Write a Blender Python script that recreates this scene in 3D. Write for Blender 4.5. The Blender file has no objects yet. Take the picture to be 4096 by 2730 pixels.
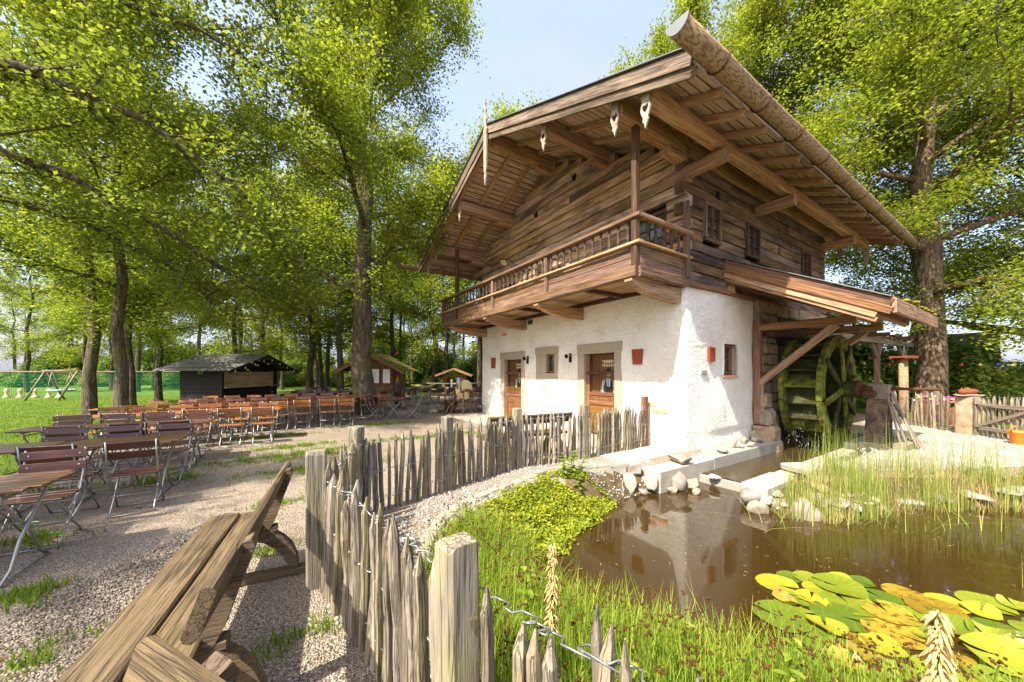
import bpy, bmesh, math, random
import numpy as np
from mathutils import Vector, Matrix, Quaternion

R = math.radians
rnd = random.Random(7)
nrs = np.random.RandomState(11)
scene = bpy.context.scene
COL = scene.collection

# ------------------------------------------------------------------ camera, sky, sun, exposure
cam_data = bpy.data.cameras.new('camera')
cam = bpy.data.objects.new('camera', cam_data)
COL.objects.link(cam)
cam.location = (0, 0, 1.65)
cam.rotation_euler = (R(90), 0, 0)
cam_data.sensor_width = 36
cam_data.lens = 36 * 1420 / 4096
cam_data.shift_y = 129 / 4096
cam_data.clip_start = 0.05
cam_data.clip_end = 2000
scene.camera = cam

SUN_DIR = Vector((1.10, 1.148, -1.91)).normalized()          # direction the light travels
world = bpy.data.worlds.new('World')
scene.world = world
world.use_nodes = True
wn, wl = world.node_tree.nodes, world.node_tree.links
wn.clear()
w_out = wn.new('ShaderNodeOutputWorld')
w_bg = wn.new('ShaderNodeBackground')
w_sky = wn.new('ShaderNodeTexSky')
w_sky.sky_type = 'NISHITA'
w_sky.sun_disc = False
w_sky.sun_elevation = R(50.2)
w_sky.sun_rotation = R(223.8)
w_sky.air_density = 1.0
w_sky.dust_density = 3.5
w_sky.ozone_density = 1.0
w_tc = wn.new('ShaderNodeTexCoord')
w_map = wn.new('ShaderNodeMapping')
w_map.inputs['Scale'].default_value = (1.2, 2.4, 4.0)
w_noise = wn.new('ShaderNodeTexNoise')
w_noise.inputs['Scale'].default_value = 1.6
w_noise.inputs['Detail'].default_value = 7
w_noise.inputs['Roughness'].default_value = 0.62
w_ramp = wn.new('ShaderNodeValToRGB')
w_ramp.color_ramp.elements[0].position = 0.40
w_ramp.color_ramp.elements[0].color = (.35, .35, .35, 1)
w_ramp.color_ramp.elements[1].position = 0.72
w_ramp.color_ramp.elements[1].color = (.75, .75, .75, 1)
w_mix = wn.new('ShaderNodeMix')
w_mix.data_type = 'RGBA'
w_mix.inputs[7].default_value = (1.55, 1.62, 2.15, 1)           # thin high cloud veil
wl.new(w_tc.outputs['Generated'], w_map.inputs['Vector'])
wl.new(w_map.outputs[0], w_noise.inputs['Vector'])
wl.new(w_noise.outputs['Fac'], w_ramp.inputs[0])
wl.new(w_ramp.outputs[0], w_mix.inputs[0])
wl.new(w_sky.outputs[0], w_mix.inputs[6])
wl.new(w_mix.outputs[2], w_bg.inputs['Color'])
wl.new(w_bg.outputs[0], w_out.inputs['Surface'])
w_bg.inputs['Strength'].default_value = 0.15

sun_data = bpy.data.lights.new('sun', 'SUN')
sun_data.energy = 3.3
sun_data.angle = R(0.53)
sun_data.color = (1.0, 0.92, 0.78)
sun = bpy.data.objects.new('sun', sun_data)
COL.objects.link(sun)
sun.rotation_euler = SUN_DIR.to_track_quat('-Z', 'Y').to_euler()
sun.location = (-10, -10, 25)

scene.view_settings.view_transform = 'Standard'
scene.view_settings.look = 'None'
scene.view_settings.gamma = 1.0
scene.view_settings.use_curve_mapping = False
scene.view_settings.exposure = 1.9
scene.render.engine = 'CYCLES'
cy = scene.cycles
cy.use_denoising = True
cy.max_bounces = 7
cy.diffuse_bounces = 4
cy.glossy_bounces = 3
cy.transmission_bounces = 4
cy.transparent_max_bounces = 4
cy.caustics_reflective = False
cy.caustics_refractive = False
cy.sample_clamp_indirect = 8.0

# ------------------------------------------------------------------ materials
def srgb(r, g, b):
    f = lambda c: (c / 255 / 12.92) if c / 255 <= 0.04045 else ((c / 255 + 0.055) / 1.055) ** 2.4
    return (f(r), f(g), f(b), 1)

class NT:
    def __init__(self, name):
        self.m = bpy.data.materials.new(name)
        self.m.use_nodes = True
        self.n = self.m.node_tree.nodes
        self.l = self.m.node_tree.links
        self.n.clear()
        self.out = self.n.new('ShaderNodeOutputMaterial')
        self.b = self.n.new('ShaderNodeBsdfPrincipled')
        self.l.new(self.b.outputs[0], self.out.inputs[0])
        self._co = None
    def node(self, t, **kw):
        x = self.n.new(t)
        for k, v in kw.items():
            setattr(x, k, v)
        return x
    def put(self, sock, v):
        if hasattr(v, 'bl_idname') or isinstance(v, bpy.types.NodeSocket):
            self.l.new(v, sock)
        else:
            if isinstance(v, tuple) and len(v) == 3 and sock.type == 'RGBA': v = (*v, 1)
            sock.default_value = v
    def coord(self, rand=True):
        """object coordinates, shifted per object so that no two pieces share a pattern"""
        if self._co is None:
            tc = self.node('ShaderNodeTexCoord')
            if rand:
                oi = self.node('ShaderNodeObjectInfo')
                mul = self.node('ShaderNodeMath', operation='MULTIPLY')
                self.l.new(oi.outputs['Random'], mul.inputs[0])
                mul.inputs[1].default_value = 61.0
                add = self.node('ShaderNodeVectorMath', operation='ADD')
                self.l.new(tc.outputs['Object'], add.inputs[0])
                self.l.new(mul.outputs[0], add.inputs[1])
                self._co = add.outputs[0]
                self.rand = oi.outputs['Random']
            else:
                self._co = tc.outputs['Object']
        return self._co
    def world(self):
        g = self.node('ShaderNodeNewGeometry')
        return g.outputs['Position']
    def mapping(self, vec, scale):
        mp = self.node('ShaderNodeMapping')
        mp.inputs['Scale'].default_value = scale
        self.l.new(vec, mp.inputs['Vector'])
        return mp.outputs[0]
    def noise(self, vec, scale, detail=4, rough=.55, dist=0):
        x = self.node('ShaderNodeTexNoise')
        self.l.new(vec, x.inputs['Vector'])
        x.inputs['Scale'].default_value = scale
        x.inputs['Detail'].default_value = detail
        x.inputs['Roughness'].default_value = rough
        x.inputs['Distortion'].default_value = dist
        return x.outputs['Fac']
    def voronoi(self, vec, scale, feature='F1', out='Distance', rnd=1.0):
        x = self.node('ShaderNodeTexVoronoi', feature=feature)
        self.l.new(vec, x.inputs['Vector'])
        x.inputs['Scale'].default_value = scale
        x.inputs['Randomness'].default_value = rnd
        return x.outputs[out]
    def ramp(self, fac, stops, interp='LINEAR'):
        x = self.node('ShaderNodeValToRGB')
        e = x.color_ramp.elements
        x.color_ramp.interpolation = interp
        while len(e) < len(stops):
            e.new(0.5)
        for el, (p, c) in zip(e, stops):
            el.position = p
            el.color = c if len(c) == 4 else (*c, 1)
        self.l.new(fac, x.inputs[0])
        return x.outputs[0]
    def mix(self, fac, a, b, mode='MIX'):
        x = self.node('ShaderNodeMix', data_type='RGBA', blend_type=mode)
        self.put(x.inputs[0], fac)
        self.put(x.inputs[6], a)
        self.put(x.inputs[7], b)
        return x.outputs[2]
    def math(self, op, a, b=0.0, c=None):
        x = self.node('ShaderNodeMath', operation=op)
        self.put(x.inputs[0], a)
        self.put(x.inputs[1], b)
        if c is not None:
            self.put(x.inputs[2], c)
        return x.outputs[0]
    def bump(self, h, strength=.4, dist=.01):
        x = self.node('ShaderNodeBump')
        x.inputs['Strength'].default_value = strength
        x.inputs['Distance'].default_value = dist
        self.l.new(h, x.inputs['Height'])
        self.l.new(x.outputs[0], self.b.inputs['Normal'])
    def done(self, col, rough=.7, spec=.3, metal=0):
        self.put(self.b.inputs['Base Color'], col)
        self.put(self.b.inputs['Roughness'], rough)
        self.b.inputs['Specular IOR Level'].default_value = spec
        self.b.inputs['Metallic'].default_value = metal
        return self.m

def wood(name, dark, mid, light, scale=1.0, rough=.75, spec=.25, vary=.5, bump=.5, stain=None, stain_amt=.5):
    """grain runs along the piece's own x axis"""
    t = NT(name)
    co = t.coord()
    g = t.mapping(co, (1.1 * scale, 24 * scale, 24 * scale))
    n1 = t.noise(g, 1.6, 6, .65, .6)
    g2 = t.mapping(co, (.7 * scale, 5 * scale, 5 * scale))
    n2 = t.noise(g2, 1.0, 4, .6, .8)
    fine = t.noise(t.mapping(co, (4 * scale, 130 * scale, 130 * scale)), 1.0, 3, .6)
    f = t.math('ADD', t.math('MULTIPLY', n1, .65), t.math('MULTIPLY', n2, .35))
    c = t.ramp(f, [(.28, dark), (.5, mid), (.72, light)])
    c = t.mix(t.math('MULTIPLY', fine, .35), c, dark, 'MULTIPLY')
    if stain:
        s = t.noise(t.mapping(co, (.55, 2.2, 2.2)), 1.3, 6, .65, .5)
        c = t.mix(t.math('MULTIPLY', t.ramp(s, [(.46, (0, 0, 0)), (.60, (1, 1, 1))]), stain_amt), c, stain)
    hs = t.node('ShaderNodeHueSaturation')
    t.l.new(c, hs.inputs['Color'])
    t.l.new(t.math('MULTIPLY_ADD', t.rand, vary, 1 - vary / 2), hs.inputs['Value'])
    r2 = t.math('FRACT', t.math('MULTIPLY', t.rand, 17.3))
    t.l.new(t.math('MULTIPLY_ADD', r2, vary * .7, 1 - vary * .45), hs.inputs['Saturation'])
    t.l.new(t.math('MULTIPLY_ADD', r2, .02, .49), hs.inputs['Hue'])
    crack = t.ramp(t.noise(t.mapping(co, (.7 * scale, 24 * scale, 24 * scale)), 1.0, 3, .55), [(.46, (1, 1, 1)), (.492, (.15, .15, .15)), (.508, (.15, .15, .15)), (.54, (1, 1, 1))])
    c = t.mix(.65, hs.outputs[0], crack, 'MULTIPLY')
    h = t.math('ADD', t.math('MULTIPLY', n1, .6), t.math('MULTIPLY', t.math('ADD', fine, crack), .35))
    t.bump(h, bump, .012)
    return t.done(c, rough, spec)

def plain(name, col, rough=.6, spec=.3, metal=0, vary=.12, nscale=9, bump=.15, bscale=60):
    t = NT(name)
    co = t.coord()
    n = t.noise(co, nscale, 5, .6)
    c = t.mix(t.math('MULTIPLY', n, 1.0), tuple(x * (1 - vary) for x in col[:3]) + (1,), tuple(min(1, x * (1 + vary)) for x in col[:3]) + (1,))
    if bump:
        t.bump(t.noise(co, bscale, 3, .6), bump, .004)
    return t.done(c, rough, spec, metal)

M = {}
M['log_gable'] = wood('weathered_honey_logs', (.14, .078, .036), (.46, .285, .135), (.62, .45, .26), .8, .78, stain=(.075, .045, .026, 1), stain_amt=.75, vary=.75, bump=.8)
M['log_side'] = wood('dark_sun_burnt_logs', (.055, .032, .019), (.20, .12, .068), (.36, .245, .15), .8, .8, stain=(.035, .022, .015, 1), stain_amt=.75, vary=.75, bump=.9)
M['beam'] = wood('hewn_beams', (.17, .092, .045), (.44, .27, .14), (.58, .41, .25), .8, .75, vary=.35, bump=.6)
M['beam_dark'] = wood('dark_beams', (.03, .016, .009), (.10, .052, .026), (.19, .11, .058), .8, .75, vary=.4, bump=.6)
M['beam_pale'] = wood('pale_new_beams', (.16, .085, .04), (.36, .215, .11), (.52, .35, .2), .8, .75, vary=.3, bump=.5)
M['beam_red'] = wood('reddish_beams', (.09, .038, .018), (.25, .118, .058), (.42, .25, .145), .8, .7, vary=.35, bump=.6)
M['deck'] = wood('roof_underside_planks', (.3, .21, .14), (.60, .47, .345), (.70, .58, .45), .7, .8, vary=.35, bump=.35)
M['deck_red'] = wood('red_roof_battens', (.13, .035, .012), (.28, .085, .035), (.38, .14, .07), .7, .8, vary=.3)
M['verge'] = wood('weathered_verge_boards', (.08, .055, .038), (.24, .175, .125), (.44, .35, .26), .8, .8, vary=.3, bump=.8, stain=(.06, .042, .03, 1), stain_amt=.6)
M['carved'] = wood('bleached_carving', (.22, .17, .13), (.42, .35, .28), (.58, .51, .44), 1.4, .85, vary=.2)
M['balcony'] = wood('balcony_boards', (.06, .032, .018), (.20, .112, .065), (.38, .25, .155), .8, .7, vary=.35, bump=.5)
M['baluster'] = wood('charcoal_turned_balusters', (.03, .022, .018), (.09, .065, .05), (.2, .155, .12), 2.0, .75, vary=.4)
M['picket'] = wood('grey_chestnut_pickets', (.095, .075, .052), (.29, .235, .17), (.46, .395, .305), 1.6, .85, stain=(.24, .20, .08, 1), stain_amt=.5, vary=.6, bump=1.0)
M['post'] = wood('grey_lichen_posts', (.11, .09, .062), (.27, .23, .17), (.44, .39, .31), 1.4, .85, stain=(.29, .28, .13, 1), stain_amt=.55, vary=.3, bump=.9)
M['post_red'] = wood('brown_square_post', (.09, .036, .018), (.2, .09, .045), (.3, .15, .08), 1.0, .8, vary=.1)
M['bench'] = wood('oak_bench', (.07, .045, .024), (.165, .112, .06), (.27, .195, .11), 1.5, .7, spec=.3, stain=(.10, .068, .035, 1), stain_amt=.5, vary=.25, bump=.9)
M['bench_dark'] = wood('aged_bench', (.05, .035, .02), (.13, .09, .045), (.21, .15, .08), 1.1, .7, vary=.2)
M['door'] = wood('orange_door_wood', (.09, .032, .010), (.24, .10, .030), (.37, .19, .07), 1.0, .5, spec=.4, vary=.2, bump=.3)
M['slat_orange'] = wood('orange_varnished_slats', (.20, .060, .013), (.40, .135, .030), (.52, .21, .06), 1.5, .32, spec=.5, vary=.3, bump=.15)
M['slat_brown'] = wood('dark_varnished_slats', (.040, .012, .007), (.095, .030, .017), (.14, .05, .03), 1.5, .3, spec=.55, vary=.35, bump=.15)
M['top_brown'] = wood('brown_varnished_tabletop', (.06, .022, .010), (.17, .068, .026), (.27, .12, .05), 1.3, .34, spec=.5, vary=.25, bump=.2)
M['kiosk'] = wood('black_stained_boards', (.010, .008, .007), (.026, .020, .016), (.05, .04, .032), .8, .7, vary=.35, bump=.4)
M['ply'] = wood('pale_plywood_shutter', (.56, .34, .16), (.70, .47, .25), (.76, .56, .34), .5, .6, vary=.1, bump=.1)
M['shed'] = wood('brown_shed_boards', (.10, .045, .018), (.27, .13, .055), (.40, .21, .10), .9, .75, vary=.35)
M['stand'] = wood('yellow_new_timber', (.2, .10, .04), (.34, .19, .08), (.45, .28, .13), .9, .65, vary=.2)
M['grey_timber'] = wood('grey_timber', (.13, .10, .075), (.28, .23, .175), (.42, .36, .29), .9, .85, vary=.25)
M['metal'] = plain('galvanised_steel', srgb(150, 150, 146), .42, .5, .75, .15, 14, .05)
M['zinc'] = plain('zinc_flashing', srgb(120, 122, 122), .45, .5, .6, .12, 6, .05)
M['iron'] = plain('dark_iron', srgb(40, 30, 26), .6, .4, .6, .3)
M['rust'] = plain('rusty_iron', srgb(88, 58, 42), .8, .2, .3, .35, 14, .4)
M['glass'] = plain('window_glass', (.03, .032, .03, 1), .05, .8, 0, .1, 3, 0)
M['curtain'] = plain('pale_curtain', srgb(205, 205, 198), .8, .2)
M['black'] = plain('dark_interior', (.012, .010, .009, 1), .9, .1, 0, .2, 5, 0)
M['white'] = plain('white_paper', srgb(228, 226, 220), .7, .2, 0, .03, 6, 0)
M['cream'] = plain('cream_paint', srgb(214, 196, 150), .7, .2)
M['ink'] = plain('black_ink', (.015, .013, .012, 1), .8, .2, 0, .05, 5, 0)
M['bluegrey'] = plain('blue_grey_paint', srgb(150, 178, 190), .7, .2)
M['skin'] = plain('painted_skin_tone', srgb(205, 190, 172), .7, .2)
M['sleeve'] = plain('painted_white_linen', srgb(196, 192, 182), .7, .2)
M['terracotta'] = plain('terracotta', srgb(136, 64, 44), .75, .25, 0, .25, 16, .5, 40)
M['brick'] = plain('pale_worn_brick', srgb(205, 150, 118), .85, .2, 0, .22, 18, .5, 50)
M['granite'] = plain('granite', srgb(158, 146, 128), .85, .25, 0, .28, 55, .5, 140)
M['sett'] = plain('granite_setts', srgb(146, 139, 126), .85, .25, 0, .35, 14, .6, 60)
M['fieldstone'] = None
M['plastic_orange'] = plain('orange_plastic', srgb(226, 124, 40), .45, .4)
M['enamel'] = plain('enamel_lamp', srgb(222, 208, 176), .4, .5)
M['rope'] = plain('hemp_rope', srgb(196, 176, 138), .9, .1)
M['net'] = plain('green_netting', srgb(30, 130, 90), .8, .1, 0, .1, 6, 0)
M['cloth_red'] = plain('faded_red_cloth', srgb(170, 80, 90), .9, .1)
M['steel_wire'] = plain('fence_wire', srgb(170, 172, 172), .35, .5, .8, .1, 10, 0)
for nm, c in (('bulb_red', (200, 40, 40)), ('bulb_blue', (30, 70, 190)), ('bulb_yellow', (225, 180, 40)), ('bulb_green', (40, 150, 90)), ('bulb_clear', (225, 215, 190))):
    M[nm] = plain(nm, srgb(*c), .2, .6, 0, .03, 4, 0)

# plaster: lime wash with trowel marks
t = NT('white_lime_plaster')
co = t.world()
big = t.noise(co, 1.1, 4, .6)
tr = t.noise(t.mapping(co, (7, 7, 11)), 1.0, 5, .62, 1.2)
fine = t.noise(co, 45, 3, .6)
c = t.ramp(big, [(.3, (.70, .66, .58)), (.55, (.82, .79, .73)), (.8, (.86, .84, .79))])
h = t.math('ADD', tr, t.math('MULTIPLY', fine, .22))
t.bump(h, .95, .062)
M['plaster'] = t.done(c, .88, .15)

# rough field stone
def stone(name, a, b, c3, s=5, bump=.8, moss=None):
    t = NT(name)
    co = t.coord()
    n = t.noise(co, s, 7, .65, .4)
    sp = t.noise(co, s * 12, 3, .6)
    c = t.ramp(n, [(.25, a), (.5, b), (.75, c3)])
    c = t.mix(t.math('MULTIPLY', sp, .5), c, (.3, .27, .22, 1), 'MULTIPLY')
    if moss:
        g = t.node('ShaderNodeNewGeometry')
        sx = t.node('ShaderNodeSeparateXYZ')
        t.l.new(g.outputs['Normal'], sx.inputs[0])
        k = t.math('MULTIPLY', t.math('MAXIMUM', sx.outputs[2], 0.0), t.ramp(t.noise(co, 6, 4, .6), [(.4, (0, 0, 0)), (.6, (1, 1, 1))]))
        c = t.mix(k, c, moss)
    hs = t.node('ShaderNodeHueSaturation')
    t.l.new(c, hs.inputs['Color'])
    t.l.new(t.math('MULTIPLY_ADD', t.rand, .5, .78), hs.inputs['Value'])
    t.l.new(t.math('MULTIPLY_ADD', t.rand, .6, .6), hs.inputs['Saturation'])
    t.bump(t.math('ADD', n, t.math('MULTIPLY', sp, .3)), bump, .025)
    return t.done(hs.outputs[0], .85, .25)
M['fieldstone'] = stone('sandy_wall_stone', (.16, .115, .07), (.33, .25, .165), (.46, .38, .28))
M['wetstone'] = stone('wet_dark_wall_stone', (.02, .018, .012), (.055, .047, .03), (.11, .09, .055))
M['rock'] = stone('pond_rocks', (.20, .15, .10), (.36, .30, .23), (.50, .45, .38), 4)
M['rock_white'] = stone('white_river_stones', (.36, .32, .27), (.52, .48, .42), (.64, .60, .54), 4, .35)
M['mortar'] = stone('lime_mortar', (.2, .17, .12), (.3, .26, .2), (.4, .35, .28), 9, .6)
M['concrete'] = stone('cast_concrete', (.30, .26, .21), (.42, .38, .31), (.50, .46, .39), 3, .4)

# mossy wood (water wheel, shelter roof)
t = NT('wet_mossy_wood')
co = t.coord()
n = t.noise(co, 7, 6, .7, .4)
fn = t.noise(co, 70, 3, .7)
g = t.node('ShaderNodeNewGeometry')
sx = t.node('ShaderNodeSeparateXYZ')
t.l.new(g.outputs['Normal'], sx.inputs[0])
c = t.ramp(t.math('ADD', t.math('MULTIPLY', n, .7), t.math('MULTIPLY', fn, .3)), [(.34, (.016, .015, .008)), (.45, (.065, .078, .013)), (.56, (.19, .205, .024)), (.76, (.36, .35, .045))])
t.bump(t.math('ADD', n, fn), 1.0, .03)
M['moss_wood'] = t.done(c, .9, .2)
t = NT('wet_dark_wheel_wood')
co = t.coord()
n = t.noise(co, 5, 6, .7, .4)
fn = t.noise(co, 60, 3, .7)
c = t.ramp(t.math('ADD', t.math('MULTIPLY', n, .7), t.math('MULTIPLY', fn, .3)), [(.34, (.012, .011, .006)), (.5, (.035, .036, .012)), (.62, (.075, .085, .014)), (.78, (.16, .18, .025))])
t.bump(t.math('ADD', n, fn), .9, .02)
M['wet_wood'] = t.done(c, .85, .2)
M['rotwood'] = wood('rotted_block_timber', (.05, .032, .018), (.20, .14, .08), (.36, .27, .17), 1.0, .85, stain=(.03, .024, .018, 1), stain_amt=.75, vary=.1, bump=1.0)
t = NT('roof_moss')
co = t.world()
n = t.noise(co, 9, 6, .7)
c = t.ramp(n, [(.3, (.06, .07, .01)), (.5, (.2, .19, .025)), (.7, (.42, .34, .05))])
t.bump(t.noise(co, 60, 4, .7), 1.0, .03)
M['moss'] = t.done(c, .95, .1)
t = NT('mossy_shingles')
co = t.coord()
n = t.noise(co, 4, 6, .7)
c = t.ramp(n, [(.35, (.06, .045, .03)), (.5, (.13, .12, .03)), (.68, (.33, .32, .05))])
t.bump(t.noise(co, 40, 4, .7), .8, .03)
M['shingle_moss'] = t.done(c, .95, .1)

# barks
def bark(name, a, b, c3, moss=None):
    t = NT(name)
    co = t.coord()
    n = t.noise(t.mapping(co, (9, 9, 1.6)), 1.6, 6, .65, .8)
    n2 = t.noise(co, 1.1, 4, .6)
    c = t.ramp(n, [(.32, a), (.5, b), (.7, c3)])
    if moss:
        c = t.mix(t.ramp(n2, [(.5, (0, 0, 0)), (.7, (.6, .6, .6))]), c, moss)
    t.bump(n, 1.0, .09)
    return t.done(c, .92, .15)
M['bark'] = bark('oak_bark', (.03, .022, .015), (.12, .095, .066), (.25, .21, .155), (.14, .14, .05, 1))
M['bark_warm'] = bark('warm_oak_bark', (.04, .028, .018), (.15, .105, .068), (.30, .22, .15))
M['bark_dark'] = bark('dark_bark', (.024, .018, .012), (.085, .066, .047), (.17, .14, .1), (.09, .10, .035, 1))

# foliage: colour varies leaf by leaf through a face attribute
def leafmat(name, dark, mid, light, trans=.42, rough=.6, spec=.2, tint=(1.25, 1.3, .7)):
    t = NT(name)
    at = t.node('ShaderNodeAttribute', attribute_name='leaf_tone')
    c = t.ramp(at.outputs['Fac'], [(0, dark), (.5, mid), (1, light)])
    t.put(t.b.inputs['Base Color'], c)
    t.b.inputs['Roughness'].default_value = rough
    t.b.inputs['Specular IOR Level'].default_value = spec
    tr = t.node('ShaderNodeBsdfTranslucent')
    t.l.new(t.mix(1.0, c, (*tint, 1), 'MULTIPLY'), tr.inputs['Color'])
    mx = t.node('ShaderNodeMixShader')
    mx.inputs[0].default_value = trans
    t.l.new(t.b.outputs[0], mx.inputs[1])
    t.l.new(tr.outputs[0], mx.inputs[2])
    t.l.new(mx.outputs[0], t.out.inputs[0])
    return t.m
M['leaf'] = leafmat('oak_leaves', (.115, .155, .020), (.225, .27, .034), (.37, .39, .06), .52)
M['leaf_deep'] = leafmat('shaded_oak_leaves', (.10, .138, .022), (.19, .235, .036), (.31, .335, .06), .52)  # darker copy of the oak leaves: shade of the boughs put into the colour
M['leaf_far'] = leafmat('woodland_leaves', (.12, .155, .02), (.225, .27, .036), (.38, .39, .065), .52)
M['leaf_bush'] = leafmat('bush_leaves', (.065, .11, .014), (.13, .19, .024), (.24, .29, .045))
M['leaf_cover'] = leafmat('creeping_ground_cover', (.12, .17, .012), (.26, .31, .02), (.45, .43, .03), .35)
M['blade'] = leafmat('rush_blades', (.11, .185, .018), (.22, .31, .03), (.40, .43, .06), .42)
M['blade_lawn'] = leafmat('lawn_blades', (.08, .14, .012), (.15, .24, .02), (.26, .34, .03), .4)
M['reed'] = leafmat('reed_stems', (.11, .18, .028), (.23, .30, .05), (.48, .42, .13), .3)
M['straw'] = leafmat('dry_straw', (.22, .14, .05), (.42, .30, .12), (.58, .45, .22), .25)
def padmat(name, dark, mid, light, decay):
    m = leafmat(name, dark, mid, light, .2, .28, .55, (1.2, 1.15, .5))
    nt = m.node_tree; N, L = nt.nodes, nt.links
    bs = [n for n in N if n.type == 'BSDF_PRINCIPLED'][0]
    base = bs.inputs['Base Color'].links[0].from_socket
    tc = N.new('ShaderNodeTexCoord')
    n1 = N.new('ShaderNodeTexNoise'); n1.inputs['Scale'].default_value = 16; n1.inputs['Detail'].default_value = 6; n1.inputs['Roughness'].default_value = .7
    oi = N.new('ShaderNodeObjectInfo'); ad = N.new('ShaderNodeVectorMath'); ad.operation = 'ADD'
    L.new(tc.outputs['Object'], ad.inputs[0]); L.new(oi.outputs['Random'], ad.inputs[1]); L.new(ad.outputs[0], n1.inputs['Vector'])
    rp = N.new('ShaderNodeValToRGB'); rp.color_ramp.elements[0].position = decay; rp.color_ramp.elements[1].position = decay + .07
    L.new(n1.outputs['Fac'], rp.inputs[0])
    gr = N.new('ShaderNodeTexGradient'); gr.gradient_type = 'RADIAL'; L.new(tc.outputs['Object'], gr.inputs[0])
    m1 = N.new('ShaderNodeMath'); m1.operation = 'MULTIPLY'; m1.inputs[1].default_value = 17; L.new(gr.outputs['Fac'], m1.inputs[0])
    m2 = N.new('ShaderNodeMath'); m2.operation = 'FRACT'; L.new(m1.outputs[0], m2.inputs[0])
    m3 = N.new('ShaderNodeMath'); m3.operation = 'PINGPONG'; m3.inputs[1].default_value = .5; L.new(m2.outputs[0], m3.inputs[0])
    vr = N.new('ShaderNodeValToRGB'); vr.color_ramp.elements[0].position = .0; vr.color_ramp.elements[0].color = (1.35, 1.3, 1.1, 1); vr.color_ramp.elements[1].position = .09; vr.color_ramp.elements[1].color = (.86, .86, .86, 1)
    L.new(m3.outputs[0], vr.inputs[0])
    x1 = N.new('ShaderNodeMix'); x1.data_type = 'RGBA'; x1.blend_type = 'MULTIPLY'; x1.inputs[0].default_value = 1
    L.new(base, x1.inputs[6]); L.new(vr.outputs[0], x1.inputs[7])
    x2 = N.new('ShaderNodeMix'); x2.data_type = 'RGBA'; x2.inputs[7].default_value = (.15, .07, .012, 1)
    L.new(rp.outputs[0], x2.inputs[0]); L.new(x1.outputs[2], x2.inputs[6]); L.new(x2.outputs[2], bs.inputs['Base Color'])
    bp = N.new('ShaderNodeBump'); bp.inputs['Strength'].default_value = .5; bp.inputs['Distance'].default_value = .01
    L.new(n1.outputs['Fac'], bp.inputs['Height']); L.new(bp.outputs[0], bs.inputs['Normal'])
    return m
M['pad'] = padmat('lily_pads', (.09, .15, .016), (.22, .265, .024), (.42, .37, .03), .62)
M['pad_old'] = padmat('yellowed_lily_pads', (.22, .15, .015), (.34, .24, .025), (.42, .31, .035), .53)
M['seed'] = plain('brown_seed_heads', srgb(78, 50, 30), .9, .1, 0, .3, 30, 0)
M['dry_flower'] = plain('dry_flower_stalk', srgb(214, 180, 118), .85, .15, 0, .25, 30, .3)
M['petal_pink'] = plain('pink_petals', srgb(225, 50, 130), .7, .2, 0, .2, 20, 0)
M['petal_yellow'] = plain('yellow_petals', srgb(240, 195, 50), .7, .2, 0, .2, 20, 0)
M['petal_white'] = plain('white_petals', srgb(235, 232, 222), .7, .2, 0, .1, 20, 0)

# pale crushed gravel
def gravel(name, a, b, c3, s=62):
    t = NT(name)
    co = t.world()
    d = t.voronoi(co, s)
    cc = t.voronoi(co, s, 'F1', 'Color')
    hs0 = t.node('ShaderNodeSeparateColor')
    t.l.new(cc, hs0.inputs[0])
    c = t.ramp(hs0.outputs[0], [(0, a), (.5, b), (1, c3)])
    c = t.mix(t.ramp(d, [(.35, (0, 0, 0)), (.75, (1, 1, 1))]), c, tuple(x * .6 for x in a[:3]) + (1,))
    dirt = t.noise(co, .9, 6, .65)
    c = t.mix(t.ramp(dirt, [(.45, (0, 0, 0)), (.72, (.5, .5, .5))]), c, (.20, .15, .10, 1))
    w = t.noise(co, 6, 5, .6)
    hh = t.math('ADD', t.math('SUBTRACT', 1.0, d), t.math('MULTIPLY', w, .6))
    t.bump(hh, .95, .018)
    return t.done(c, .9, .2)
M['gravel'] = gravel('beige_gravel', (.28, .215, .155), (.44, .36, .27), (.60, .52, .42), 80)
M['gravel_pale'] = gravel('pale_gravel', (.34, .27, .20), (.52, .44, .35), (.68, .61, .52), 34)

t = NT('lawn_turf')
co = t.world()
n = t.noise(co, 1.0, 6, .65)
f = t.noise(t.mapping(co, (1, 1, 1)), 90, 4, .7)
c = t.ramp(t.math('ADD', t.math('MULTIPLY', n, .55), t.math('MULTIPLY', f, .45)), [(.32, (.045, .085, .010)), (.5, (.11, .18, .016)), (.7, (.21, .27, .03))])
t.bump(f, 1.0, .05)
M['lawn'] = t.done(c, .9, .15)
t = NT('pond_bank_soil')
co = t.world()
n = t.noise(co, 5, 6, .65)
c = t.ramp(n, [(.3, (.05, .035, .018)), (.6, (.14, .10, .05)), (.8, (.13, .15, .03))])
t.bump(t.noise(co, 30, 4, .7), .8, .03)
M['soil'] = t.done(c, .95, .15)

# murky pond water: brown silt under a clear, faintly rippled surface
def water(name, col, ripple):
    t = NT(name)
    co = t.world()
    n = t.noise(co, .8, 3, .5)
    c = t.mix(n, tuple(x * .8 for x in col) + (1,), tuple(x * 1.2 for x in col) + (1,))
    h = t.noise(t.mapping(co, (1, 1.6, 1)), 9, 3, .5, .5)
    t.bump(h, ripple, .02)
    t.b.inputs['IOR'].default_value = 1.42
    return t.done(c, .03, .7)
M['water'] = water('murky_pond_water', (.036, .021, .005), .02)
M['water_dark'] = water('dark_channel_water', (.05, .034, .012), .5)
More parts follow.
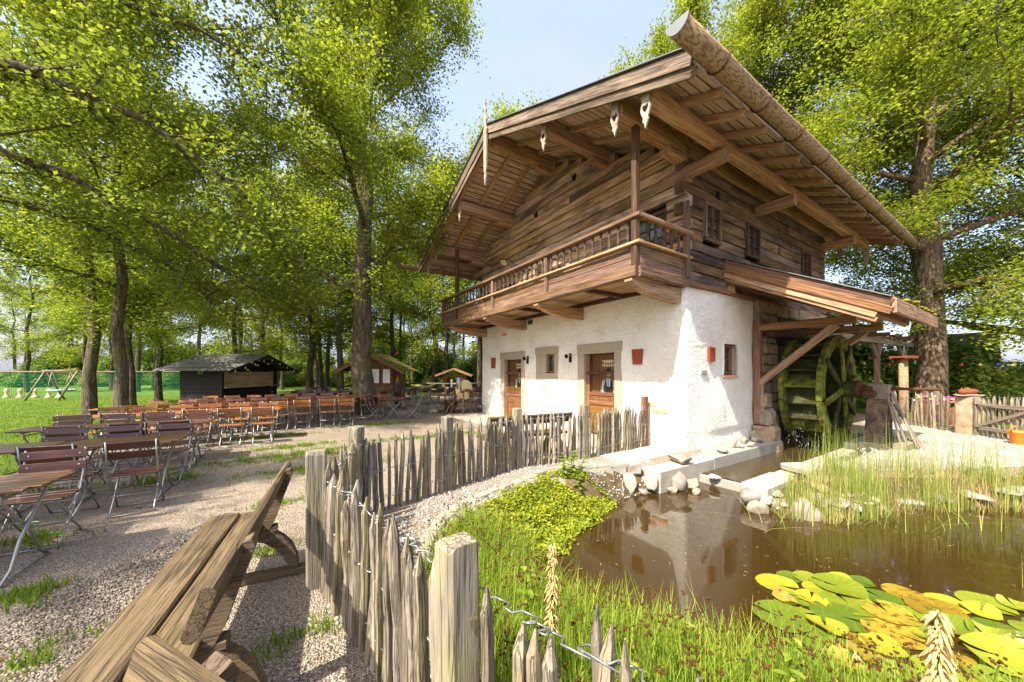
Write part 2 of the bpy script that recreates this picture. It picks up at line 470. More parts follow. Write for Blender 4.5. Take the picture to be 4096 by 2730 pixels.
# ------------------------------------------------------------------ object helpers
def mesh(name, V, F, mat=None, smooth=False):
    me = bpy.data.meshes.new(name)
    me.from_pydata([tuple(v) for v in V], [], [tuple(f) for f in F])
    if mat is not None:
        me.materials.append(M[mat] if isinstance(mat, str) else mat)
    if smooth:
        me.polygons.foreach_set('use_smooth', [True] * len(me.polygons))
    me.update()
    return me

def link(name, data, parent=None, mat4=None, loc=None, rz=None):
    o = bpy.data.objects.new(name, data)
    COL.objects.link(o)
    if parent is not None:
        o.parent = parent
    if mat4 is not None:
        o.matrix_local = mat4
    if loc is not None:
        o.location = loc
    if rz is not None:
        o.rotation_euler = (0, 0, rz)
    return o

def tag(o, label=None, cat=None, group=None, kind=None):
    if label: o['label'] = label
    if cat: o['category'] = cat
    if group: o['group'] = group
    if kind: o['kind'] = kind
    return o

def thing(name, label, cat, loc=(0, 0, 0), rz=0.0, group=None):
    return tag(link(name, None, loc=loc, rz=rz), label, cat, group)

def clone(root, loc=None, rz=None, label=None, group=None, scale=None):
    """a copy of a thing with copies of its parts and sub-parts (mesh data shared)"""
    c = root.copy(); COL.objects.link(c)
    if loc is not None: c.location = loc
    if rz is not None: c.rotation_euler = (0, 0, rz)
    if scale is not None: c.scale = scale
    if label: c['label'] = label
    if group: c['group'] = group
    for ch in KIDS.get(root.name, []):
        d = ch.copy(); COL.objects.link(d); d.parent = c
        for g in KIDS.get(ch.name, []):
            e = g.copy(); COL.objects.link(e); e.parent = d
    return c
KIDS = {}
def note_kids(root):
    for ob in bpy.data.objects:
        if ob.parent is not None:
            KIDS.setdefault(ob.parent.name, [])
    KIDS.clear()
    for ob in bpy.data.objects:
        if ob.parent is not None:
            KIDS.setdefault(ob.parent.name, []).append(ob)

def frame(p0, p1, up=(0, 0, 1)):
    x = Vector(p1) - Vector(p0)
    L = x.length
    x.normalize()
    u = Vector(up)
    if abs(x.dot(u)) > .97:
        u = Vector((0, 1, 0)) if abs(x.y) < .9 else Vector((1, 0, 0))
    y = u.cross(x).normalized()
    z = x.cross(y).normalized()
    m = Matrix(((x.x, y.x, z.x, p0[0]), (x.y, y.y, z.y, p0[1]), (x.z, y.z, z.z, p0[2]), (0, 0, 0, 1)))
    return m, L

def beam_mesh(L, w, h, mat, ch=.006, seg=1, jit=0.0, taper=1.0):
    """a squared timber along +x from the origin, chamfered edges, optional hewn unevenness"""
    c = min(ch, w * .3, h * .3)
    a, b = w / 2, h / 2
    ring = [(-a + c, -b), (a - c, -b), (a, -b + c), (a, b - c), (a - c, b), (-a + c, b), (-a, b - c), (-a, -b + c)]
    V, F = [], []
    for i in range(seg + 1):
        k = 1 + (taper - 1) * i / seg
        ox, oz = rnd.uniform(-jit, jit), rnd.uniform(-jit, jit)
        for (y, z) in ring:
            V.append((L * i / seg, y * k + ox + rnd.uniform(-jit, jit) * .4, z * k + oz + rnd.uniform(-jit, jit) * .4))
    for i in range(seg):
        for j in range(8):
            a0, a1 = i * 8 + j, i * 8 + (j + 1) % 8
            F.append((a0, a0 + 8, a1 + 8, a1))
    F.append(tuple(range(8)))
    F.append(tuple(reversed(range(seg * 8, seg * 8 + 8))))
    F = [tuple(reversed(f)) for f in F]
    return mesh('timber', V, F, mat)

def beam(name, p0, p1, w, h, mat, parent=None, up=(0, 0, 1), ch=.006, seg=1, jit=0.0, taper=1.0):
    m, L = frame(p0, p1, up)
    return link(name, beam_mesh(L, w, h, mat, ch, seg, jit, taper), parent, m)

def boxm(x0, x1, y0, y1, z0, z1):
    V = [(x0, y0, z0), (x1, y0, z0), (x1, y1, z0), (x0, y1, z0), (x0, y0, z1), (x1, y0, z1), (x1, y1, z1), (x0, y1, z1)]
    F = [(3, 2, 1, 0), (4, 5, 6, 7), (0, 1, 5, 4), (1, 2, 6, 5), (2, 3, 7, 6), (3, 0, 4, 7)]
    return V, F

def box(name, x0, x1, y0, y1, z0, z1, mat, parent=None, bev=0.0):
    cx, cy, cz = (x0 + x1) / 2, (y0 + y1) / 2, (z0 + z1) / 2
    V, F = boxm(x0 - cx, x1 - cx, y0 - cy, y1 - cy, z0 - cz, z1 - cz)
    if bev:
        bm = bmesh.new()
        vs = [bm.verts.new(v) for v in V]
        for f in F: bm.faces.new([vs[i] for i in f])
        bmesh.ops.bevel(bm, geom=bm.edges[:], offset=bev, segments=1, affect='EDGES')
        me = bpy.data.meshes.new(name); bm.to_mesh(me); bm.free()
        me.materials.append(M[mat])
    else:
        me = mesh(name, V, F, mat)
    return link(name, me, parent, loc=(cx, cy, cz))

def tube_geo(pts, rad, n=8, cap=True):
    pts = [Vector(p) for p in pts]
    if not isinstance(rad, (list, tuple)): rad = [rad] * len(pts)
    V, F = [], []
    ref = Vector((.31, .17, .93)).normalized()
    for i, p in enumerate(pts):
        d = (pts[min(i + 1, len(pts) - 1)] - pts[max(i - 1, 0)]).normalized()
        u = ref - d * ref.dot(d)
        if u.length < .15: u = Vector((1, 0, 0)) - d * d.x
        u.normalize(); v = d.cross(u)
        for k in range(n):
            a = 2 * math.pi * k / n
            V.append(p + (u * math.cos(a) + v * math.sin(a)) * rad[i])
    for i in range(len(pts) - 1):
        for k in range(n):
            a, b = i * n + k, i * n + (k + 1) % n
            F.append((a, b, b + n, a + n))
    if cap:
        F.append(tuple(reversed(range(n))))
        F.append(tuple(range((len(pts) - 1) * n, len(pts) * n)))
    return V, F

def tube(name, pts, rad, mat, parent=None, n=8, smooth=True, org=None):
    o = Vector(org) if org is not None else Vector(pts[0])
    V, F = tube_geo([Vector(p) - o for p in pts], rad, n)
    return link(name, mesh(name, V, F, mat, smooth), parent, loc=tuple(o))

def join_geo(parts):
    V, F = [], []
    for v, f in parts:
        k = len(V)
        V += list(v)
        F += [tuple(i + k for i in q) for q in f]
    return V, F

def lathe_geo(prof, n=12):
    """prof: list of (r, z)"""
    V, F = [], []
    for r, z in prof:
        for k in range(n):
            a = 2 * math.pi * k / n
            V.append((r * math.cos(a), r * math.sin(a), z))
    for i in range(len(prof) - 1):
        for k in range(n):
            a, b = i * n + k, i * n + (k + 1) % n
            F.append((a, b, b + n, a + n))
    F.append(tuple(reversed(range(n))))
    F.append(tuple(range((len(prof) - 1) * n, len(prof) * n)))
    return V, F

def prism_geo(outline, th):
    """outline in local x,z extruded along y from -th/2 to th/2"""
    n = len(outline)
    V = [(x, -th / 2, z) for x, z in outline] + [(x, th / 2, z) for x, z in outline]
    F = [tuple(range(n)), tuple(reversed(range(n, 2 * n)))]
    for i in range(n):
        j = (i + 1) % n
        F.append((i, i + n, j + n, j))
    return V, F

def fix_normals(me):
    bm = bmesh.new(); bm.from_mesh(me)
    bmesh.ops.recalc_face_normals(bm, faces=bm.faces[:])
    bm.to_mesh(me); bm.free()
    return me

def rock_mesh(seed, sx, sy, sz, mat, sub=2, rough=.28):
    bm = bmesh.new()
    bmesh.ops.create_icosphere(bm, subdivisions=sub, radius=1)
    r = np.random.RandomState(seed)
    dirs = r.normal(size=(12, 3)); dirs /= np.linalg.norm(dirs, axis=1)[:, None]
    off = r.uniform(.5, .9, 12)
    for v in bm.verts:
        p = np.array(v.co)
        for d, o in zip(dirs, off):
            k = p.dot(d)
            if k > o: p = p - d * (k - o) * .93
        p = p * (1 + r.uniform(-rough, rough) * .2)
        v.co = (p[0] * sx, p[1] * sy, p[2] * sz)
    me = bpy.data.meshes.new('rock'); bm.to_mesh(me); bm.free()
    me.materials.append(M[mat])
    me.polygons.foreach_set('use_smooth', [sub > 2] * len(me.polygons))
    return me

def np_mesh(name, V, T, mat, tone=None, smooth=False):
    """fast mesh from numpy: V (n,3), T (m,k) faces all k-gons"""
    me = bpy.data.meshes.new(name)
    V = np.asarray(V, dtype=np.float32); T = np.asarray(T, dtype=np.int32)
    m, k = T.shape
    me.vertices.add(len(V)); me.vertices.foreach_set('co', V.ravel())
    me.loops.add(m * k); me.loops.foreach_set('vertex_index', T.ravel())
    me.polygons.add(m)
    me.polygons.foreach_set('loop_start', np.arange(0, m * k, k, dtype=np.int32))
    try:
        me.polygons.foreach_set('loop_total', np.full(m, k, dtype=np.int32))
    except Exception:
        pass
    me.materials.append(M[mat] if isinstance(mat, str) else mat)
    if tone is not None:
        at = me.attributes.new('leaf_tone', 'FLOAT', 'FACE')
        at.data.foreach_set('value', np.asarray(tone, dtype=np.float32))
    if smooth:
        me.polygons.foreach_set('use_smooth', np.ones(m, dtype=bool))
    me.update(calc_edges=True)
    me.validate()
    return me

def blades_geo(P, H, W, lean, seed, segs=2, az=None):
    """upright blades: P (n,3) roots, H heights, W widths, lean = horizontal drift of the tip as a fraction of H"""
    r = np.random.RandomState(seed)
    n = len(P)
    az = r.uniform(0, 2 * np.pi, n) if az is None else az
    d = np.stack([np.cos(az), np.sin(az), np.zeros(n)], 1)
    side = np.stack([-np.sin(az), np.cos(az), np.zeros(n)], 1)
    ln = np.abs(r.normal(0, lean, n))
    V, rows = [], segs + 1
    for i in range(rows):
        f = i / segs
        c = P + np.array([0, 0, 1.0]) * (H * f * (1 - .15 * f * ln))[:, None] + d * (H * ln * f ** 1.8)[:, None]
        w = (W * (1 - f) * .5 + W * .04)[:, None]
        V.append(c - side * w); V.append(c + side * w)
    V = np.stack(V, 1).reshape(-1, 3)
    base = np.arange(n)[:, None] * rows * 2
    F = np.concatenate([base + np.array([[2 * i, 2 * i + 1, 2 * i + 3, 2 * i + 2]]) for i in range(segs)], 0)
    tone = np.tile(r.uniform(0, 1, n), segs)
    return V, F, tone

def in_poly(x, y, poly):
    x = np.asarray(x); y = np.asarray(y)
    inside = np.zeros(x.shape, bool)
    n = len(poly)
    for i in range(n):
        x0, y0 = poly[i]; x1, y1 = poly[(i + 1) % n]
        c = ((y0 > y) != (y1 > y)) & (x < (x1 - x0) * (y - y0) / (y1 - y0 + 1e-12) + x0)
        inside ^= c
    return inside

def poly_dist(x, y, poly, closed=True):
    d = np.full(np.shape(x), 1e9)
    n = len(poly)
    for i in range(n if closed else n - 1):
        x0, y0 = poly[i]; x1, y1 = poly[(i + 1) % n]
        dx, dy = x1 - x0, y1 - y0
        tt = np.clip(((x - x0) * dx + (y - y0) * dy) / (dx * dx + dy * dy), 0, 1)
        d = np.minimum(d, np.hypot(x - x0 - tt * dx, y - y0 - tt * dy))
    return d

# the mill's own frame: s along the long wall, t along the gable wall
ANG = R(33.3)
C0 = Vector((3.6, 7.4, 0))
LS = Vector((math.cos(ANG), math.sin(ANG), 0))
GT = Vector((-math.sin(ANG), math.cos(ANG), 0))
def hp(s, t, z=0.0):
    p = C0 + LS * s + GT * t
    return (p.x, p.y, z)
# ------------------------------------------------------------------ ground, pond, lawn
WATER_Z = -0.40
def hp2(s, t):
    p = hp(s, t); return (p[0], p[1])
POND = [(0.25, 2.75), (0.20, 3.4), (0.29, 3.96), (0.69, 4.56), (1.20, 5.15), (1.70, 5.72), (2.10, 5.95), (2.50, 6.10),
        hp2(-1.3, -.56), hp2(3.0, -.56), hp2(6.4, -.56), hp2(6.4, -1.48), hp2(2.9, -1.48), hp2(-.95, -1.48),
        (3.80, 5.22), (3.72, 4.98), (4.3, 4.86), (5.2, 5.12), (6.1, 5.35), (7.7, 5.36), (9.5, 5.6), (12.0, 5.2), (12.5, 3.0), (11.0, 1.2), (7.0, .75), (4.0, 1.25), (2.6, 1.75), (1.5, 2.15)]
CHANNEL = [hp2(-1.1, -.5), hp2(6.6, -.5), hp2(6.6, -1.75), hp2(-1.1, -1.75)]

def spaced(lo, a, b, hi, fine, grow=1.18):
    xs = list(np.arange(a, b + 1e-6, fine))
    step = fine; x = b
    while x < hi:
        step *= grow; x += step; xs.append(x)
    step = fine; x = a; pre = []
    while x > lo:
        step *= grow; x -= step; pre.append(x)
    return np.array(pre[::-1] + xs)

def ground_z(x, y):
    x = np.asarray(x, float); y = np.asarray(y, float)
    ins = in_poly(x, y, POND)
    d = poly_dist(x, y, POND)
    chan = in_poly(x, y, CHANNEL)
    b = np.where(y < 3.6, .62, np.where((x < 1.6), .95, .75))
    b = np.where((y > 5.6) & (x < 4), .42, b)
    b = np.where(chan, .04, b)
    k = np.clip(d / b, 0, 1)
    CH = chan & ~ins
    out = WATER_Z - .02 + (0 - (WATER_Z - .02)) * (k * k * (3 - 2 * k)) ** .8
    inn = WATER_Z - .04 - np.minimum(.7, .75 * d)
    z = np.where(ins, inn, np.where(d < b, out, 0.0))
    z += np.where(ins, 0, .010 * np.sin(x * 1.7 + .4 * y) * np.sin(y * 1.3 + .5)) * np.clip((d - .8), 0, 1) * (x < 2.5) * (y < 14)
    z = np.where(CH, np.minimum(z, -.34), z)
    return z

gx = spaced(-260, -4.2, 13.6, 260, .09)
gy = spaced(-60, .3, 12.5, 420, .09)
X, Y = np.meshgrid(gx, gy, indexing='ij')
Z = ground_z(X, Y)
nx, ny = X.shape
V = np.stack([X.ravel(), Y.ravel(), Z.ravel()], 1)
idx = np.arange(nx * ny).reshape(nx, ny)
T = np.stack([idx[:-1, :-1].ravel(), idx[1:, :-1].ravel(), idx[1:, 1:].ravel(), idx[:-1, 1:].ravel()], 1)
g = link('ground', np_mesh('ground', V, T, 'gravel', smooth=True))
tag(g, 'beige gravel ground of the beer garden', 'ground', kind='structure')
g.data.materials.append(M['soil'])
cx, cyy = V[T].mean(1)[:, 0], V[T].mean(1)[:, 1]
low = (V[T].mean(1)[:, 2] < -.07)
g.data.polygons.foreach_set('material_index', low.astype(np.int32))

wv = [(-1.2, .2), (13, .2), (13, 8), (-1.2, 8)]
def sheet(name, poly, z, mat, label, cat, kind='structure'):
    me = mesh(name, [(x, y, z) for x, y in poly], [tuple(range(len(poly)))], mat)
    return tag(link(name, me), label, cat, kind=kind)
sheet('pond_water', [(-.1, .4), (13.2, .4), (13.2, 7.0), hp2(2, -1.6), hp2(-.35, -1.52), hp2(-.35, -.5), (1.2, 6.9), (-.1, 4.2)], WATER_Z, 'water', 'murky brown pond with lily pads', 'pond')
sheet('channel_water', [hp2(-.33, -1.5), hp2(7.2, -1.5), hp2(7.2, -.52), hp2(-.33, -.52)], -.25, 'water_dark', 'shallow dark water in the wheel channel', 'water')

# lawn: a separate turf sheet over the gravel
LAWN = [(-6.9, 1.5), (-7.0, 3.4), (-7.9, 5.4), (-9.0, 7.2), (-10.4, 9.2), (-12.2, 11.4), (-14.0, 13.6), (-15.2, 16.2), (-16.6, 17.4), (-16.9, 22.5), (-12.5, 23.6), (-8.0, 26), (-3, 27.5), (2, 30), (10, 34), (60, 60), (60, 150), (-150, 150), (-150, -10), (-30, -10)]
lx = np.concatenate([np.arange(-60, -5.5, .5), np.arange(-5.5, 40, 2.)])
rr = np.random.RandomState(3)
# wobbly edge
poly = []
for i in range(len(LAWN)):
    p, q = np.array(LAWN[i]), np.array(LAWN[(i + 1) % len(LAWN)])
    n = max(1, int(min(np.linalg.norm(q - p), 12) / .35)) if i < 15 else 1
    for k in range(n):
        w = p + (q - p) * k / n
        poly.append((w[0] + rr.normal(0, .09) * (i < 15), w[1] + rr.normal(0, .09) * (i < 15)))
LAWNP = poly
V = [(x, y, .022) for x, y in poly]
me = mesh('lawn', V, [tuple(range(len(V)))], 'lawn')
tag(link('lawn', me), 'sunlit green lawn under the trees', 'lawn', kind='structure')
# meadow strip on the right behind the wooden fence
sheet('garden_ground', [(13.2, 8.2), (40, 4), (60, 60), (16, 26), (14.2, 14.0)], .012, 'lawn', 'green garden ground behind the picket fence', 'ground')

# pale gravel yard by the wheel
yard = [hp2(-.6, -2.0), hp2(2.8, -1.85), hp2(4.5, -1.9), hp2(7.5, -1.2), (13.4, 13.8), (13.1, 8.2), (13.6, 6.3), (9.4, 6.55), (7.6, 6.35), (5.8, 6.3), (4.7, 6.1)]
g.data.materials.append(M['gravel_pale'])
mi = low.astype(np.int32)
mi[in_poly(cx, cyy, yard) & ~low] = 2
g.data.polygons.foreach_set('material_index', mi)
# ------------------------------------------------------------------ the mill house
house = thing('mill_house', 'white plastered mill with dark log upper storey, balcony and wide gabled roof', 'house', (C0.x, C0.y, 0), ANG)
GW, GL, WL, ZL = 8.8, 8.29, 3.07, 3.48       # gable width, log length, white wall length, height of the plaster

# plaster wall, gable then round the corner along the long side
def wall_path(q):
    r = .09
    if q <= GW - r: return (0.0, GW - q, (-1, 0))
    if q >= GW + r: return (q - GW, 0.0, (0, -1))
    a = (q - (GW - r)) / (2 * r) * math.pi / 2
    return (r - r * math.cos(a), r - r * math.sin(a), (-math.cos(a), -math.sin(a)))
holes = [(GW - 2.95, GW - 1.80, -.1, 2.24), (GW - 7.14, GW - 5.91, -.1, 2.22), (GW - 4.63, GW - 4.13, 1.63, 2.30), (GW + 1.62, GW + 2.15, 1.60, 2.34)]
qs = sorted(set([round(x, 4) for x in list(np.arange(0, GW - .1, .13)) + [GW - .09, GW - .045, GW, GW + .045, GW + .09] + list(np.arange(GW + .2, GW + WL, .13)) + [GW + WL] + [h[0] for h in holes] + [h[1] for h in holes]]))
zs = sorted(set([round(x, 4) for x in list(np.arange(-.45, ZL, .125)) + [.30, .34, ZL] + [h[2] for h in holes if h[2] > 0] + [h[3] for h in holes]]))
rr = np.random.RandomState(5)
V, F, vid = [], [], {}
def nz(q, z):
    return .010 * math.sin(q * 3.1 + 1.3 * math.sin(z * 2.3)) + .009 * math.sin(z * 4.3 + q * 1.7) + rr.uniform(-.005, .005)
for i, q in enumerate(qs):
    s, t_, n = wall_path(q)
    for j, z in enumerate(zs):
        k = nz(q, z)
        if z < .33: k = -.018
        vid[i, j] = len(V)
        V.append((s + n[0] * k, t_ + n[1] * k, z))
def inhole(q, z):
    return any(h[0] < q < h[1] and h[2] < z < h[3] for h in holes)
for i in range(len(qs) - 1):
    for j in range(len(zs) - 1):
        if not inhole((qs[i] + qs[i + 1]) / 2, (zs[j] + zs[j + 1]) / 2):
            F.append((vid[i, j], vid[i + 1, j], vid[i + 1, j + 1], vid[i, j + 1]))
for h in holes:                                   # reveals
    i0, i1 = qs.index(round(h[0], 4)), qs.index(round(h[1], 4))
    j1 = zs.index(round(h[3], 4))
    j0 = zs.index(round(h[2], 4)) if h[2] > 0 else 0
    s, t_, n = wall_path(h[0] + .01)
    loop = [(i, j0) for i in range(i0, i1 + 1)] + [(i1, j) for j in range(j0 + 1, j1 + 1)] + [(i, j1) for i in range(i1 - 1, i0 - 1, -1)] + [(i0, j) for j in range(j1 - 1, j0, -1)]
    ins = []
    for a in loop:
        p = V[vid[a]]
        ins.append(len(V)); V.append((p[0] - n[0] * .29, p[1] - n[1] * .29, p[2]))
    for a in range(len(loop)):
        b = (a + 1) % len(loop)
        F.append((vid[loop[a]], ins[a], ins[b], vid[loop[b]]))
me = mesh('plaster_wall', V, F, 'plaster', True)
link('plaster_wall', me, house)
box('inner_core', .32, GL - .05, .32, GW - .01, -.3, ZL + .02, 'plaster', house)  # solid core added inside the house body to block light

def hbox(name, s0, s1, t0, t1, z0, z1, mat, parent=None, bev=.008):
    return box(name, s0, s1, t0, t1, z0, z1, mat, parent or house, bev)

# stone surrounds
for (a, b, o0, o1, zt, zl) in ((1.60, 3.18, 1.85, 2.90, 2.18, 2.45), (5.72, 7.36, 5.96, 7.09, 2.15, 2.42)):
    sr = hbox('stone_surround', -.032, .22, a, b, zt, zl, 'granite', bev=.015)
    hh = sr.location
    for (u, v) in ((a + .02, o0), (o1, b - .02)):
        o = box('jamb', -.022 - hh.x, .22 - hh.x, u - hh.y, v - hh.y, -.0 - hh.z, zt - .004 - hh.z, 'granite', sr, .012)
sr = hbox('stone_surround', -.03, .2, 3.98, 5.15, 2.25, 2.48, 'granite', bev=.015)
hh = sr.location
for (u, v, z0, z1, n) in ((4.0, 4.18, 1.66, 2.246, 'jamb'), (4.58, 5.10, 1.66, 2.246, 'jamb'), (3.99, 5.12, 1.44, 1.656, 'sill')):
    box(n, -.022 - hh.x, .2 - hh.x, u - hh.y, v - hh.y, z0 - hh.z, z1 - hh.z, 'granite', sr, .012)

# doors: board leaf behind, half door with bars in front
def text(body, size, mat, parent, mtx, ext=.002):
    cu = bpy.data.curves.new('lettering', 'FONT')
    cu.body = body; cu.size = size; cu.extrude = ext; cu.align_x = 'CENTER'; cu.align_y = 'CENTER'
    cu.materials.append(M[mat])
    tmp = bpy.data.objects.new('lettering', cu); COL.objects.link(tmp)
    bpy.context.view_layer.update()
    me = bpy.data.meshes.new_from_object(tmp)
    bpy.data.objects.remove(tmp)
    return link('lettering', me, parent, mtx)
def face_s(s, t, z):
    """lettering on the gable side: reads along -t, faces -s"""
    return Matrix(((0, 0, -1, s), (-1, 0, 0, t), (0, 1, 0, z), (0, 0, 0, 1)))
def flat(name, outline, s, parent, mat, th=.004):
    """flat painted shape on the gable plane, outline in (t, z)"""
    t0 = sum(p[0] for p in outline) / len(outline); z0 = sum(p[1] for p in outline) / len(outline)
    n = len(outline)
    V = [(-th, a - t0, b - z0) for a, b in outline] + [(0, a - t0, b - z0) for a, b in outline]
    F = [tuple(range(n)), tuple(reversed(range(n, 2 * n)))] + [(i, (i + 1) % n, (i + 1) % n + n, i + n) for i in range(n)]
    me = fix_normals(mesh(name, V, F, mat))
    return link(name, me, parent, loc=(s, t0, z0))
def rel(o, m):
    return Matrix.Translation(-Vector(o.location)) @ m
def make_door(a, b, zt, word, mc, woman):
    d = box('door', .235, .255, a, b, .02, zt, 'black', house)
    L0 = Vector(d.location)
    n = 9
    for i in range(n):
        w = (b - a) / n
        o = beam('plank', (.222 - L0.x, a + w * (i + .5) - L0.y, .02 - L0.z), (.222 - L0.x, a + w * (i + .5) - L0.y, zt - .01 - L0.z), .02, w - .006, 'door', d, up=(0, 1, 0), ch=.004)
    bm = lambda nm, p, q, w, h, m='door', up=(0, 1, 0): beam(nm, tuple(Vector(p) - L0), tuple(Vector(q) - L0), w, h, m, d, up, .006)
    s = .10
    bm('stile', (s, a + .05, .02), (s, a + .05, zt - .02), .05, .09)
    bm('stile', (s, b - .05, .02), (s, b - .05, zt - .02), .05, .09)
    for z, hgt in ((.10, .14), (.86, .10), (1.10, .09)):
        bm('rail', (s, a + .1, z), (s, b - .1, z), .045, hgt, 'door', (0, 0, 1))
    bm('panel', (s + .012, a + .1, .48), (s + .012, b - .1, .48), .02, .66, 'door', (0, 0, 1))
    bm('panel', (s + .012, a + .1, .98), (s + .012, b - .1, .98), .02, .16, 'door', (0, 0, 1))
    bm('strap', (s - .035, a - .12, 1.66), (s - .035, b - .02, 1.66), .03, .075, 'beam_dark', (0, 0, 1))
    for i in range(11):
        y = a + .14 + (b - a - .28) * i / 10
        bm('bar', (s, y, .92), (s, y, zt - .03), .012, .012, 'beam_dark')
    # sign board with old lettering
    sg = box('sign', .203 - L0.x, .2115 - L0.x, mc - .24 - L0.y, mc + .24 - L0.y, 1.83 - L0.z, 2.0 - L0.z, 'cream', d, .003)
    text(word, .125, 'ink', sg, rel(sg, rel(d, face_s(.2, mc, 1.912))))
    # painted standing figure on the boards
    c = mc + .02
    fig = flat('painted_figure', [(c - .24, .62), (c + .24, .62), (c + .20, .9), (c + .12, 1.13), (c - .12, 1.13), (c - .20, .9)], .2085, None, 'bluegrey' if woman else 'beam_dark')
    fig.parent = d; fig.location = Vector(fig.location) - L0
    f0 = Vector(fig.location)
    def pf(nm, pts, mat, s_):
        o = flat(nm, pts, s_, None, mat); o.parent = fig; o.location = Vector(o.location) - L0 - f0
    pf('apron', [(c - .15, .62), (c + .15, .62), (c + .1, 1.11), (c - .1, 1.11)], 'sleeve', .204)
    pf('bodice', [(c - .13, 1.10), (c + .13, 1.10), (c + .15, 1.30), (c + .13, 1.47), (c - .13, 1.47), (c - .15, 1.30)], 'ink', .2035)
    pf('blouse', [(c - .05, 1.30), (c + .05, 1.30), (c + .09, 1.52), (c - .09, 1.52)], 'bluegrey', .199)
    for k in (-1, 1):
        pf('sleeve', [(c + k * .12, 1.48), (c + k * .20, 1.45), (c + k * .27, 1.2), (c + k * .22, 1.02), (c + k * .13, 1.05), (c + k * .17, 1.22)], 'sleeve', .2005)
    pf('head', [(c + .075 * math.cos(i * .524), 1.66 + .105 * math.sin(i * .524)) for i in range(12)], 'skin', .2)
    pf('hair', [(c + .085 * math.cos(i * .45), 1.70 + .085 * math.sin(i * .45)) for i in range(8)], 'ink', .1955)
    # iron hinge pins
    for z in (.35, 1.66):
        box('hinge', .03 - L0.x, .07 - L0.x, a - .05 - L0.y, a + .03 - L0.y, z - .03 - L0.z, z + .03 - L0.z, 'iron', d)
    return d
make_door(1.855, 2.895, 2.17, 'Weiberleit', 2.20, True)
make_door(5.965, 7.085, 2.14, 'Mannerleit', 6.35, False)

def window(name, axis, a, b, z0, z1, depth, parent, mat='beam_dark', nx=2, nz=3, fw=.06, tilt=0.0, proud=0.0, back='curtain'):
    """axis 's': on the gable (a,b are t), axis 't': on the long wall (a,b are s); depth = set-back of the frame"""
    P = (lambda d, x, z: (d, x, z)) if axis == 's' else (lambda d, x, z: (x, d, z))
    c = P(depth, (a + b) / 2, (z0 + z1) / 2)
    root = link(name, None, parent, loc=c)
    C_ = Vector(c)
    up = (0, 0, 1)
    def bm(nm, x0, zz0, x1, zz1, w, th, m=mat, dd=0.0):
        if abs(x1 - x0) > abs(zz1 - zz0):
            beam(nm, tuple(Vector(P(depth + dd, x0, zz0)) - C_), tuple(Vector(P(depth + dd, x1, zz1)) - C_), th, w, m, root, (0, 0, 1), .004)
        else:
            beam(nm, tuple(Vector(P(depth + dd, x0, zz0)) - C_), tuple(Vector(P(depth + dd, x1, zz1)) - C_), th, w, m, root, P(0, 1, 0), .004)
    bm('frame', a, z0 + fw / 2, b, z0 + fw / 2, fw, .07)
    bm('frame', a, z1 - fw / 2, b, z1 - fw / 2, fw, .07)
    bm('frame', a + fw / 2, z0 + fw, a + fw / 2, z1 - fw, fw, .068)
    bm('frame', b - fw / 2, z0 + fw, b - fw / 2, z1 - fw, fw, .068)
    ia, ib, ja, jb = a + fw, b - fw, z0 + fw, z1 - fw
    for i in range(1, nx):
        x = ia + (ib - ia) * i / nx
        bm('mullion', x, ja, x, jb, .035, .045)
    for j in range(1, nz):
        for i in range(nx):
            x0, x1 = ia + (ib - ia) * i / nx + .018, ia + (ib - ia) * (i + 1) / nx - .018
            z = ja + (jb - ja) * j / nz
            bm('glazing_bar', x0, z, x1, z, .022, .035)
    for i in range(nx):
        for j in range(nz):
            x0, x1 = ia + (ib - ia) * i / nx, ia + (ib - ia) * (i + 1) / nx
            y0, y1 = ja + (jb - ja) * j / nz, ja + (jb - ja) * (j + 1) / nz
            p0, p1 = Vector(P(depth + .018, x0, y0)) - C_, Vector(P(depth + .024, x1, y1)) - C_
            box('pane', min(p0.x, p1.x), max(p0.x, p1.x), min(p0.y, p1.y), max(p0.y, p1.y), p0.z, p1.z, 'glass', root)
    return root

window('window', 's', 4.17, 4.59, 1.67, 2.25, .10, house, 'door', 1, 2, .055)
w_ = window('window', 't', 1.635, 2.135, 1.63, 2.325, .10, house, 'door', 1, 2, .06)
for i in range(5):
    hbox('sill_brick', 1.565 + i * .128, 1.565 + i * .128 + .122, -.055 + rnd.uniform(-.008, .008), .09, 1.535, 1.605 + rnd.uniform(-.006, .004), 'brick', bev=.008)

# brick patches, tiles and vent let into the plaster
for (t0, z0, w, h) in ((.66, .90, .42, .085), (.38, .77, .40, .09), (4.45, 1.1, .32, .09), (6.9, 3.05, .28, .10)):
    hbox('brick', -.018, .05, t0 - w / 2 + .2, t0 + w / 2 + .2, z0, z0 + h, 'brick', bev=.008)
hbox('brick', .62, .86, -.018, .05, 1.62, 1.72, 'sett', bev=.01)
def tile_plate(s_axis, c, z, w0, w1, h):
    out = [(-w0 / 2, -h / 2), (w0 / 2, -h / 2), (w1 / 2 * .96, h * .38), (w1 / 2, h / 2), (-w1 / 2, h / 2), (-w1 / 2 * .98, h * .2)]
    V, F = prism_geo(out, .05)
    me = fix_normals(mesh('tile_plaque', V, F, 'terracotta'))
    if s_axis: link('tile_plaque', me, house, Matrix.Translation((-.03, c, z)) @ Matrix.Rotation(math.pi / 2, 4, 'Z'))
    else: link('tile_plaque', me, house, Matrix.Translation((c, -.03, z)))
tile_plate(True, 1.15, 2.04, .23, .29, .35)
tile_plate(True, 7.85, 2.05, .26, .29, .42)
tile_plate(False, 1.0, 2.07, .22, .26, .32)
vt = hbox('vent', -.02, .05, 5.28, 5.55, 3.28, 3.45, 'mortar')
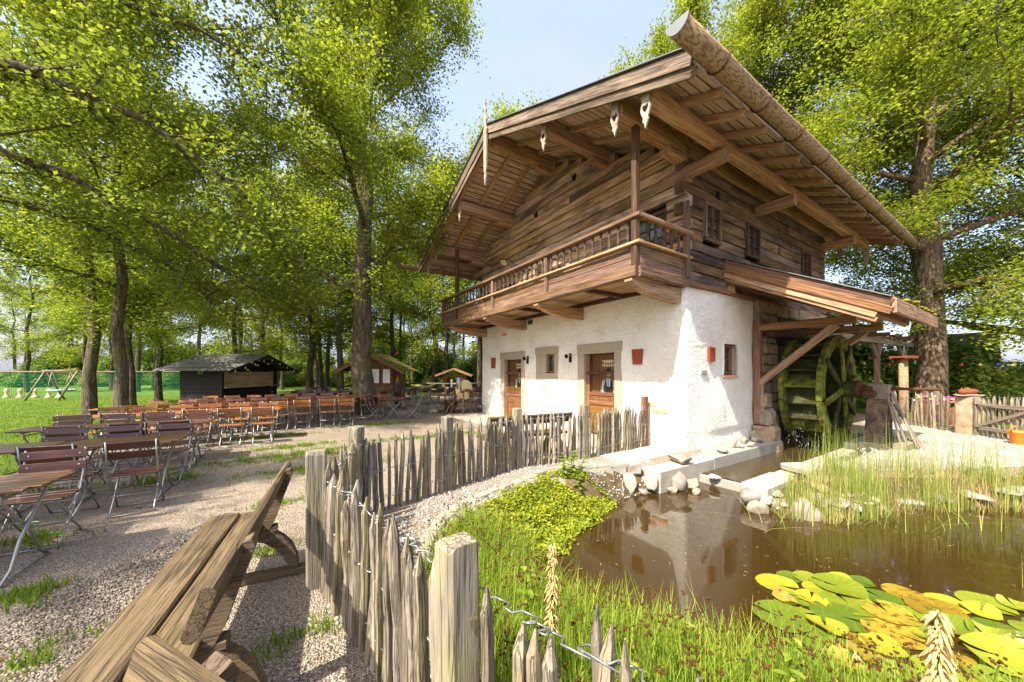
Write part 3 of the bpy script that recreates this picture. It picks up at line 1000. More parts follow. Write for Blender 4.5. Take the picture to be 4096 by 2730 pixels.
for k in (-1, 1):
    box('vent_slot', -.04, -.034, k * .065 - .05, k * .065 + .05, -.06, .06, 'black', vt)
# rope pulleys that close the doors
for (tt, zz) in ((3.42, 2.12), (5.52, 2.13)):
    pl = hbox('pulley', -.10, -.0, tt - .012, tt + .012, zz - .16, zz + .10, 'iron')
    V, F = lathe_geo([(.02, -.012), (.062, -.012), (.062, .012), (.02, .012)], 14)
    link('pulley_wheel', mesh('pulley_wheel', V, F, 'iron', False), pl, Matrix.Translation((-.10, .06, .05)) @ Matrix.Rotation(math.pi / 2, 4, 'X'))
    for dt, z1 in ((.12, .35), (-.04, .75)):
        tube('rope', [(-.10, dt, 0), (-.10, dt, z1 - zz)], .005, 'rope', pl, 5)
    tube('rope', [(-.1, 0, .06), (-.03, -.75, .09)], .006, 'rope', pl, 5)
    for k in range(4):
        a = k * math.pi / 2
        tube('weight_frame', [(-.10 + .07 * math.cos(a), .12 + .07 * math.sin(a), .02 - zz + .05), (-.10 + .07 * math.cos(a), .12 + .07 * math.sin(a), .35 - zz)], .006, 'rust', pl, 5)

# wooden wall plate on the plaster
beam('wall_plate', (-.01, GW + .1, ZL + .04), (-.01, -.05, ZL + .04), .16, .09, 'beam_dark', house)
beam('wall_plate', (-.06, -.02, ZL + .045), (GL, -.02, ZL + .045), .14, .08, 'beam_red', house)

# log storey
def ztop(t): return 8.51 - .4 * abs(t - GW / 2)
ZB = ZL + .09
def courses(z0, z1, h):
    out, z = [], z0
    while z < z1 - .05:
        hh = min(h * rnd.uniform(.85, 1.15), z1 - z)
        out.append((z, z + hh)); z += hh
    return out
def cut(lo, hi, hs):
    segs = [(lo, hi)]
    for a, b in hs:
        nx_ = []
        for p, q in segs:
            if b <= p or a >= q: nx_.append((p, q)); continue
            if a > p: nx_.append((p, a))
            if b < q: nx_.append((b, q))
        segs = nx_
    return [s for s in segs if s[1] - s[0] > .03]
gh = [(.42, 1.42, 3.5, 5.3), (3.75, 4.5, 4.1, 4.95), (6.2, 6.9, 4.1, 4.95)]
for n_, (z0, z1) in enumerate(courses(ZB, 8.2, .235)):
    zc = (z0 + z1) / 2
    # roof limit for this course
    lim = (8.51 - .235 - z1) / .4
    a, b = max(0.0, GW / 2 - lim), min(GW, GW / 2 + lim)
    if b - a < .25: break
    lo = a - (.05 if (n_ % 2 and a == 0) else 0)
    for (p, q) in cut(lo, b, [(h[0], h[1]) for h in gh if h[2] < zc < h[3]]):
        parts_ = [(p, q)]
        if q - p > 4 and n_ % 3 == 1:
            m_ = p + (q - p) * rnd.uniform(.35, .65); parts_ = [(p, m_ - .004), (m_ + .004, q)]
        for (u, v) in parts_:
            d = rnd.uniform(-.02, .02)
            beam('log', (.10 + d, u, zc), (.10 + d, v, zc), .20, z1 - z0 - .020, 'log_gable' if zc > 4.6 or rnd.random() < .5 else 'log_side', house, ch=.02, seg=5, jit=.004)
sh = [(.72, 1.42, 4.58, 5.44), (2.68, 3.40, 4.58, 5.42), (6.22, 6.95, 4.58, 5.42)]
for n_, (z0, z1) in enumerate(courses(ZB, 6.22, .225)):
    zc = (z0 + z1) / 2
    for (p, q) in cut(.21 if n_ % 2 else -.05, GL, [(h[0], h[1]) for h in sh if h[2] < zc < h[3]]):
        parts_ = [(p, q)]
        if q - p > 3 and n_ % 2:
            m_ = p + (q - p) * rnd.uniform(.3, .7); parts_ = [(p, m_ - .004), (m_ + .004, q)]
        for (u, v) in parts_:
            d = rnd.uniform(-.02, .02)
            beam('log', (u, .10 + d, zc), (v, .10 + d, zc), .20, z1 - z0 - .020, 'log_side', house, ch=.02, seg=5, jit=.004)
V, F = boxm(.17, GL - .1, .17, GW - .02, ZB, 6.2)
k0 = len(V)
link('inner_core', mesh('inner_core', V, F, 'black'), house)
V, F = prism_geo([(.05, 6.25), (GW - .05, 6.25), (GW / 2, 8.0)], 8)
link('inner_core', fix_normals(mesh('inner_gable', V, F, 'black')), house, Matrix.Translation((4.22, 0, 0)) @ Matrix.Rotation(math.pi / 2, 4, 'Z'))
# squared through-beam ends and wedge holes
for (s_, z_) in ((1.3, 5.62), (2.62, 5.05), (3.02, 5.75), (4.6, 5.0), (4.62, 5.5), (5.9, 5.35)):
    hbox('beam_end', s_, s_ + .12, -.018, .04, z_, z_ + .2, 'iron' if s_ < 2 else 'beam_dark')
for (t_, z_) in ((3.3, 7.25), (5.1, 6.85)):
    V, F = prism_geo([(0, -.10), (.05, -.08), (.09, .04), (.06, .1), (0, .03), (-.06, .1), (-.09, .04), (-.05, -.08)], .02)
    link('heart_vent', fix_normals(mesh('heart_vent', V, F, 'black')), house, Matrix.Translation((-.02, t_, z_)) @ Matrix.Rotation(math.pi / 2, 4, 'Z'))
for h in sh:
    window('window', 't', h[0], h[1], h[2], h[3], -.02, house, 'log_side' if h[0] < 1 else 'beam_dark', 2, 3, .075)
window('window', 's', .44, 1.40, 4.35, 5.28, .06, house, 'beam_dark', 2, 3, .08)
window('window', 's', 3.77, 4.48, 4.12, 4.93, .0, house, 'beam_dark', 2, 2, .08)
window('window', 's', 6.22, 6.88, 4.12, 4.93, .0, house, 'beam_dark', 2, 2, .08)
hbox('door', .06, .09, .43, 1.41, 3.55, 4.34, 'door')
# ------------------------------------------------------------------ roof
SV, SE = -2.22, 10.5                         # verge near, verge far
TE = -1.43                                    # eave overhang on the long side
roof = link('roof', None, house, loc=(0, 0, 0))
sl = math.atan(.4)
cs, sn = math.cos(sl), math.sin(sl)
def slope(side, d, off):
    """point on the slope: d metres down from the ridge, off metres below the tile surface; side -1 = long-wall side"""
    t_ = GW / 2 + side * (d * cs + 0) - side * off * sn * 0
    z = 8.51 - d * sn - off / cs
    return t_, z
DL = (GW / 2 - TE) / cs
for side in (-1, 1):
    up = (0, side * sn, cs)
    # covering in two thick sheets of shingle courses
    ncr = 26
    for k in range(ncr):
        d0, d1 = DL * k / ncr, DL * (k + 1) / ncr + .05
        t0, z0 = slope(side, d0, -.005); t1, z1 = slope(side, d1, -.035)
        V = [(SV, t0, z0), (SE, t0, z0), (SE, t1, z1), (SV, t1, z1), (SV, t0, z0 - .04), (SE, t0, z0 - .04), (SE, t1, z1 - .03), (SV, t1, z1 - .03)]
        F = [(0, 1, 2, 3), (7, 6, 5, 4), (0, 4, 5, 1), (1, 5, 6, 2), (2, 6, 7, 3), (3, 7, 4, 0)]
        link('shingle_course', fix_normals(mesh('shingle_course', V, F, 'shingle_moss')), roof)
    # red battens and pale planks below them
    tA, zA = slope(side, .02, .055); tB, zB = slope(side, DL - .03, .055)
    V = [(SV + .02, tA, zA), (SE - .02, tA, zA), (SE - .02, tB, zB), (SV + .02, tB, zB)]
    V += [(x, y, z - .012) for x, y, z in V]
    link('underlay', fix_normals(mesh('underlay', V, [(0, 1, 2, 3), (7, 6, 5, 4), (0, 4, 5, 1), (1, 5, 6, 2), (2, 6, 7, 3), (3, 7, 4, 0)], 'deck_red')), roof)
    npk = 33
    for k in range(npk):
        w = DL / npk
        d = w * (k + .5)
        t_, z = slope(side, d, .083)
        brk = SV + .03 + rnd.uniform(3, 9)
        for a, b in ((SV + .03, brk), (brk + .01, SE - .03)):
            g_ = rnd.uniform(.018, .06)
            beam('plank', (a, t_, z), (b, t_, z), w - g_, .024, 'deck', roof, up, .003)
    # rafters
    for k in range(17):
        s_ = SV + .18 + k * .77
        tA, zA = slope(side, .1, .155); tB, zB = slope(side, DL - .06, .155)
        beam('rafter', (s_, tA, zA), (s_, tB, zB), .11, .12, 'beam', roof, ch=.012, seg=4, jit=.004)
    # verge boards and zinc cap
    for (sx, o0, hgt, th, m_) in ((SV - .022, .10, .22, .04, 'verge'), (SV + .015, .275, .15, .045, 'verge')):
        tA, zA = slope(side, 0.0, o0); tB, zB = slope(side, DL + .03, o0)
        beam('verge_board', (sx, tA, zA), (sx, tB, zB), th, hgt, m_, roof, up, .006, 6, .003)
    tA, zA = slope(side, 0, -.035); tB, zB = slope(side, DL + .05, -.035)
    beam('verge_cap', (SV - .035, tA, zA), (SV - .035, tB, zB), .10, .018, 'zinc', roof, up, .003)
    tA, zA = slope(side, 0.0, .12); tB, zB = slope(side, DL + .03, .12)
    beam('verge_board', (SE + .02, tA, zA), (SE + .02, tB, zB), .04, .24, 'verge', roof, up, .006)
# ridge board
beam('ridge_cap', (SV - .05, GW / 2, 8.55), (SE, GW / 2, 8.55), .24, .05, 'zinc', roof, ch=.01)

# purlins
def zpur(t_): return ztop(t_) - .23
purl = [(GW / 2, .20, .26, -2.05), (2.15, .22, .28, -2.0), (6.65, .22, .28, -2.0), (.08, .26, .34, -2.02), (GW - .08, .26, .34, -2.02), (-.60, .20, .26, -2.08), (GW + .60, .20, .26, -2.08)]
for (t_, w, h, s0) in purl:
    z = zpur(t_) - h / 2 - (.05 if t_ == GW / 2 else 0)
    o = beam('purlin', (s0, t_, z), (SE - .3, t_, z), w, h, 'beam', roof, ch=.02, seg=8, jit=.005)
    # stepped corbel where the purlin leaves the wall
    if -.1 < t_ < GW + .1:
        beam('corbel', (-.55, t_, z - h / 2 - .08), (.05, t_, z - h / 2 - .08), w * .85, .16, 'beam', roof, ch=.03)
# cross beams carrying the outer purlin
for s_ in (.10, 3.35, 8.1):
    beam('bracket', (s_, .6, 5.86), (s_, -.80, 5.86), .21, .24, 'beam', roof, ch=.03, seg=4, jit=.004)
    beam('bracket', (s_, GW - .6, 5.86), (s_, GW + .80, 5.86), .21, .24, 'beam', roof, ch=.03, seg=4, jit=.004)
# carved drops on the purlin ends
def drop_mesh():
    half = [(.075, .0), (.075, -.22), (.06, -.27), (.085, -.33), (.095, -.40), (.07, -.48), (.045, -.53), (.055, -.58), (.02, -.64), (0.0, -.72)]
    out = half + [(-x, z) for x, z in reversed(half[:-1])]
    V, F = prism_geo(out, .035)
    return fix_normals(mesh('carved_drop', V, F, 'carved'))
dm = drop_mesh()
def heart():
    out = [(0, -.46), (.045, -.40), (.055, -.35), (.03, -.325), (0, -.355), (-.03, -.325), (-.055, -.35), (-.045, -.40)]
    V, F = prism_geo(out, .004)
    return fix_normals(mesh('heart_cutout', V, F, 'black'))
hm = heart()
for (t_, w, h, s0) in purl[1:]:
    z = zpur(t_) + .04
    o = link('carved_drop', dm, roof, Matrix.Translation((s0 - .03, t_, z)) @ Matrix.Rotation(math.pi / 2, 4, 'Z'))
    link('heart_cutout', hm, o, Matrix.Translation((0, .0195, 0)))
    link('heart_cutout', hm, o, Matrix.Translation((0, -.0195, 0)))
for t_ in (-.6, .08):
    link('carved_drop', dm, roof, Matrix.Translation((SE - .28, t_, zpur(t_) - .1)) @ Matrix.Rotation(math.pi / 2, 4, 'Z'))
# finial at the gable point
half = [(.07, -.95), (.085, -.25), (.07, .0), (.115, .12), (.06, .2), (.045, .32), (.09, .40), (.05, .47), (.03, .6), (.06, .68), (.025, .73), (.02, .82), (.05, .85), (.02, .88), (.015, .98), (0, 1.0)]
low = [(0, -1.42), (.03, -1.3), (.055, -1.18), (.03, -1.05)]
pts = low + half
out = pts + [(-x, z) for x, z in reversed(pts[1:-1])]
V, F = prism_geo(out, .04)
link('finial', fix_normals(mesh('finial', V, F, 'carved')), roof, Matrix.Translation((SV - .075, GW / 2, 8.25)) @ Matrix.Rotation(math.pi / 2, 4, 'Z'))

# hollowed-log gutters
def gutter(t_, s0, s1, z, name='gutter'):
    n = 14; r0, r1 = .145, .112
    V, F = [], []
    segs = 14
    for i in range(segs + 1):
        s_ = (s1 - s0) * i / segs
        k = 1 + .05 * math.sin(i * 1.7) - .012 * i
        for (r, rev) in ((r0, False), (r1, True)):
            ang = [math.pi + math.pi * j / n for j in range(n + 1)]
            if rev: ang = ang[::-1]
            for a in ang:
                V.append((s_, r * k * math.cos(a), r * k * math.sin(a) * 1.08 + (.0 if not rev else .012)))
    m_ = 2 * (n + 1)
    for i in range(segs):
        for j in range(m_):
            a, b = i * m_ + j, i * m_ + (j + 1) % m_
            F.append((a, b, b + m_, a + m_))
    F.append(tuple(range(m_))); F.append(tuple(range(segs * m_, segs * m_ + m_)))
    o = link(name, fix_normals(mesh(name, V, F, 'log_gutter', True)), roof, loc=(s0, t_, z))
    # zinc end plate
    a = [math.pi + math.pi * j / n for j in range(n + 1)]
    V, F = prism_geo([(.158 * math.cos(x), .168 * math.sin(x)) for x in a], .012)
    link('end_plate', fix_normals(mesh('end_plate', V, F, 'zinc')), o, Matrix.Translation((-.008, 0, .02)) @ Matrix.Rotation(math.pi / 2, 4, 'Z'))
    # iron hooks
    s_ = 1.0
    while s_ < s1 - s0:
        pts = [(s_, .162 * math.cos(x), .172 * math.sin(x)) for x in [math.pi * .93 + math.pi * 1.14 * j / 12 for j in range(13)]]
        tube('hook', pts, .012, 'rust', o, 6, org=(0, 0, 0))
        s_ += 1.35
    return o
t = NT('hollowed_log')
co = t.coord()
n = t.noise(t.mapping(co, (5, 12, 12)), 2.2, 6, .6, 2.2)
wv_ = t.node('ShaderNodeTexWave', wave_type='BANDS')
t.l.new(t.mapping(co, (1.2, 7, 7)), wv_.inputs['Vector'])
wv_.inputs['Scale'].default_value = 1.2; wv_.inputs['Distortion'].default_value = 14; wv_.inputs['Detail'].default_value = 4; wv_.inputs['Detail Scale'].default_value = 2.2
c = t.ramp(t.math('ADD', t.math('MULTIPLY', wv_.outputs['Fac'], .5), t.math('MULTIPLY', n, .5)), [(.25, (.14, .085, .045)), (.45, (.25, .175, .10)), (.7, (.29, .225, .135))])
t.bump(n, .4, .015)
M['log_gutter'] = t.done(c, .8, .2)
gutter(-1.60, -2.85, 11.1, 6.10)
gutter(GW + 1.60, -3.1, 10.9, 6.10)
# chimney stub behind the ridge line and moss tufts on the eave
ch_ = box('chimney', 1.0, 1.5, -.25, .25, 6.6, 7.25, 'mortar', roof, .02)
box('chimney_cap', -.34, .34, -.34, .34, .33, .39, 'zinc', ch_)
for k in range(46):
    s_ = 1.5 + 9.0 * (k / 45.0) ** .8 + rnd.uniform(-.08, .08)
    r_ = rnd.uniform(.03, .085)
    o = link('moss_tuft', rock_mesh(900 + k % 6, 1.6, 1, .7, 'moss', 2, .8), roof, loc=(s_, TE - rnd.uniform(-.1, .02), ztop(TE) + .035 + rnd.uniform(-.01, .02)))
    o.scale = (r_, r_, r_)

# ------------------------------------------------------------------ balcony
SB, TB0, TB1 = -1.55, -.02, 9.25
balc = beam('balcony', (SB, TB1, 3.53), (SB, TB0, 3.53), .16, .20, 'balcony', house, ch=.02, seg=8, jit=.004)
inv = frame((SB, TB1, 3.53), (SB, TB0, 3.53))[0].inverted()
def bb(name, p0, p1, w, h, mat, up=(0, 0, 1), **k):
    m, L = frame(p0, p1, up)
    return link(name, beam_mesh(L, w, h, mat, k.get('ch', .006), k.get('seg', 1), k.get('jit', 0.0)), balc, inv @ m)
for k in range(8):                                # floor boards
    s_ = SB + .12 + k * .185
    bb('floor_board', (s_, TB1, 3.60), (s_, TB0, 3.60), .178, .035, 'beam')
for t_ in (1.6, 4.3, 7.1):
    bb('joist', (.05, t_, 3.53), (SB + .3, t_, 3.53), .10, .09, 'beam_dark')
bb('edge_beam', (SB, TB0 + .0, 3.53), (.0, TB0 - .0, 3.53), .14, .19, 'balcony', ch=.02)
bb('edge_beam', (SB, TB1, 3.53), (.0, TB1, 3.53), .14, .19, 'balcony', ch=.02)
PT = [0.03, 2.63, 5.25, 7.9, 9.2]
for i in range(4):                                # panels, rails, balusters of the front
    a, b = PT[i], PT[i + 1]
    for j in range(2):
        bb('panel_board', (SB + .02, b - .05, 3.72 + j * .185), (SB + .02, a + .05, 3.72 + j * .185), .03, .18, 'balcony')
bb('lower_rail', (SB - .02, TB1 + .05, 4.055), (SB - .02, TB0 - .1, 4.055), .15, .055, 'beam', ch=.014, seg=10, jit=.004)
bb('lower_rail', (SB, TB0 - .03, 4.05), (.12, TB0 - .03, 4.05), .13, .055, 'beam', ch=.014)
bb('hand_rail', (SB - .02, TB1 + .1, 4.545), (SB - .02, TB0 - .1, 4.545), .16, .085, 'balcony', ch=.02, seg=10, jit=.005)
bb('hand_rail', (SB - .02, TB0 - .03, 4.55), (.16, TB0 - .03, 4.55), .15, .085, 'beam_pale', ch=.02)
bb('hand_rail', (SB, TB1, 4.54), (.0, TB1, 4.54), .14, .08, 'balcony', ch=.02)
for j in range(2):
    bb('panel_board', (SB + .06, TB0, 3.72 + j * .185), (-.02, TB0, 3.72 + j * .185), .03, .18, 'balcony')
    bb('panel_board', (SB + .06, TB1, 3.72 + j * .185), (-.02, TB1, 3.72 + j * .185), .03, .18, 'balcony')
for i, t_ in enumerate(PT):
    top = 6.22 if i in (0, 3) else 4.5
    bb('post', (SB, t_, 3.45), (SB, t_, top), .12, .12, 'balcony' if i not in (0, 3) else 'beam_dark', up=(0, 1, 0), ch=.012, seg=4, jit=.003)
bb('post', (.0 - .03, -.06, 3.62), (-.03, -.06, 5.2), .10, .11, 'balcony', up=(0, 1, 0), ch=.012)
prof = [(.030, 0), (.034, .012), (.030, .03), (.022, .05), (.034, .075), (.040, .10), (.034, .125), (.024, .14), (.032, .15), (.024, .16), (.020, .20), (.027, .215), (.020, .23), (.030, .25), (.034, .28), (.028, .32), (.018, .345), (.03, .36), (.022, .375), (.030, .40), (.030, .425)]
V, F = lathe_geo(prof, 10)
bal_me = mesh('baluster', V, F, 'baluster', True)
def bal(s_, t_):
    link('baluster', bal_me, balc, inv @ Matrix.Translation((s_, t_, 4.082)))
for i in range(4):
    a, b = PT[i] + .17, PT[i + 1] - .17
    n = max(2, round((b - a) / .235) + 1)
    for k in range(n):
        bal(SB, a + (b - a) * k / (n - 1))
for k in range(5):
    bal(SB + .28 + k * .255, TB0)
    bal(SB + .28 + k * .255, TB1)
# carved console beams below
def console(t_):
    L = 1.62
    out = [(.2, .0), (.2, -.30), (-.15, -.30), (-.7, -.28), (-1.1, -.22), (-1.35, -.17), (-1.38, -.13), (-1.5, -.12), (-1.56, -.06), (-1.6, -.05), (-1.6, 0)]
    V, F = prism_geo(out, .17)
    return fix_normals(mesh('console', V, F, 'beam'))
cm = console(0)
for t_ in (.16, 3.02, 5.72, 8.45):
    link('console', cm, balc, inv @ Matrix.Translation((0, t_, 3.43)))
# enamel wall lamp under the eave, on the gable
lamp = thing('wall_lamp', 'small cream enamel gooseneck lamp on the log gable above the balcony', 'lamp', hp(-.02, 6.35, 5.55), ANG)
tube('bracket', [(.02, 0, 0), (-.06, 0, .02), (-.16, .05, .14), (-.26, .08, .16), (-.34, .1, .1)], .012, 'iron', lamp, 6)
V, F = lathe_geo([(.02, .0), (.03, -.02), (.05, -.05), (.11, -.09), (.13, -.12), (.12, -.12), (.04, -.06)], 16)
link('lamp_shade', mesh('lamp_shade', V, F, 'enamel', True), lamp, Matrix.Translation((-.35, .1, .1)) @ Matrix.Rotation(.5, 4, 'Y'))
# twig wreath hanging on the balusters
wr = thing('twig_wreath', 'grey twig wreath hung behind the balcony balusters', 'wreath', hp(-1.36, 3.5, 4.25), ANG)
for k in range(6):
    r0 = .2 + .02 * k
    pts = [(rnd.uniform(-.03, .03), (r0 + rnd.uniform(-.03, .03)) * math.cos(a), (r0 + rnd.uniform(-.03, .03)) * math.sin(a)) for a in [2 * math.pi * j / 16 for j in range(17)]]
    tube('twig', pts, .012, 'grey_timber', wr, 5, org=(0, 0, 0))
# ------------------------------------------------------------------ stone wall behind the wheel
def at(px, py, z=0.0):
    """surveyed spot: a mark in the 2353 px wide photograph, standing at height z"""
    y = (1.65 - z) * 816 / (py - 858)
    return Vector(((px - 1176) / 816 * y, y, z))

def block_mesh(a, b, c, mat, bev=.03, jit=.014):
    V, F = boxm(-a / 2, a / 2, -b / 2, b / 2, -c / 2, c / 2)
    bm = bmesh.new(); vs = [bm.verts.new(v) for v in V]
    for f in F: bm.faces.new([vs[k] for k in f])
    bmesh.ops.bevel(bm, geom=bm.edges[:], offset=min(bev, a * .3, c * .3), segments=1, affect='EDGES')
    for v in bm.verts: v.co += Vector((rs.uniform(-jit, jit), rs.uniform(-jit, jit), rs.uniform(-jit, jit)))
    me = bpy.data.meshes.new('stone'); bm.to_mesh(me); bm.free(); me.materials.append(M[mat])
    return me
rs = random.Random(21)
hbox('stone_backing', 3.08, GL - .06, .03, .31, -.6, ZL, 'mortar')
rs = random.Random(21)
z = -.5
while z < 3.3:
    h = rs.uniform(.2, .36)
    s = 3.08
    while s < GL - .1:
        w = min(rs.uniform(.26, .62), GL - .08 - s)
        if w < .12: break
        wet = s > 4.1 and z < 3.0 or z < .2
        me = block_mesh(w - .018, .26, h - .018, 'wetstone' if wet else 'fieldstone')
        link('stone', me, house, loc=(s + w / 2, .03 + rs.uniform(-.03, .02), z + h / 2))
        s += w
    z += h
for (s, t_, z, a, b, c) in ((3.22, -.22, .05, .22, .26, .30), (3.2, -.2, .55, .2, .22, .22), (3.5, -.15, .35, .2, .2, .3), (3.15, -.35, -.25, .25, .25, .18), (3.25, -.14, .95, .2, .16, .2)):
    link('stone', block_mesh(a * 1.9, b * 1.9, c * 1.9, 'fieldstone', .05, .03), house, loc=(s, t_, z))

# ------------------------------------------------------------------ lean-to over the wheel
sh_ = thing('wheel_shelter', 'lean-to roof of reddish timber with mossy eave over the water wheel', 'shelter', hp(0, 0, 0), ANG)
S0, S1, T1 = 1.6, 5.45, -2.72
def zr(t_): return 4.27 + .507 * t_
upr = Vector((0, -.452, .892))
def rb(name, p0, p1, w, h, mat, up=(0, 0, 1), **k):
    return beam(name, p0, p1, w, h, mat, sh_, up, k.get('ch', .01), k.get('seg', 4), k.get('jit', .004), k.get('taper', 1))
# shingle covering, boards below, rafters
for k in range(12):
    a, b = -.0 + T1 * k / 12, T1 * (k + 1) / 12 - .04
    V = [(S0 + .03, a, zr(a) + .035), (S1, a, zr(a) + .035), (S1, b, zr(b) + .06), (S0 + .03, b, zr(b) + .06)]
    V += [(x, y, z - .03) for x, y, z in V]
    link('shingle_course', fix_normals(mesh('shingle_course', V, [(0, 1, 2, 3), (7, 6, 5, 4), (0, 4, 5, 1), (1, 5, 6, 2), (2, 6, 7, 3), (3, 7, 4, 0)], 'shingle_moss')), sh_)
for k in range(14):
    t_ = T1 * (k + .5) / 14
    rb('plank', (S0 + .05, t_, zr(t_) - .005), (S1 - .02, t_, zr(t_) - .005), .19, .024, 'beam_red' if k % 3 else 'deck', upr, ch=.003, seg=1, jit=0)
for s_ in (2.6, 3.45, 4.3, 5.2):
    rb('rafter', (s_, .0, zr(0) - .09), (s_, T1 + .05, zr(T1) - .09), .10, .12, 'beam')
# stacked verge boards, zinc strip, eave board
for (ds, o, h, m_) in ((0, -.045, .15, 'beam_red'), (-.02, -.185, .13, 'beam_red'), (.01, -.315, .12, 'beam'), (.04, -.41, .08, 'beam_pale')):
    e = T1 * (1.0 if o > -.2 else .93)
    rb('verge_board', (S0 + ds, .0, zr(0) + o), (S0 + ds, e, zr(e) + o), .05, h, m_, upr, seg=8)
rb('verge_cap', (S0 - .01, .0, zr(0) + .06), (S0 - .01, T1, zr(T1) + .06), .13, .02, 'zinc', upr, seg=1, jit=0)
rb('eave_board', (S0 + .0, T1 - .03, zr(T1) - .09), (S1, T1 - .03, zr(T1) - .09), .06, .25, 'beam_pale', seg=6)
rb('eave_board', (S1 - .02, .0, zr(0) - .06), (S1 - .02, T1, zr(T1) - .06), .05, .2, 'beam_pale', upr)
for k in range(40):
    s_ = S0 + .35 + (S1 - S0 - .4) * k / 39
    r_ = rnd.uniform(.03, .075)
    o = link('moss_tuft', rock_mesh(900 + k % 6, 1.5, 1, .6, 'moss', 2, .8), sh_, loc=(s_, T1 + rnd.uniform(-.05, .12), zr(T1) + .07 + rnd.uniform(0, .04)))
    o.scale = (r_, r_, r_)
# carrying frame
rb('rafter_beam', (2.0, .05, zr(0) - .42), (2.0, -2.0, zr(-2.0) - .34), .17, .22, 'beam_dark', ch=.02)  # shade under the lean-to put into the colour by dark timber
rb('rafter_beam', (1.72, .02, zr(0) - .40), (1.72, -.55, zr(-.55) - .36), .18, .2, 'beam_red', ch=.03)
rb('purlin', (1.95, -1.78, 3.04), (S1 + .1, -1.78, 3.04), .22, .27, 'beam_pale', ch=.02, seg=6)
rb('purlin', (2.3, -2.28, 2.86), (S1 + .05, -2.28, 2.86), .12, .16, 'beam_pale', ch=.02)
rb('post', (3.1, -.09, .42), (3.1, -.09, 3.0), .17, .16, 'beam_red', up=(0, 1, 0), ch=.02)
rb('post', (1.82, -.07, ZL + .05), (1.82, -.07, 3.95), .15, .14, 'beam', up=(0, 1, 0), ch=.02)
for s_, m_ in ((3.1, 'beam_red'), (5.35, 'beam')):
    rb('tie_beam', (s_, .0, 2.80), (s_, -1.92, 2.79), .15, .18, m_, ch=.02)
    rb('brace', (s_, -.10, 1.36), (s_, -1.62, 2.72), .13, .15, m_ if s_ > 4 else 'beam', ch=.02)
rb('strut', (3.1, -.19, .5), (3.1, -.19, 1.5), .06, .10, 'grey_timber', up=(0, 1, 0))
rb('launder_beam', (3.3, -.25, 2.72), (7.2, -.35, 2.72), .3, .28, 'beam_dark', ch=.02)

# ------------------------------------------------------------------ water wheel
WR, WZ, WS = 1.33, 1.27, 4.46
TI, TO = -.57, -1.30
wheel = thing('waterwheel', 'large wooden mill wheel coated in green moss in its channel', 'water wheel', hp(WS, 0, WZ), ANG)
def ring_seg(a0, a1, r0, r1, th, mat, n=4):
    V, F = [], []
    for i in range(n + 1):
        a = a0 + (a1 - a0) * i / n
        for (r, y) in ((r0, -th / 2), (r1, -th / 2), (r1, th / 2), (r0, th / 2)):
            q = 1 + rs.uniform(-.006, .006)
            V.append((r * q * math.cos(a), y + rs.uniform(-.004, .004), r * q * math.sin(a)))
    for i in range(n):
        for j in range(4):
            a, b = i * 4 + j, i * 4 + (j + 1) % 4
            F.append((a, b, b + 4, a + 4))
    F.append((0, 1, 2, 3)); F.append((n * 4 + 3, n * 4 + 2, n * 4 + 1, n * 4))
    return fix_normals(mesh('rim', V, F, mat))
for tt in (TI, TO):
    for k in range(8):
        link('rim', ring_seg(k * math.pi / 4 + .01 + .2, (k + 1) * math.pi / 4 - .01 + .2, 1.06, WR, .10, 'moss_wood', 5), wheel, loc=(0, tt, 0))
nb = 20
for k in range(nb):
    a = 2 * math.pi * k / nb + .1
    ca, sa = math.cos(a), math.sin(a)
    # bucket board: leans outward across the direction of travel
    b2 = a + .17
    p_in, p_out = (1.05 * math.cos(a), 1.05 * math.sin(a)), (1.29 * math.cos(b2), 1.29 * math.sin(b2))
    mid = ((p_in[0] + p_out[0]) / 2, (p_in[1] + p_out[1]) / 2)
    dv = Vector((p_out[0] - p_in[0], 0, p_out[1] - p_in[1]))
    beam('paddle', (mid[0], TI - .03, mid[1]), (mid[0], TO + .03, mid[1]), .035, dv.length, 'moss_wood' if k % 3 == 0 else 'wet_wood', wheel, up=tuple(dv.normalized()), ch=.006, seg=5, jit=.004)
    # sole board closing the bucket towards the axle
    c = a + math.pi / nb
    q = 1.045
    beam('sole_board', (q * math.cos(c), TI - .03, q * math.sin(c)), (q * math.cos(c), TO + .03, q * math.sin(c)), 2 * q * math.tan(math.pi / nb) * .96, .03, 'wet_wood', wheel, up=(math.cos(c), 0, math.sin(c)), ch=.004)
for tt in (TO - .075, TI + .0):
    for k in range(4):
        a = k * math.pi / 4 + .22
        o_ = .0 if k % 2 else -.05
        L_ = 1.24
        beam('spoke', (-L_ * math.cos(a), tt + o_, -L_ * math.sin(a)), (L_ * math.cos(a), tt + o_, L_ * math.sin(a)), .05, .15, 'wet_wood' if k % 2 else 'moss_wood', wheel, up=(-math.sin(a), 0, math.cos(a)), ch=.01, seg=5, jit=.004)
def axial(name, y0, y1, r, mat, parent, n=18, r1=None):
    V, F = tube_geo([(0, y0, 0), (0, y1, 0)], [r, r1 or r], n)
    return link(name, mesh(name, V, F, mat), parent)
axial('hub', TI + .1, TO - .38, .205, 'wet_wood', wheel, 14)
axial('hub_ring', TO - .36, TO - .41, .215, 'rust', wheel, 18)
axial('axle', TO - .3, TO - .82, .055, 'rust', wheel, 12)
axial('axle', TO - .5, TO - .62, .10, 'rust', wheel, 12)
tube('shaft', [(.1, TO - .6, .03), (.25, TO - 1.6, .03)], .035, 'rust', wheel, 8, org=(0, 0, 0))

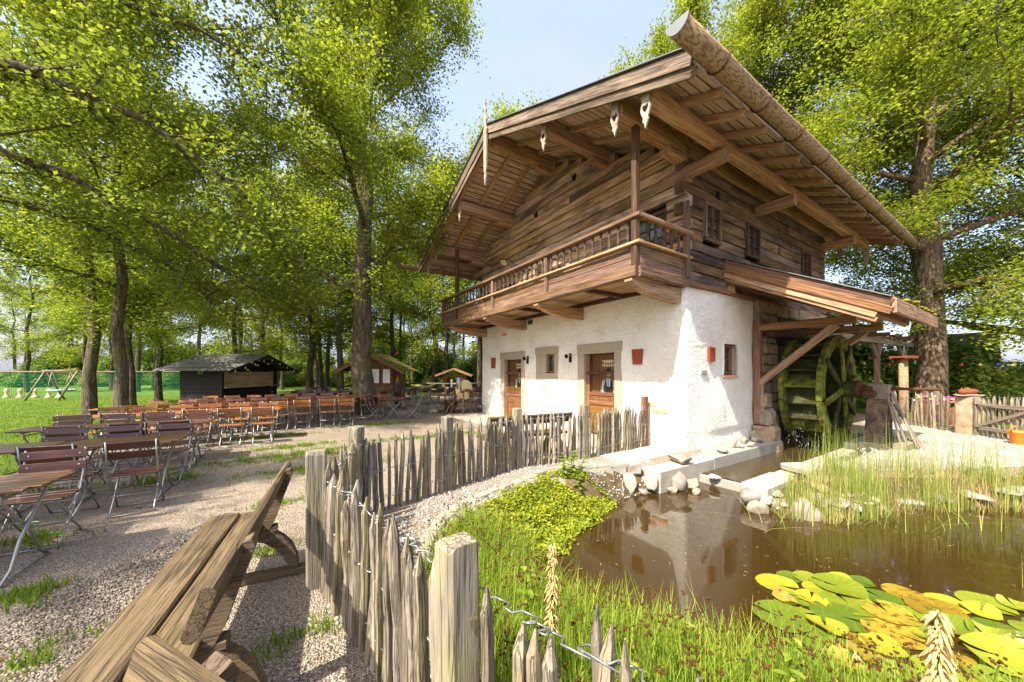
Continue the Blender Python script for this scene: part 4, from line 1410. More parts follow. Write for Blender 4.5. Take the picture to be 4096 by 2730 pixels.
# falling water drops
rw = np.random.RandomState(8)
bm = bmesh.new()
for k in range(260):
    a = rw.uniform(-2.9, -.4)
    s_, z_ = WS + rw.uniform(1.0, 1.28) * math.cos(a), WZ + 1.2 * math.sin(a)
    zz = rw.uniform(-.2, max(-.1, z_))
    p = hp(s_, rw.uniform(TO, TI), zz)
    mt = Matrix.Translation(p) @ Matrix.Diagonal((.004, .004, rw.uniform(.006, .03), 1))
    bmesh.ops.create_icosphere(bm, subdivisions=1, radius=1, matrix=mt)
me = bpy.data.meshes.new('water_drops'); bm.to_mesh(me); bm.free()
t = NT('clear_drops'); t.b.inputs['Transmission Weight'].default_value = .6
M['drops'] = t.done((.9, .93, .95, 1), .08, .6)
me.materials.append(M['drops'])
tag(link('water_drops', me), 'water dripping off the mossy wheel paddles', 'water', kind='stuff')

# wheel bearing block with leaning boards
blk = thing('bearing_block', 'leaning weathered timber block carrying the wheel axle', 'bearing block', hp(WS, -2.0, 0), ANG)
V, F = prism_geo([(-.50, -.1), (.30, -.1), (.24, 1.05), (-.14, 1.05)], .34)
link('block', fix_normals(mesh('block', V, F, 'rotwood')), blk, Matrix.Translation((0, -.02, 0)))
box('bearing_head', -.06, .25, -.19, .16, 1.052, 1.40, 'grey_timber', blk, .01)
box('bearing_cap', -.22, .1, .0, .22, 1.12, 1.24, 'rust', blk, .02)
for (x, y0, y1, z1, w) in ((-.1, -.5, -.22, 1.0, .10), (.06, -.62, -.22, 1.2, .12), (.2, -.66, -.22, .95, .10), (-.22, -.42, -.2, 1.1, .06)):
    beam('board', (x, y0, 0), (x + .02, y1, z1), w, .03, 'grey_timber', blk, up=(0, 1, .2), ch=.004)
beam('sill_beam', (-.45, -.42, .06), (.5, -.48, .07), .2, .16, 'grey_timber', blk, ch=.02, seg=3, jit=.005)
box('footing', -.55, .45, -.28, .22, -.3, .10, 'fieldstone', blk, .03)

# ------------------------------------------------------------------ concrete edges of the channel
cl = thing('channel_ledge', 'pale concrete ledge running along the white wall beside the channel', 'ledge', hp(0, 0, 0), ANG)
for (a, b) in ((-1.65, .1), (.105, 3.35)):
    box('slab', a, b, -.545, -.03 if b > .2 else .02, -.75, -.015 if b > .2 else -.03, 'concrete', cl, .015)
cr = thing('channel_wall', 'low concrete wall on the pond side of the wheel channel', 'channel wall', hp(0, 0, 0), ANG)
box('slab', -.96, .12, -1.86, -1.48, -.8, -.07, 'concrete', cr, .03)
box('slab', .125, 4.1, -1.76, -1.49, -.8, -.10, 'concrete', cr, .015)
box('slab', 4.105, 7.2, -1.76, -1.49, -.8, .02, 'concrete', cr, .015)
sl_ = tag(box('channel_sill', 0, .12, 0, 1.0, 0, .3, 'concrete', None, .01), 'thin concrete sill across the mouth of the channel', 'sill')
sl_.location = hp(-.36, -1.01, -.42); sl_.rotation_euler = (0, 0, ANG)
ds = thing('doorstep_slab', 'wide pale concrete slab at the corner of the white wall', 'slab', hp(0, 0, 0), ANG)
box('slab', -1.75, -.005, .06, 1.25, -.2, .012, 'concrete', ds, .02)
box('slab', -1.6, -.005, 1.26, 8.9, -.2, .016, 'concrete', ds, .02)

# rocks
RK = 'pond rocks'
def rocks(lst, label, group, mat='rock', cat='rock', name='rock'):
    for i, (px, py, z, a, b, c) in enumerate(lst):
        p = at(px, py, z)
        o = link(name, rock_mesh(rs.randint(0, 9999), a, b, c, mat, 3 if max(a, b) > .12 else 2, .4), loc=(p.x, p.y, z + c * .62), rz=rs.uniform(0, 6))
        tag(o, label, cat, group)
rocks([(1565, 1062, .0, .25, .17, .11)], 'flat sandy boulder lying across the ledge by the wall corner', None)
rocks([(1660, 1040, .0, .17, .13, .08)], 'pale wedge of rock alone on the ledge beneath the wall tile', None)
rocks([(1683, 1028, 0, .09, .08, .17)], 'brown upright rock standing on the ledge against the plinth', None)
rocks([(1703, 1028, 0, .10, .07, .05), (1722, 1026, 0, .10, .08, .06), (1712, 1018, 0, .13, .1, .10), (1740, 1016, 0, .13, .12, .12), (1730, 1008, 0, .13, .1, .14)], 'grey rock in the heap on the ledge end by the stone pier', 'rocks heaped on the ledge', 'rock')
rocks([(1352, 1118, -.3, .12, .1, .08), (1385, 1112, -.3, .15, .12, .09), (1420, 1118, -.3, .15, .12, .10), (1446, 1130, -.38, .17, .13, .2), (1495, 1125, -.35, .17, .13, .17), (1405, 1140, -.42, .22, .12, .07), (1475, 1135, -.4, .1, .08, .07), (1375, 1145, -.42, .14, .12, .10), (1560, 1125, -.38, .13, .11, .2), (1590, 1122, -.36, .16, .1, .13), (1545, 1132, -.4, .09, .08, .07), (1600, 1135, -.42, .13, .08, .06)], 'angular rock on the waterline below the granite setts', 'rocks on the waterline below the setts')
rocks([(1366, 1100, -.2, .07, .06, .05), (1398, 1100, -.18, .09, .07, .05), (1432, 1108, -.25, .09, .07, .05), (1462, 1112, -.3, .08, .07, .05), (1416, 1128, -.36, .10, .07, .05), (1340, 1105, -.2, .07, .06, .05), (1452, 1102, -.2, .07, .06, .05), (1520, 1120, -.33, .09, .07, .06), (1480, 1108, -.25, .06, .05, .04), (1390, 1122, -.33, .09, .07, .06)], 'small white rounded stone tucked between the waterline rocks', 'white stones between the waterline rocks', 'rock_white', 'stone', 'river_stone')
rocks([(1720, 1150, -.32, .18, .14, .14), (1745, 1180, -.42, .2, .14, .12), (1795, 1170, -.4, .22, .17, .10), (1840, 1195, -.46, .26, .2, .2), (1880, 1160, -.3, .2, .15, .1), (1925, 1168, -.33, .22, .16, .1), (1830, 1130, -.2, .25, .15, .06), (1790, 1140, -.25, .2, .14, .06), (1868, 1128, -.18, .22, .16, .07), (1960, 1180, -.42, .17, .12, .07), (2020, 1172, -.42, .2, .13, .06), (2090, 1160, -.38, .2, .14, .06), (2160, 1150, -.33, .2, .16, .06), (2240, 1145, -.3, .24, .16, .06), (2310, 1135, -.26, .2, .16, .06), (2350, 1130, -.22, .22, .15, .05)], 'large sandy rock on the reed bank end of the channel wall', 'rocks along the reed bank')
lst = []
for k in range(95):
    px, py = rs.uniform(1740, 2010), rs.uniform(1085, 1175)
    if py < 1095 + (1960 - px) * .24: continue
    a = rs.uniform(.035, .085)
    lst.append((px, py, -.12 - (py - 1085) / 90 * .22, a, a * .8, a * .6))
rocks(lst, 'white river stone among the reeds beside the channel wall', 'white stones on the reed bank', 'rock_white', 'stone', 'river_stone')
rocks([(1845, 1172, -.28, .05, .04, .03)], 'small pale blue painted stone on the reed bank', None, 'bluegrey', 'stone', 'painted_stone')
rocks([(1640, 1100, -.26, .12, .07, .05)], 'single pale brick-like stone lying in the shallow channel mouth', None, 'rock_white', 'stone', 'river_stone')

for (x, y, a, b, rz_) in ((5.5, 6.22, .75, .32, .12), (6.75, 6.3, .62, .35, .0), (7.75, 6.33, .5, .36, .1), (8.8, 6.5, .6, .34, .15), (10.0, 6.65, .7, .33, .05)):
    o = link('stone_slab', block_mesh(a * 1.7, b * 1.7, .1, 'concrete', .02, .012), loc=(x, y, -.012), rz=rz_)
    tag(o, 'flat grey stone slab between the reeds and the gravel yard', 'slab', 'flat slabs behind the reeds')
# granite setts edging the planting
SETT = [(-.80, 2.75), (-.82, 3.05), (-.83, 3.48), (-.80, 3.94), (-.70, 4.31), (-.28, 4.95), (.23, 5.56), (.61, 5.93), (1.14, 6.16), (1.68, 6.22), (2.3, 6.28)]
kerb = thing('sett_border', 'curved border of granite setts between gravel and planting', 'border')
def along(poly, step):
    out, rem = [], 0.0
    for i in range(len(poly) - 1):
        a, b = Vector((*poly[i], 0)), Vector((*poly[i + 1], 0))
        L = (b - a).length; d = rem
        while d < L:
            out.append((a + (b - a) * (d / L), math.atan2(b.y - a.y, b.x - a.x))); d += step
        rem = d - L
    return out
for i, (p, a) in enumerate(along(SETT, .262)):
    big = p.x > .3
    o = link('sett', rock_mesh(rs.randint(0, 999), .13, .095 if not big else .12, .10 if not big else .14, 'sett', 2, .2), kerb, loc=(p.x, p.y, -.035 if not big else -.02), rz=a + rs.uniform(-.08, .08))
    # squared, rough-split block
    V, F = boxm(-.122, .122, -.085, .085, -.1, .06 if not big else .085)
    bm = bmesh.new(); vs = [bm.verts.new(v) for v in V]
    for f in F: bm.faces.new([vs[k] for k in f])
    bmesh.ops.bevel(bm, geom=bm.edges[:], offset=.018, segments=2, affect='EDGES')
    for v in bm.verts: v.co += Vector((rs.uniform(-.008, .008), rs.uniform(-.008, .008), rs.uniform(-.008, .008)))
    me = bpy.data.meshes.new('sett'); bm.to_mesh(me); bm.free(); me.materials.append(M['sett'])
    o.data = me
# ------------------------------------------------------------------ picket fence around the pond
def picket_mesh(seed, H=1.0, r=.028):
    q = random.Random(seed)
    n, rings = 7, 7
    ph = [q.uniform(.82, 1.15) for _ in range(n)]
    V, F = [], []
    bx, by = 0, 0
    for i in range(rings + 1):
        f = i / rings
        z = H * f
        if i in (rings - 1,): z = H * .90
        k = 1 - .12 * f
        if i == rings: k = .16
        if i == rings - 1: k = .86
        bx += q.uniform(-.008, .008); by += q.uniform(-.008, .008)
        for j in range(n):
            a = 2 * math.pi * j / n
            V.append((z, r * k * ph[j] * math.cos(a) * 1.1 + bx, r * k * ph[j] * math.sin(a) * .85 + by))
    for i in range(rings):
        for j in range(n):
            a, b = i * n + j, i * n + (j + 1) % n
            F.append((a, b, b + n, a + n))
    F.append(tuple(reversed(range(n)))); F.append(tuple(range(rings * n, rings * n + n)))
    return fix_normals(mesh('picket', V, F, 'picket'))
PK = [picket_mesh(s, 1.0, .024 + .010 * (s % 4) / 3) for s in range(9)]
UPX = Matrix(((0, 0, -1, 0), (0, 1, 0, 0), (1, 0, 0, 0), (0, 0, 0, 1)))      # mesh x axis -> up
def post_mesh(w, H, seed, mat='post'):
    q = random.Random(seed)
    V, F = [], []
    c = .012; a = w / 2
    ring = [(-a + c, -a), (a - c, -a), (a, -a + c), (a, a - c), (a - c, a), (-a + c, a), (-a, a - c), (-a, -a + c)]
    rows = [-.3, 0, H * .4, H * .75, H - .015, H]
    for i, z in enumerate(rows):
        k = .88 if i == len(rows) - 1 else 1
        ox, oy = q.uniform(-.004, .004), q.uniform(-.004, .004)
        for x, y in ring: V.append((z + (q.uniform(-.012, .004) if i > 3 else 0), x * k + ox, y * k + oy))
    for i in range(len(rows) - 1):
        for j in range(8):
            p, r_ = i * 8 + j, i * 8 + (j + 1) % 8
            F.append((p, r_, r_ + 8, p + 8))
    F.append(tuple(reversed(range(8)))); F.append(tuple(range(len(V) - 8, len(V))))
    return fix_normals(mesh('post', V, F, mat))
def gz(x, y): return float(ground_z(np.array([x]), np.array([y]))[0])

def build_fence(root, pts, step, h=(.86, 1.0), wires=(.18, .5, .84), seed=1, scale_near=None, wire_r=.0035, side=1):
    q = random.Random(seed)
    for i in range(len(pts) - 1):
        a, b = Vector((*pts[i], 0)), Vector((*pts[i + 1], 0))
        L = (b - a).length
        n = max(2, int(L / step))
        nrm = Vector((-(b - a).y, (b - a).x, 0)).normalized() * side
        pos = []
        for k in range(n):
            f = (k + .75 + q.uniform(-.22, .22)) / (n + .5)
            p = a + (b - a) * f + nrm * (.035 + q.uniform(-.012, .012))
            H = q.uniform(*h)
            tilt = q.gauss(0, .035)
            m = Matrix.Translation((p.x, p.y, gz(p.x, p.y) - .02)) @ Matrix.Rotation(math.atan2((b - a).y, (b - a).x), 4, 'Z') @ Matrix.Rotation(tilt, 4, 'Y') @ Matrix.Rotation(q.uniform(-.03, .03), 4, 'X') @ UPX
            o = link('picket', PK[q.randrange(len(PK))], root, m)
            w = q.uniform(.85, 1.4)
            o.scale = (H, w, w)
            pos.append((p, tilt))
        for wz in wires:
            P = []
            d = (b - a).normalized()
            for (p, tl) in pos:
                e = p + d * (math.sin(tl) * wz)
                zz = wz + q.uniform(-.012, .012)
                P += [e - d * .045 - nrm * .005 + Vector((0, 0, zz + .01)), e - d * .034 + nrm * .036 + Vector((0, 0, zz)), e + d * .034 + nrm * .036 + Vector((0, 0, zz - .004)), e + d * .045 - nrm * .005 + Vector((0, 0, zz + .006))]
            P = [a + Vector((0, 0, wz))] + P + [b + Vector((0, 0, wz))]
            tube('wire', P, wire_r, 'steel_wire', root, 5, org=tuple(a))
fence = thing('picket_fence', 'weathered split chestnut picket fence with wire, curving round the pond', 'fence')
FP = [(1.02, .32), (-.20, 1.30), (-1.52, 2.76), (-1.78, 4.05), (-.92, 5.04), (.09, 6.20), (1.40, 6.90), (3.00, 8.02)]
build_fence(fence, FP, .083, (.84, 1.0), seed=4, side=-1)
for i, (x, y) in enumerate(FP):
    if i == 0: continue
    last = i == len(FP) - 1
    w = .125 if i == 1 else (.14 if i < 4 else .13)
    me = post_mesh(w if not last else .12, 1.04 if not last else 1.13, 50 + i, 'post_red' if last else 'post')
    a = math.atan2(FP[min(i + 1, len(FP) - 1)][1] - FP[max(0, i - 1)][1], FP[min(i + 1, len(FP) - 1)][0] - FP[max(0, i - 1)][0])
    if i == 1: a = R(40)
    link('post', me, fence, Matrix.Translation((x, y, gz(x, y))) @ Matrix.Rotation(a, 4, 'Z') @ UPX)

# ------------------------------------------------------------------ benches
def make_bench(name, label, a, b, seat_side, mat, group=None):
    """rustic plank bench: back line from a to b on the ground, seat on seat_side"""
    a, b = Vector((*a, 0)), Vector((*b, 0))
    d = (b - a); L = d.length; d.normalize()
    n = Vector((-d.y, d.x, 0)) * seat_side
    root = thing(name, label, 'bench', tuple((a + b) / 2), math.atan2(d.y, d.x), group)
    # local frame: x along the bench, y towards the sitter
    sg = 1 if seat_side > 0 else -1
    def bm(nm, p0, p1, w, h, up=(0, 0, 1), m_=mat, **k):
        return beam(nm, (p0[0], sg * p0[1], p0[2]), (p1[0], sg * p1[1], p1[2]), w, h, m_, root, (up[0], sg * up[1], up[2]), k.get('ch', .01), k.get('seg', 6), k.get('jit', .003))
    h = L / 2
    bm('seat_plank', (-h, .46, .445), (h, .46, .445), .21, .05)
    bm('seat_plank', (-h, .235, .445), (h - .02, .235, .445), .20, .05)
    bm('back_plank', (-h, .035, .77), (h, .035, .77), .052, .20, (0, -.33, .94), ch=.016)
    for x in (-h + .42, h - .30):
        # curved upright behind the back plank
        prof = [(.20, .38), (.13, .36), (.06, .48), (.015, .62), (-.035, .76), (-.06, .84), (-.045, .875), (-.01, .86), (.012, .78), (.09, .58), (.2, .46)]
        V, F = prism_geo([(y, z) for y, z in prof], .085)
        link('upright', fix_normals(mesh('upright', V, F, mat)), root, Matrix.Translation((x, 0, 0)) @ Matrix.Rotation(math.pi / 2 * sg, 4, 'Z') if sg > 0 else Matrix.Translation((x, 0, 0)) @ Matrix.Rotation(-math.pi / 2, 4, 'Z'))
        # bowed legs on a sill
        for y0, y1 in ((.25, .56), (.25, -.10)):
            pts = []
            for i in range(7):
                f = i / 6
                pts.append((y0 + (y1 - y0) * math.sin(f * math.pi / 2), .41 - .36 * (1 - math.cos(f * math.pi / 2))))
            th = .055
            outl = [(y, z + th * .5 * 1) for y, z in pts] + [(y - (.055 if y1 > y0 else -.055), z - th) for y, z in reversed(pts)]
            V, F = prism_geo(outl, .08)
            link('leg', fix_normals(mesh('leg', V, F, mat)), root, Matrix.Translation((x, 0, 0)) @ Matrix.Rotation(math.pi / 2 * sg, 4, 'Z'))
        bm('sill', (x, -.17, .035), (x, .62, .035), .09, .06, seg=2)
        bm('cross_bar', (x, .05, .405), (x, .56, .405), .085, .05, seg=1)
    for x in (-h + .28, h - .28):
        V, F = lathe_geo([(.012, 0), (.011, .004), (.004, .007)], 8)
        link('screw', mesh('screw', V, F, 'metal', True), root, Matrix.Translation((x, sg * .063, .78)) @ Matrix.Rotation(-sg * 1.25, 4, 'X'))
    return root
make_bench('plank_bench', 'honey coloured oak plank bench backing onto the picket fence', (-1.10, 1.30), (-1.98, 3.16), 1, 'bench')
make_bench('plank_bench', 'lichen flecked oak bench meeting the end of the honey coloured one', (.76, .20), (-1.08, 1.06), 1, 'bench')
make_bench('plank_bench', 'dark aged plank bench behind the pickets, facing the white wall', (-.42, 6.30), (1.22, 7.17), 1, 'bench_dark')
# ------------------------------------------------------------------ folding chairs and tables of the beer garden
RIVET = mesh('rivet', *lathe_geo([(.009, 0), (.008, .003), (.003, .005)], 8), 'metal')
def make_chair(name, mat, label, group):
    root = thing(name, label, 'chair', (0, 0, -50), 0, group)
    w = .215
    A = [(-.25, .87), (-.215, .66), (-.14, .46), (.01, .27), (.15, .10), (.205, 0)]
    B = [(.20, .43), (.06, .31), (-.08, .15), (-.19, .06), (-.225, 0)]
    for sx in (-1, 1):
        tube('side_frame', [(sx * (w - .01), y, z) for y, z in A], .0095, 'metal', root, 6, org=(0, 0, 0))
        tube('side_frame', [(sx * (w - .035), y, z) for y, z in B], .0095, 'metal', root, 6, org=(0, 0, 0))
    for (y, z, r) in ((.205, .012, .008), (-.225, .012, .008), (-.05, .20, .006), (.155, .415, .007)):
        tube('stretcher', [(-w + .01, y, z), (w - .01, y, z)], r, 'metal', root, 6)
    for k in range(5):
        y = -.13 + k * .078
        z = .445 + .012 * abs(k - 2) / 2
        beam('seat_slat', (-w - .005, y, z), (w + .005, y, z), .066, .016, mat, root, ch=.005)
    for (z, y) in ((.815, -.237), (.70, -.215)):
        o = beam('back_slat', (-w - .012, y + .012, z), (w + .012, y + .012, z), .017, .085, mat, root, up=(0, -.16, 1), ch=.006, seg=4)
        for x in (.05, 2 * w - .03):
            link('rivet', RIVET, o, Matrix.Translation((x, .0085, 0)) @ Matrix.Rotation(-math.pi / 2, 4, 'X'))
    return root
def make_table(name, mat, label, group, L=1.2, W=.70):
    root = thing(name, label, 'table', (0, 0, -50), 0, group)
    n = 7
    for k in range(n):
        y = -W / 2 + W * (k + .5) / n
        e = .05 if k in (0, n - 1) else 0
        beam('top_slat', (-L / 2 + e, y, .735), (L / 2 - e, y, .735), W / n - .005, .024, mat, root, ch=.005, seg=1)
    for sx in (-1, 1):
        x = sx * (L / 2 - .2)
        beam('batten', (x, -W / 2 + .06, .712), (x, W / 2 - .06, .712), .05, .022, mat, root)
        for sy in (-1, 1):
            tube('leg', [(x + .015 * sy, sy * .25, .70), (x + .015 * sy, sy * .22, .62), (x + .015 * sy, -sy * .10, .28), (x + .015 * sy, -sy * .20, .08), (x + .015 * sy, -sy * .31, .0)], .013, 'metal', root, 6)
        tube('stretcher', [(x, -.24, .66), (x, .24, .66)], .009, 'metal', root, 6)
        tube('stretcher', [(x, -.30, .012), (x, .30, .012)], .009, 'metal', root, 6)
    tube('stretcher', [(-L / 2 + .2, 0, .40), (L / 2 - .2, 0, .40)], .008, 'metal', root, 6)
    return root
protos = {'o': make_chair('folding_chair', 'slat_orange', 'x', 'folding chairs of the beer garden'), 'b': make_chair('folding_chair', 'slat_brown', 'x', 'folding chairs of the beer garden')}
tprotos = {'o': make_table('folding_table', 'slat_orange', 'x', 'folding tables of the beer garden'), 'b': make_table('folding_table', 'top_brown', 'x', 'folding tables of the beer garden')}
note_kids(None)
CH_N = TB_N = 0
def put_chair(kind, x, y, face, label, z=0.0):
    global CH_N
    """face: direction the sitter looks, radians"""
    CH_N += 1
    c = clone(protos[kind], (x, y, gz(x, y) + z), face - math.pi / 2 + rnd.gauss(0, .09), label)
    return c
def put_table(kind, x, y, ang, label, scale=None):
    global TB_N
    TB_N += 1
    return clone(tprotos[kind], (x, y, gz(x, y)), ang, label, scale=scale)

ax = Vector((.88, .475, 0)); an = Vector((-.475, .88, 0))
O_ = Vector((-4.60, 4.35, 0))
aang = math.atan2(ax.y, ax.x); nang = math.atan2(an.y, an.x)
ROWS = [  # row, right end along the axis, near chairs, far chairs, tables, kind, words
    (0, -.28, 0, 3, 2, 'b', 'at brown table near oak benches'),
    (1, .0, 3, 3, 2, 'b', 'second brown table by the lawn'),
    (2, -.15, 3, 4, 2, 'b', 'third brown table by the lawn'),
    (3, .80, 6, 6, 3, 'o', 'first row of orange tables'),
    (4, 2.75, 9, 9, 5, 'o', 'second row of orange tables'),
    (5, 4.1, 10, 10, 5, 'o', 'third row of orange tables'),
    (6, 5.6, 9, 8, 4, 'b', 'row beside its counter'),
]
for (k, e, nn, nf, nt, kind, words) in ROWS:
    base = O_ + an * (2.1 * (k - 1)) + ax * e
    col = 'orange' if kind == 'o' else 'dark brown'
    for j in range(nn):
        p = base - ax * (.60 * j) + an * rnd.uniform(-.05, .04) + ax * rnd.uniform(-.03, .03)
        put_chair(kind, p.x, p.y, nang, f'{col} folding chair facing the black kiosk, {words}')
    for j in range(nf):
        p = base + an * 1.30 - ax * (.60 * j + .1) + an * rnd.uniform(-.04, .06) + ax * rnd.uniform(-.04, .04)
        put_chair(kind, p.x, p.y, nang + math.pi, f'{col} folding chair backing onto the black kiosk, {words}')
    for j in range(nt):
        p = base + an * .66 - ax * (.32 + 1.23 * j)
        w2 = {0: 'brown folding table closest to the oak benches', 1: 'second brown folding table along the lawn edge', 2: 'third brown folding table along the lawn edge', 3: 'orange folding table in the first row of orange tables', 4: 'orange folding table in the second row of orange tables', 5: 'orange folding table in the third row, before the black kiosk', 6: 'brown folding table in the far row beside the kiosk counter'}[k]
        put_table(kind, p.x, p.y, aang, w2)
# group under the big oak: tables end-on to the mill
def cluster(cx, cy, ang, kind, words, n=2, extra=()):
    put_table(kind, cx, cy, ang, ('brown' if kind == 'b' else 'orange') + ' folding table ' + words)
    d = Vector((math.cos(ang), math.sin(ang), 0)); m = Vector((-d.y, d.x, 0))
    for sg in (-1, 1):
        for j in range(n):
            p = Vector((cx, cy, 0)) + d * ((j - (n - 1) / 2) * .6) + m * sg * .68
            put_chair(kind, p.x, p.y, math.atan2(-m.y * sg, -m.x * sg), ('dark brown' if kind == 'b' else 'orange') + ' folding chair ' + words)
cluster(-4.25, 12.9, R(100), 'b', 'right beside the big oak trunk', 2)
cluster(-3.35, 15.2, R(100), 'b', 'between the oak and the grinding wheel, second from the oak', 2)
cluster(-2.55, 14.9, R(100), 'b', 'between the oak and the grinding wheel, third from the oak', 2)
cluster(-1.55, 15.6, R(15), 'b', 'next to the grinding wheel stand', 2)
for i, (x, y) in enumerate(((-4.9, 19.2), (-3.6, 19.6), (-2.3, 20.0), (-1.0, 20.3))):
    cluster(x, y, R(10), 'b', 'along the wooden rail before the little roofed stand', 2)
for i, (x, y) in enumerate(((-9.8, 16.8), (-8.0, 17.6), (-8.9, 21.2), (-10.9, 20.2))):
    cluster(x, y, R(24), 'b', 'in the shade between the kiosks', 2)
for o in list(protos.values()) + list(tprotos.values()):          # the patterns themselves are used too
    for ch in KIDS.get(o.name, []):
        for g_ in KIDS.get(ch.name, []):
            bpy.data.objects.remove(g_)
        bpy.data.objects.remove(ch)
    bpy.data.objects.remove(o)

# ------------------------------------------------------------------ black kiosk
ki = thing('kiosk', 'black stained timber kiosk with corrugated roof and closed pale shutters', 'kiosk', (-15.4, 19.6, 0), 0)
X0, X1, Y0, Y1, ZE, ZR = -1.05, 1.0, -2.0, 2.0, 1.92, 2.66
for k in range(14):
    z0 = k * .137
    for (p, q) in (((X0, Y0, z0 + .068), (X1, Y0, z0 + .068)),):
        beam('wall_board', p, q, .04, .13, 'kiosk', ki, ch=.008)
    beam('wall_board', (X0, Y1, z0 + .068), (X0, Y0 + .02, z0 + .068), .04, .13, 'kiosk', ki, ch=.008)
box('inner_core', X0 + .03, X1 - .25, Y0 + .03, Y1, 0, ZE, 'black', ki)
for y in (Y0, Y1 - .02):
    beam('corner_post', (X1, y, 0), (X1, y, ZE + .15), .14, .14, 'kiosk', ki, up=(0, 1, 0))
for k in range(6):
    beam('counter_board', (X1 - .03, Y0 + .1, .07 + k * .138), (X1 - .03, Y1 - .1, .07 + k * .138), .03, .13, 'kiosk', ki)
beam('counter', (X1 + .05, Y0 + .05, .93), (X1 + .05, Y1 + .25, .93), .34, .05, 'ply', ki)
for (a, b) in ((Y0 + .12, -.02), (.02, Y1 - .12)):
    for k in range(5):
        beam('shutter_board', (X1 - .06, a, 1.03 + k * .155), (X1 - .06, b, 1.03 + k * .155), .025, .152, 'ply', ki, ch=.003)
beam('shutter_post', (X1 - .03, 0, .96), (X1 - .03, 0, 1.78), .06, .08, 'ply', ki, up=(0, 1, 0))
beam('header', (X1, Y0, 1.86), (X1, Y1, 1.86), .12, .16, 'kiosk', ki)
V, F = prism_geo([(Y0 - .05, 1.9), (Y1 + .05, 1.9), (0, ZR - .06)], .06)
link('gable_wall', fix_normals(mesh('gable_wall', V, F, 'kiosk')), ki, Matrix.Translation((X1 - .02, 0, 0)) @ Matrix.Rotation(math.pi / 2, 4, 'Z'))
box('vent', -.15, .12, Y0 - .05, Y0 - .02, 1.62, 1.84, 'grey_timber', ki)
# corrugated roof: one real wave sheet per slope
t = NT('weathered_corrugated_roof'); co = t.world()
c = t.ramp(t.noise(co, 3, 6, .7), [(.3, (.08, .075, .068)), (.55, (.17, .16, .145)), (.75, (.26, .245, .22))])
M['corr'] = t.done(c, .75, .3)
for sd in (-1, 1):
    V, F = [], []
    n = 120
    for i in range(n + 1):
        x = -1.75 + 3.72 * i / n
        zz = .022 * math.sin(i * 2 * math.pi / 5)
        V += [(x, 0, ZR + .03 + zz), (x, sd * 2.72, ZE - .14 + zz)]
    for i in range(n):
        F.append((2 * i, 2 * i + 1, 2 * i + 3, 2 * i + 2))
    o = link('roof_sheet', mesh('roof_sheet', V, F, 'corr', True), ki)
    sol = o.modifiers.new('thickness', 'SOLIDIFY'); sol.thickness = .012
    beam('verge_board', (1.95, 0, ZR - .07), (1.95, sd * 2.74, ZE - .23), .04, .17, 'kiosk', ki)
    for k in range(3):
        y = sd * (.75 + k * .8)
        beam('purlin', (-1.65, y, ZR - .10 - abs(y) * .29), (1.9, y, ZR - .10 - abs(y) * .29), .08, .1, 'kiosk', ki)
for k in range(8):
    y = -2.4 + k * .66
    V, F = lathe_geo([(.012, 0), (.016, -.03), (.035, -.07), (.03, -.1), (.008, -.115)], 10)
    link('bulb', mesh('bulb', V, F, 'bulb_clear', True), ki, loc=(2.0, y, ZR - .17 - abs(y) * .29))

# ------------------------------------------------------------------ brown kiosk with mossy roof
sd_ = thing('menu_hut', 'brown board hut with mossy shingle roof and two framed menu sheets', 'hut', (-8.15, 21.9, 0), 0)
W2, D2 = 1.2, 1.2
for k in range(15):
    x = -W2 + .08 + k * .16
    zt = 2.66 - abs(x) * .52
    beam('wall_board', (x, -D2, 0), (x, -D2, zt), .03, .155, 'shed', sd_, up=(1, 0, 0), ch=.004)
for k in range(15):
    y = -D2 + .08 + k * .16
    beam('wall_board', (W2, y, 0), (W2, y, 2.02), .155, .03, 'shed', sd_, up=(1, 0, 0), ch=.004)
box('inner_core', -W2 + .02, W2 - .03, -D2 + .02, D2, 0, 2.0, 'black', sd_)
for sg in (-1, 1):
    for k in range(9):
        a, b = sg * 2.0 * k / 9, sg * 2.0 * (k + 1) / 9
        za, zb = 2.78 - abs(a) * .52, 2.78 - abs(b) * .52
        V = [(a, -1.75, za + .04), (b, -1.75, zb + .07), (b, 1.6, zb + .07), (a, 1.6, za + .04)]
        V += [(x, y, z - .04) for x, y, z in V]
        link('shingle_course', fix_normals(mesh('shingle_course', V, [(0, 1, 2, 3), (7, 6, 5, 4), (0, 4, 5, 1), (1, 5, 6, 2), (2, 6, 7, 3), (3, 7, 4, 0)], 'shingle_moss')), sd_)
    beam('verge_board', (0, -1.76, 2.70), (sg * 2.02, -1.76, 2.70 - 2.02 * .52), .04, .16, 'shed', sd_)
for xx in (.22, .86):
    fr = box('menu_board', xx - .26, xx + .26, -D2 - .07, -D2 - .03, 1.02, 1.95, 'shed', sd_, .01)
    sh2 = box('menu_sheet', -.2, .2, -.03, -.022, -.40, .40, 'white', fr)
    for r_ in range(9):
        wdt = rnd.uniform(.08, .2)
        box('print_line', -.13, -.13 + wdt, -.006, -.0045, .22 - r_ * .06, .228 - r_ * .06, 'ink', sh2)
tp = tag(tube('tree_stump_post', [(0, 0, 0), (.01, 0, .6), (0, .02, 1.22)], [.17, .155, .15], 'bark_dark', None, 12), 'dark log post standing before the menu hut', 'post')
tp.location = (-5.5, 17.1, 0)
hz = thing('hose_reel', 'yellow and orange garden hose coiled on the hut corner', 'hose', (-6.88, 21.0, 1.1), 0)
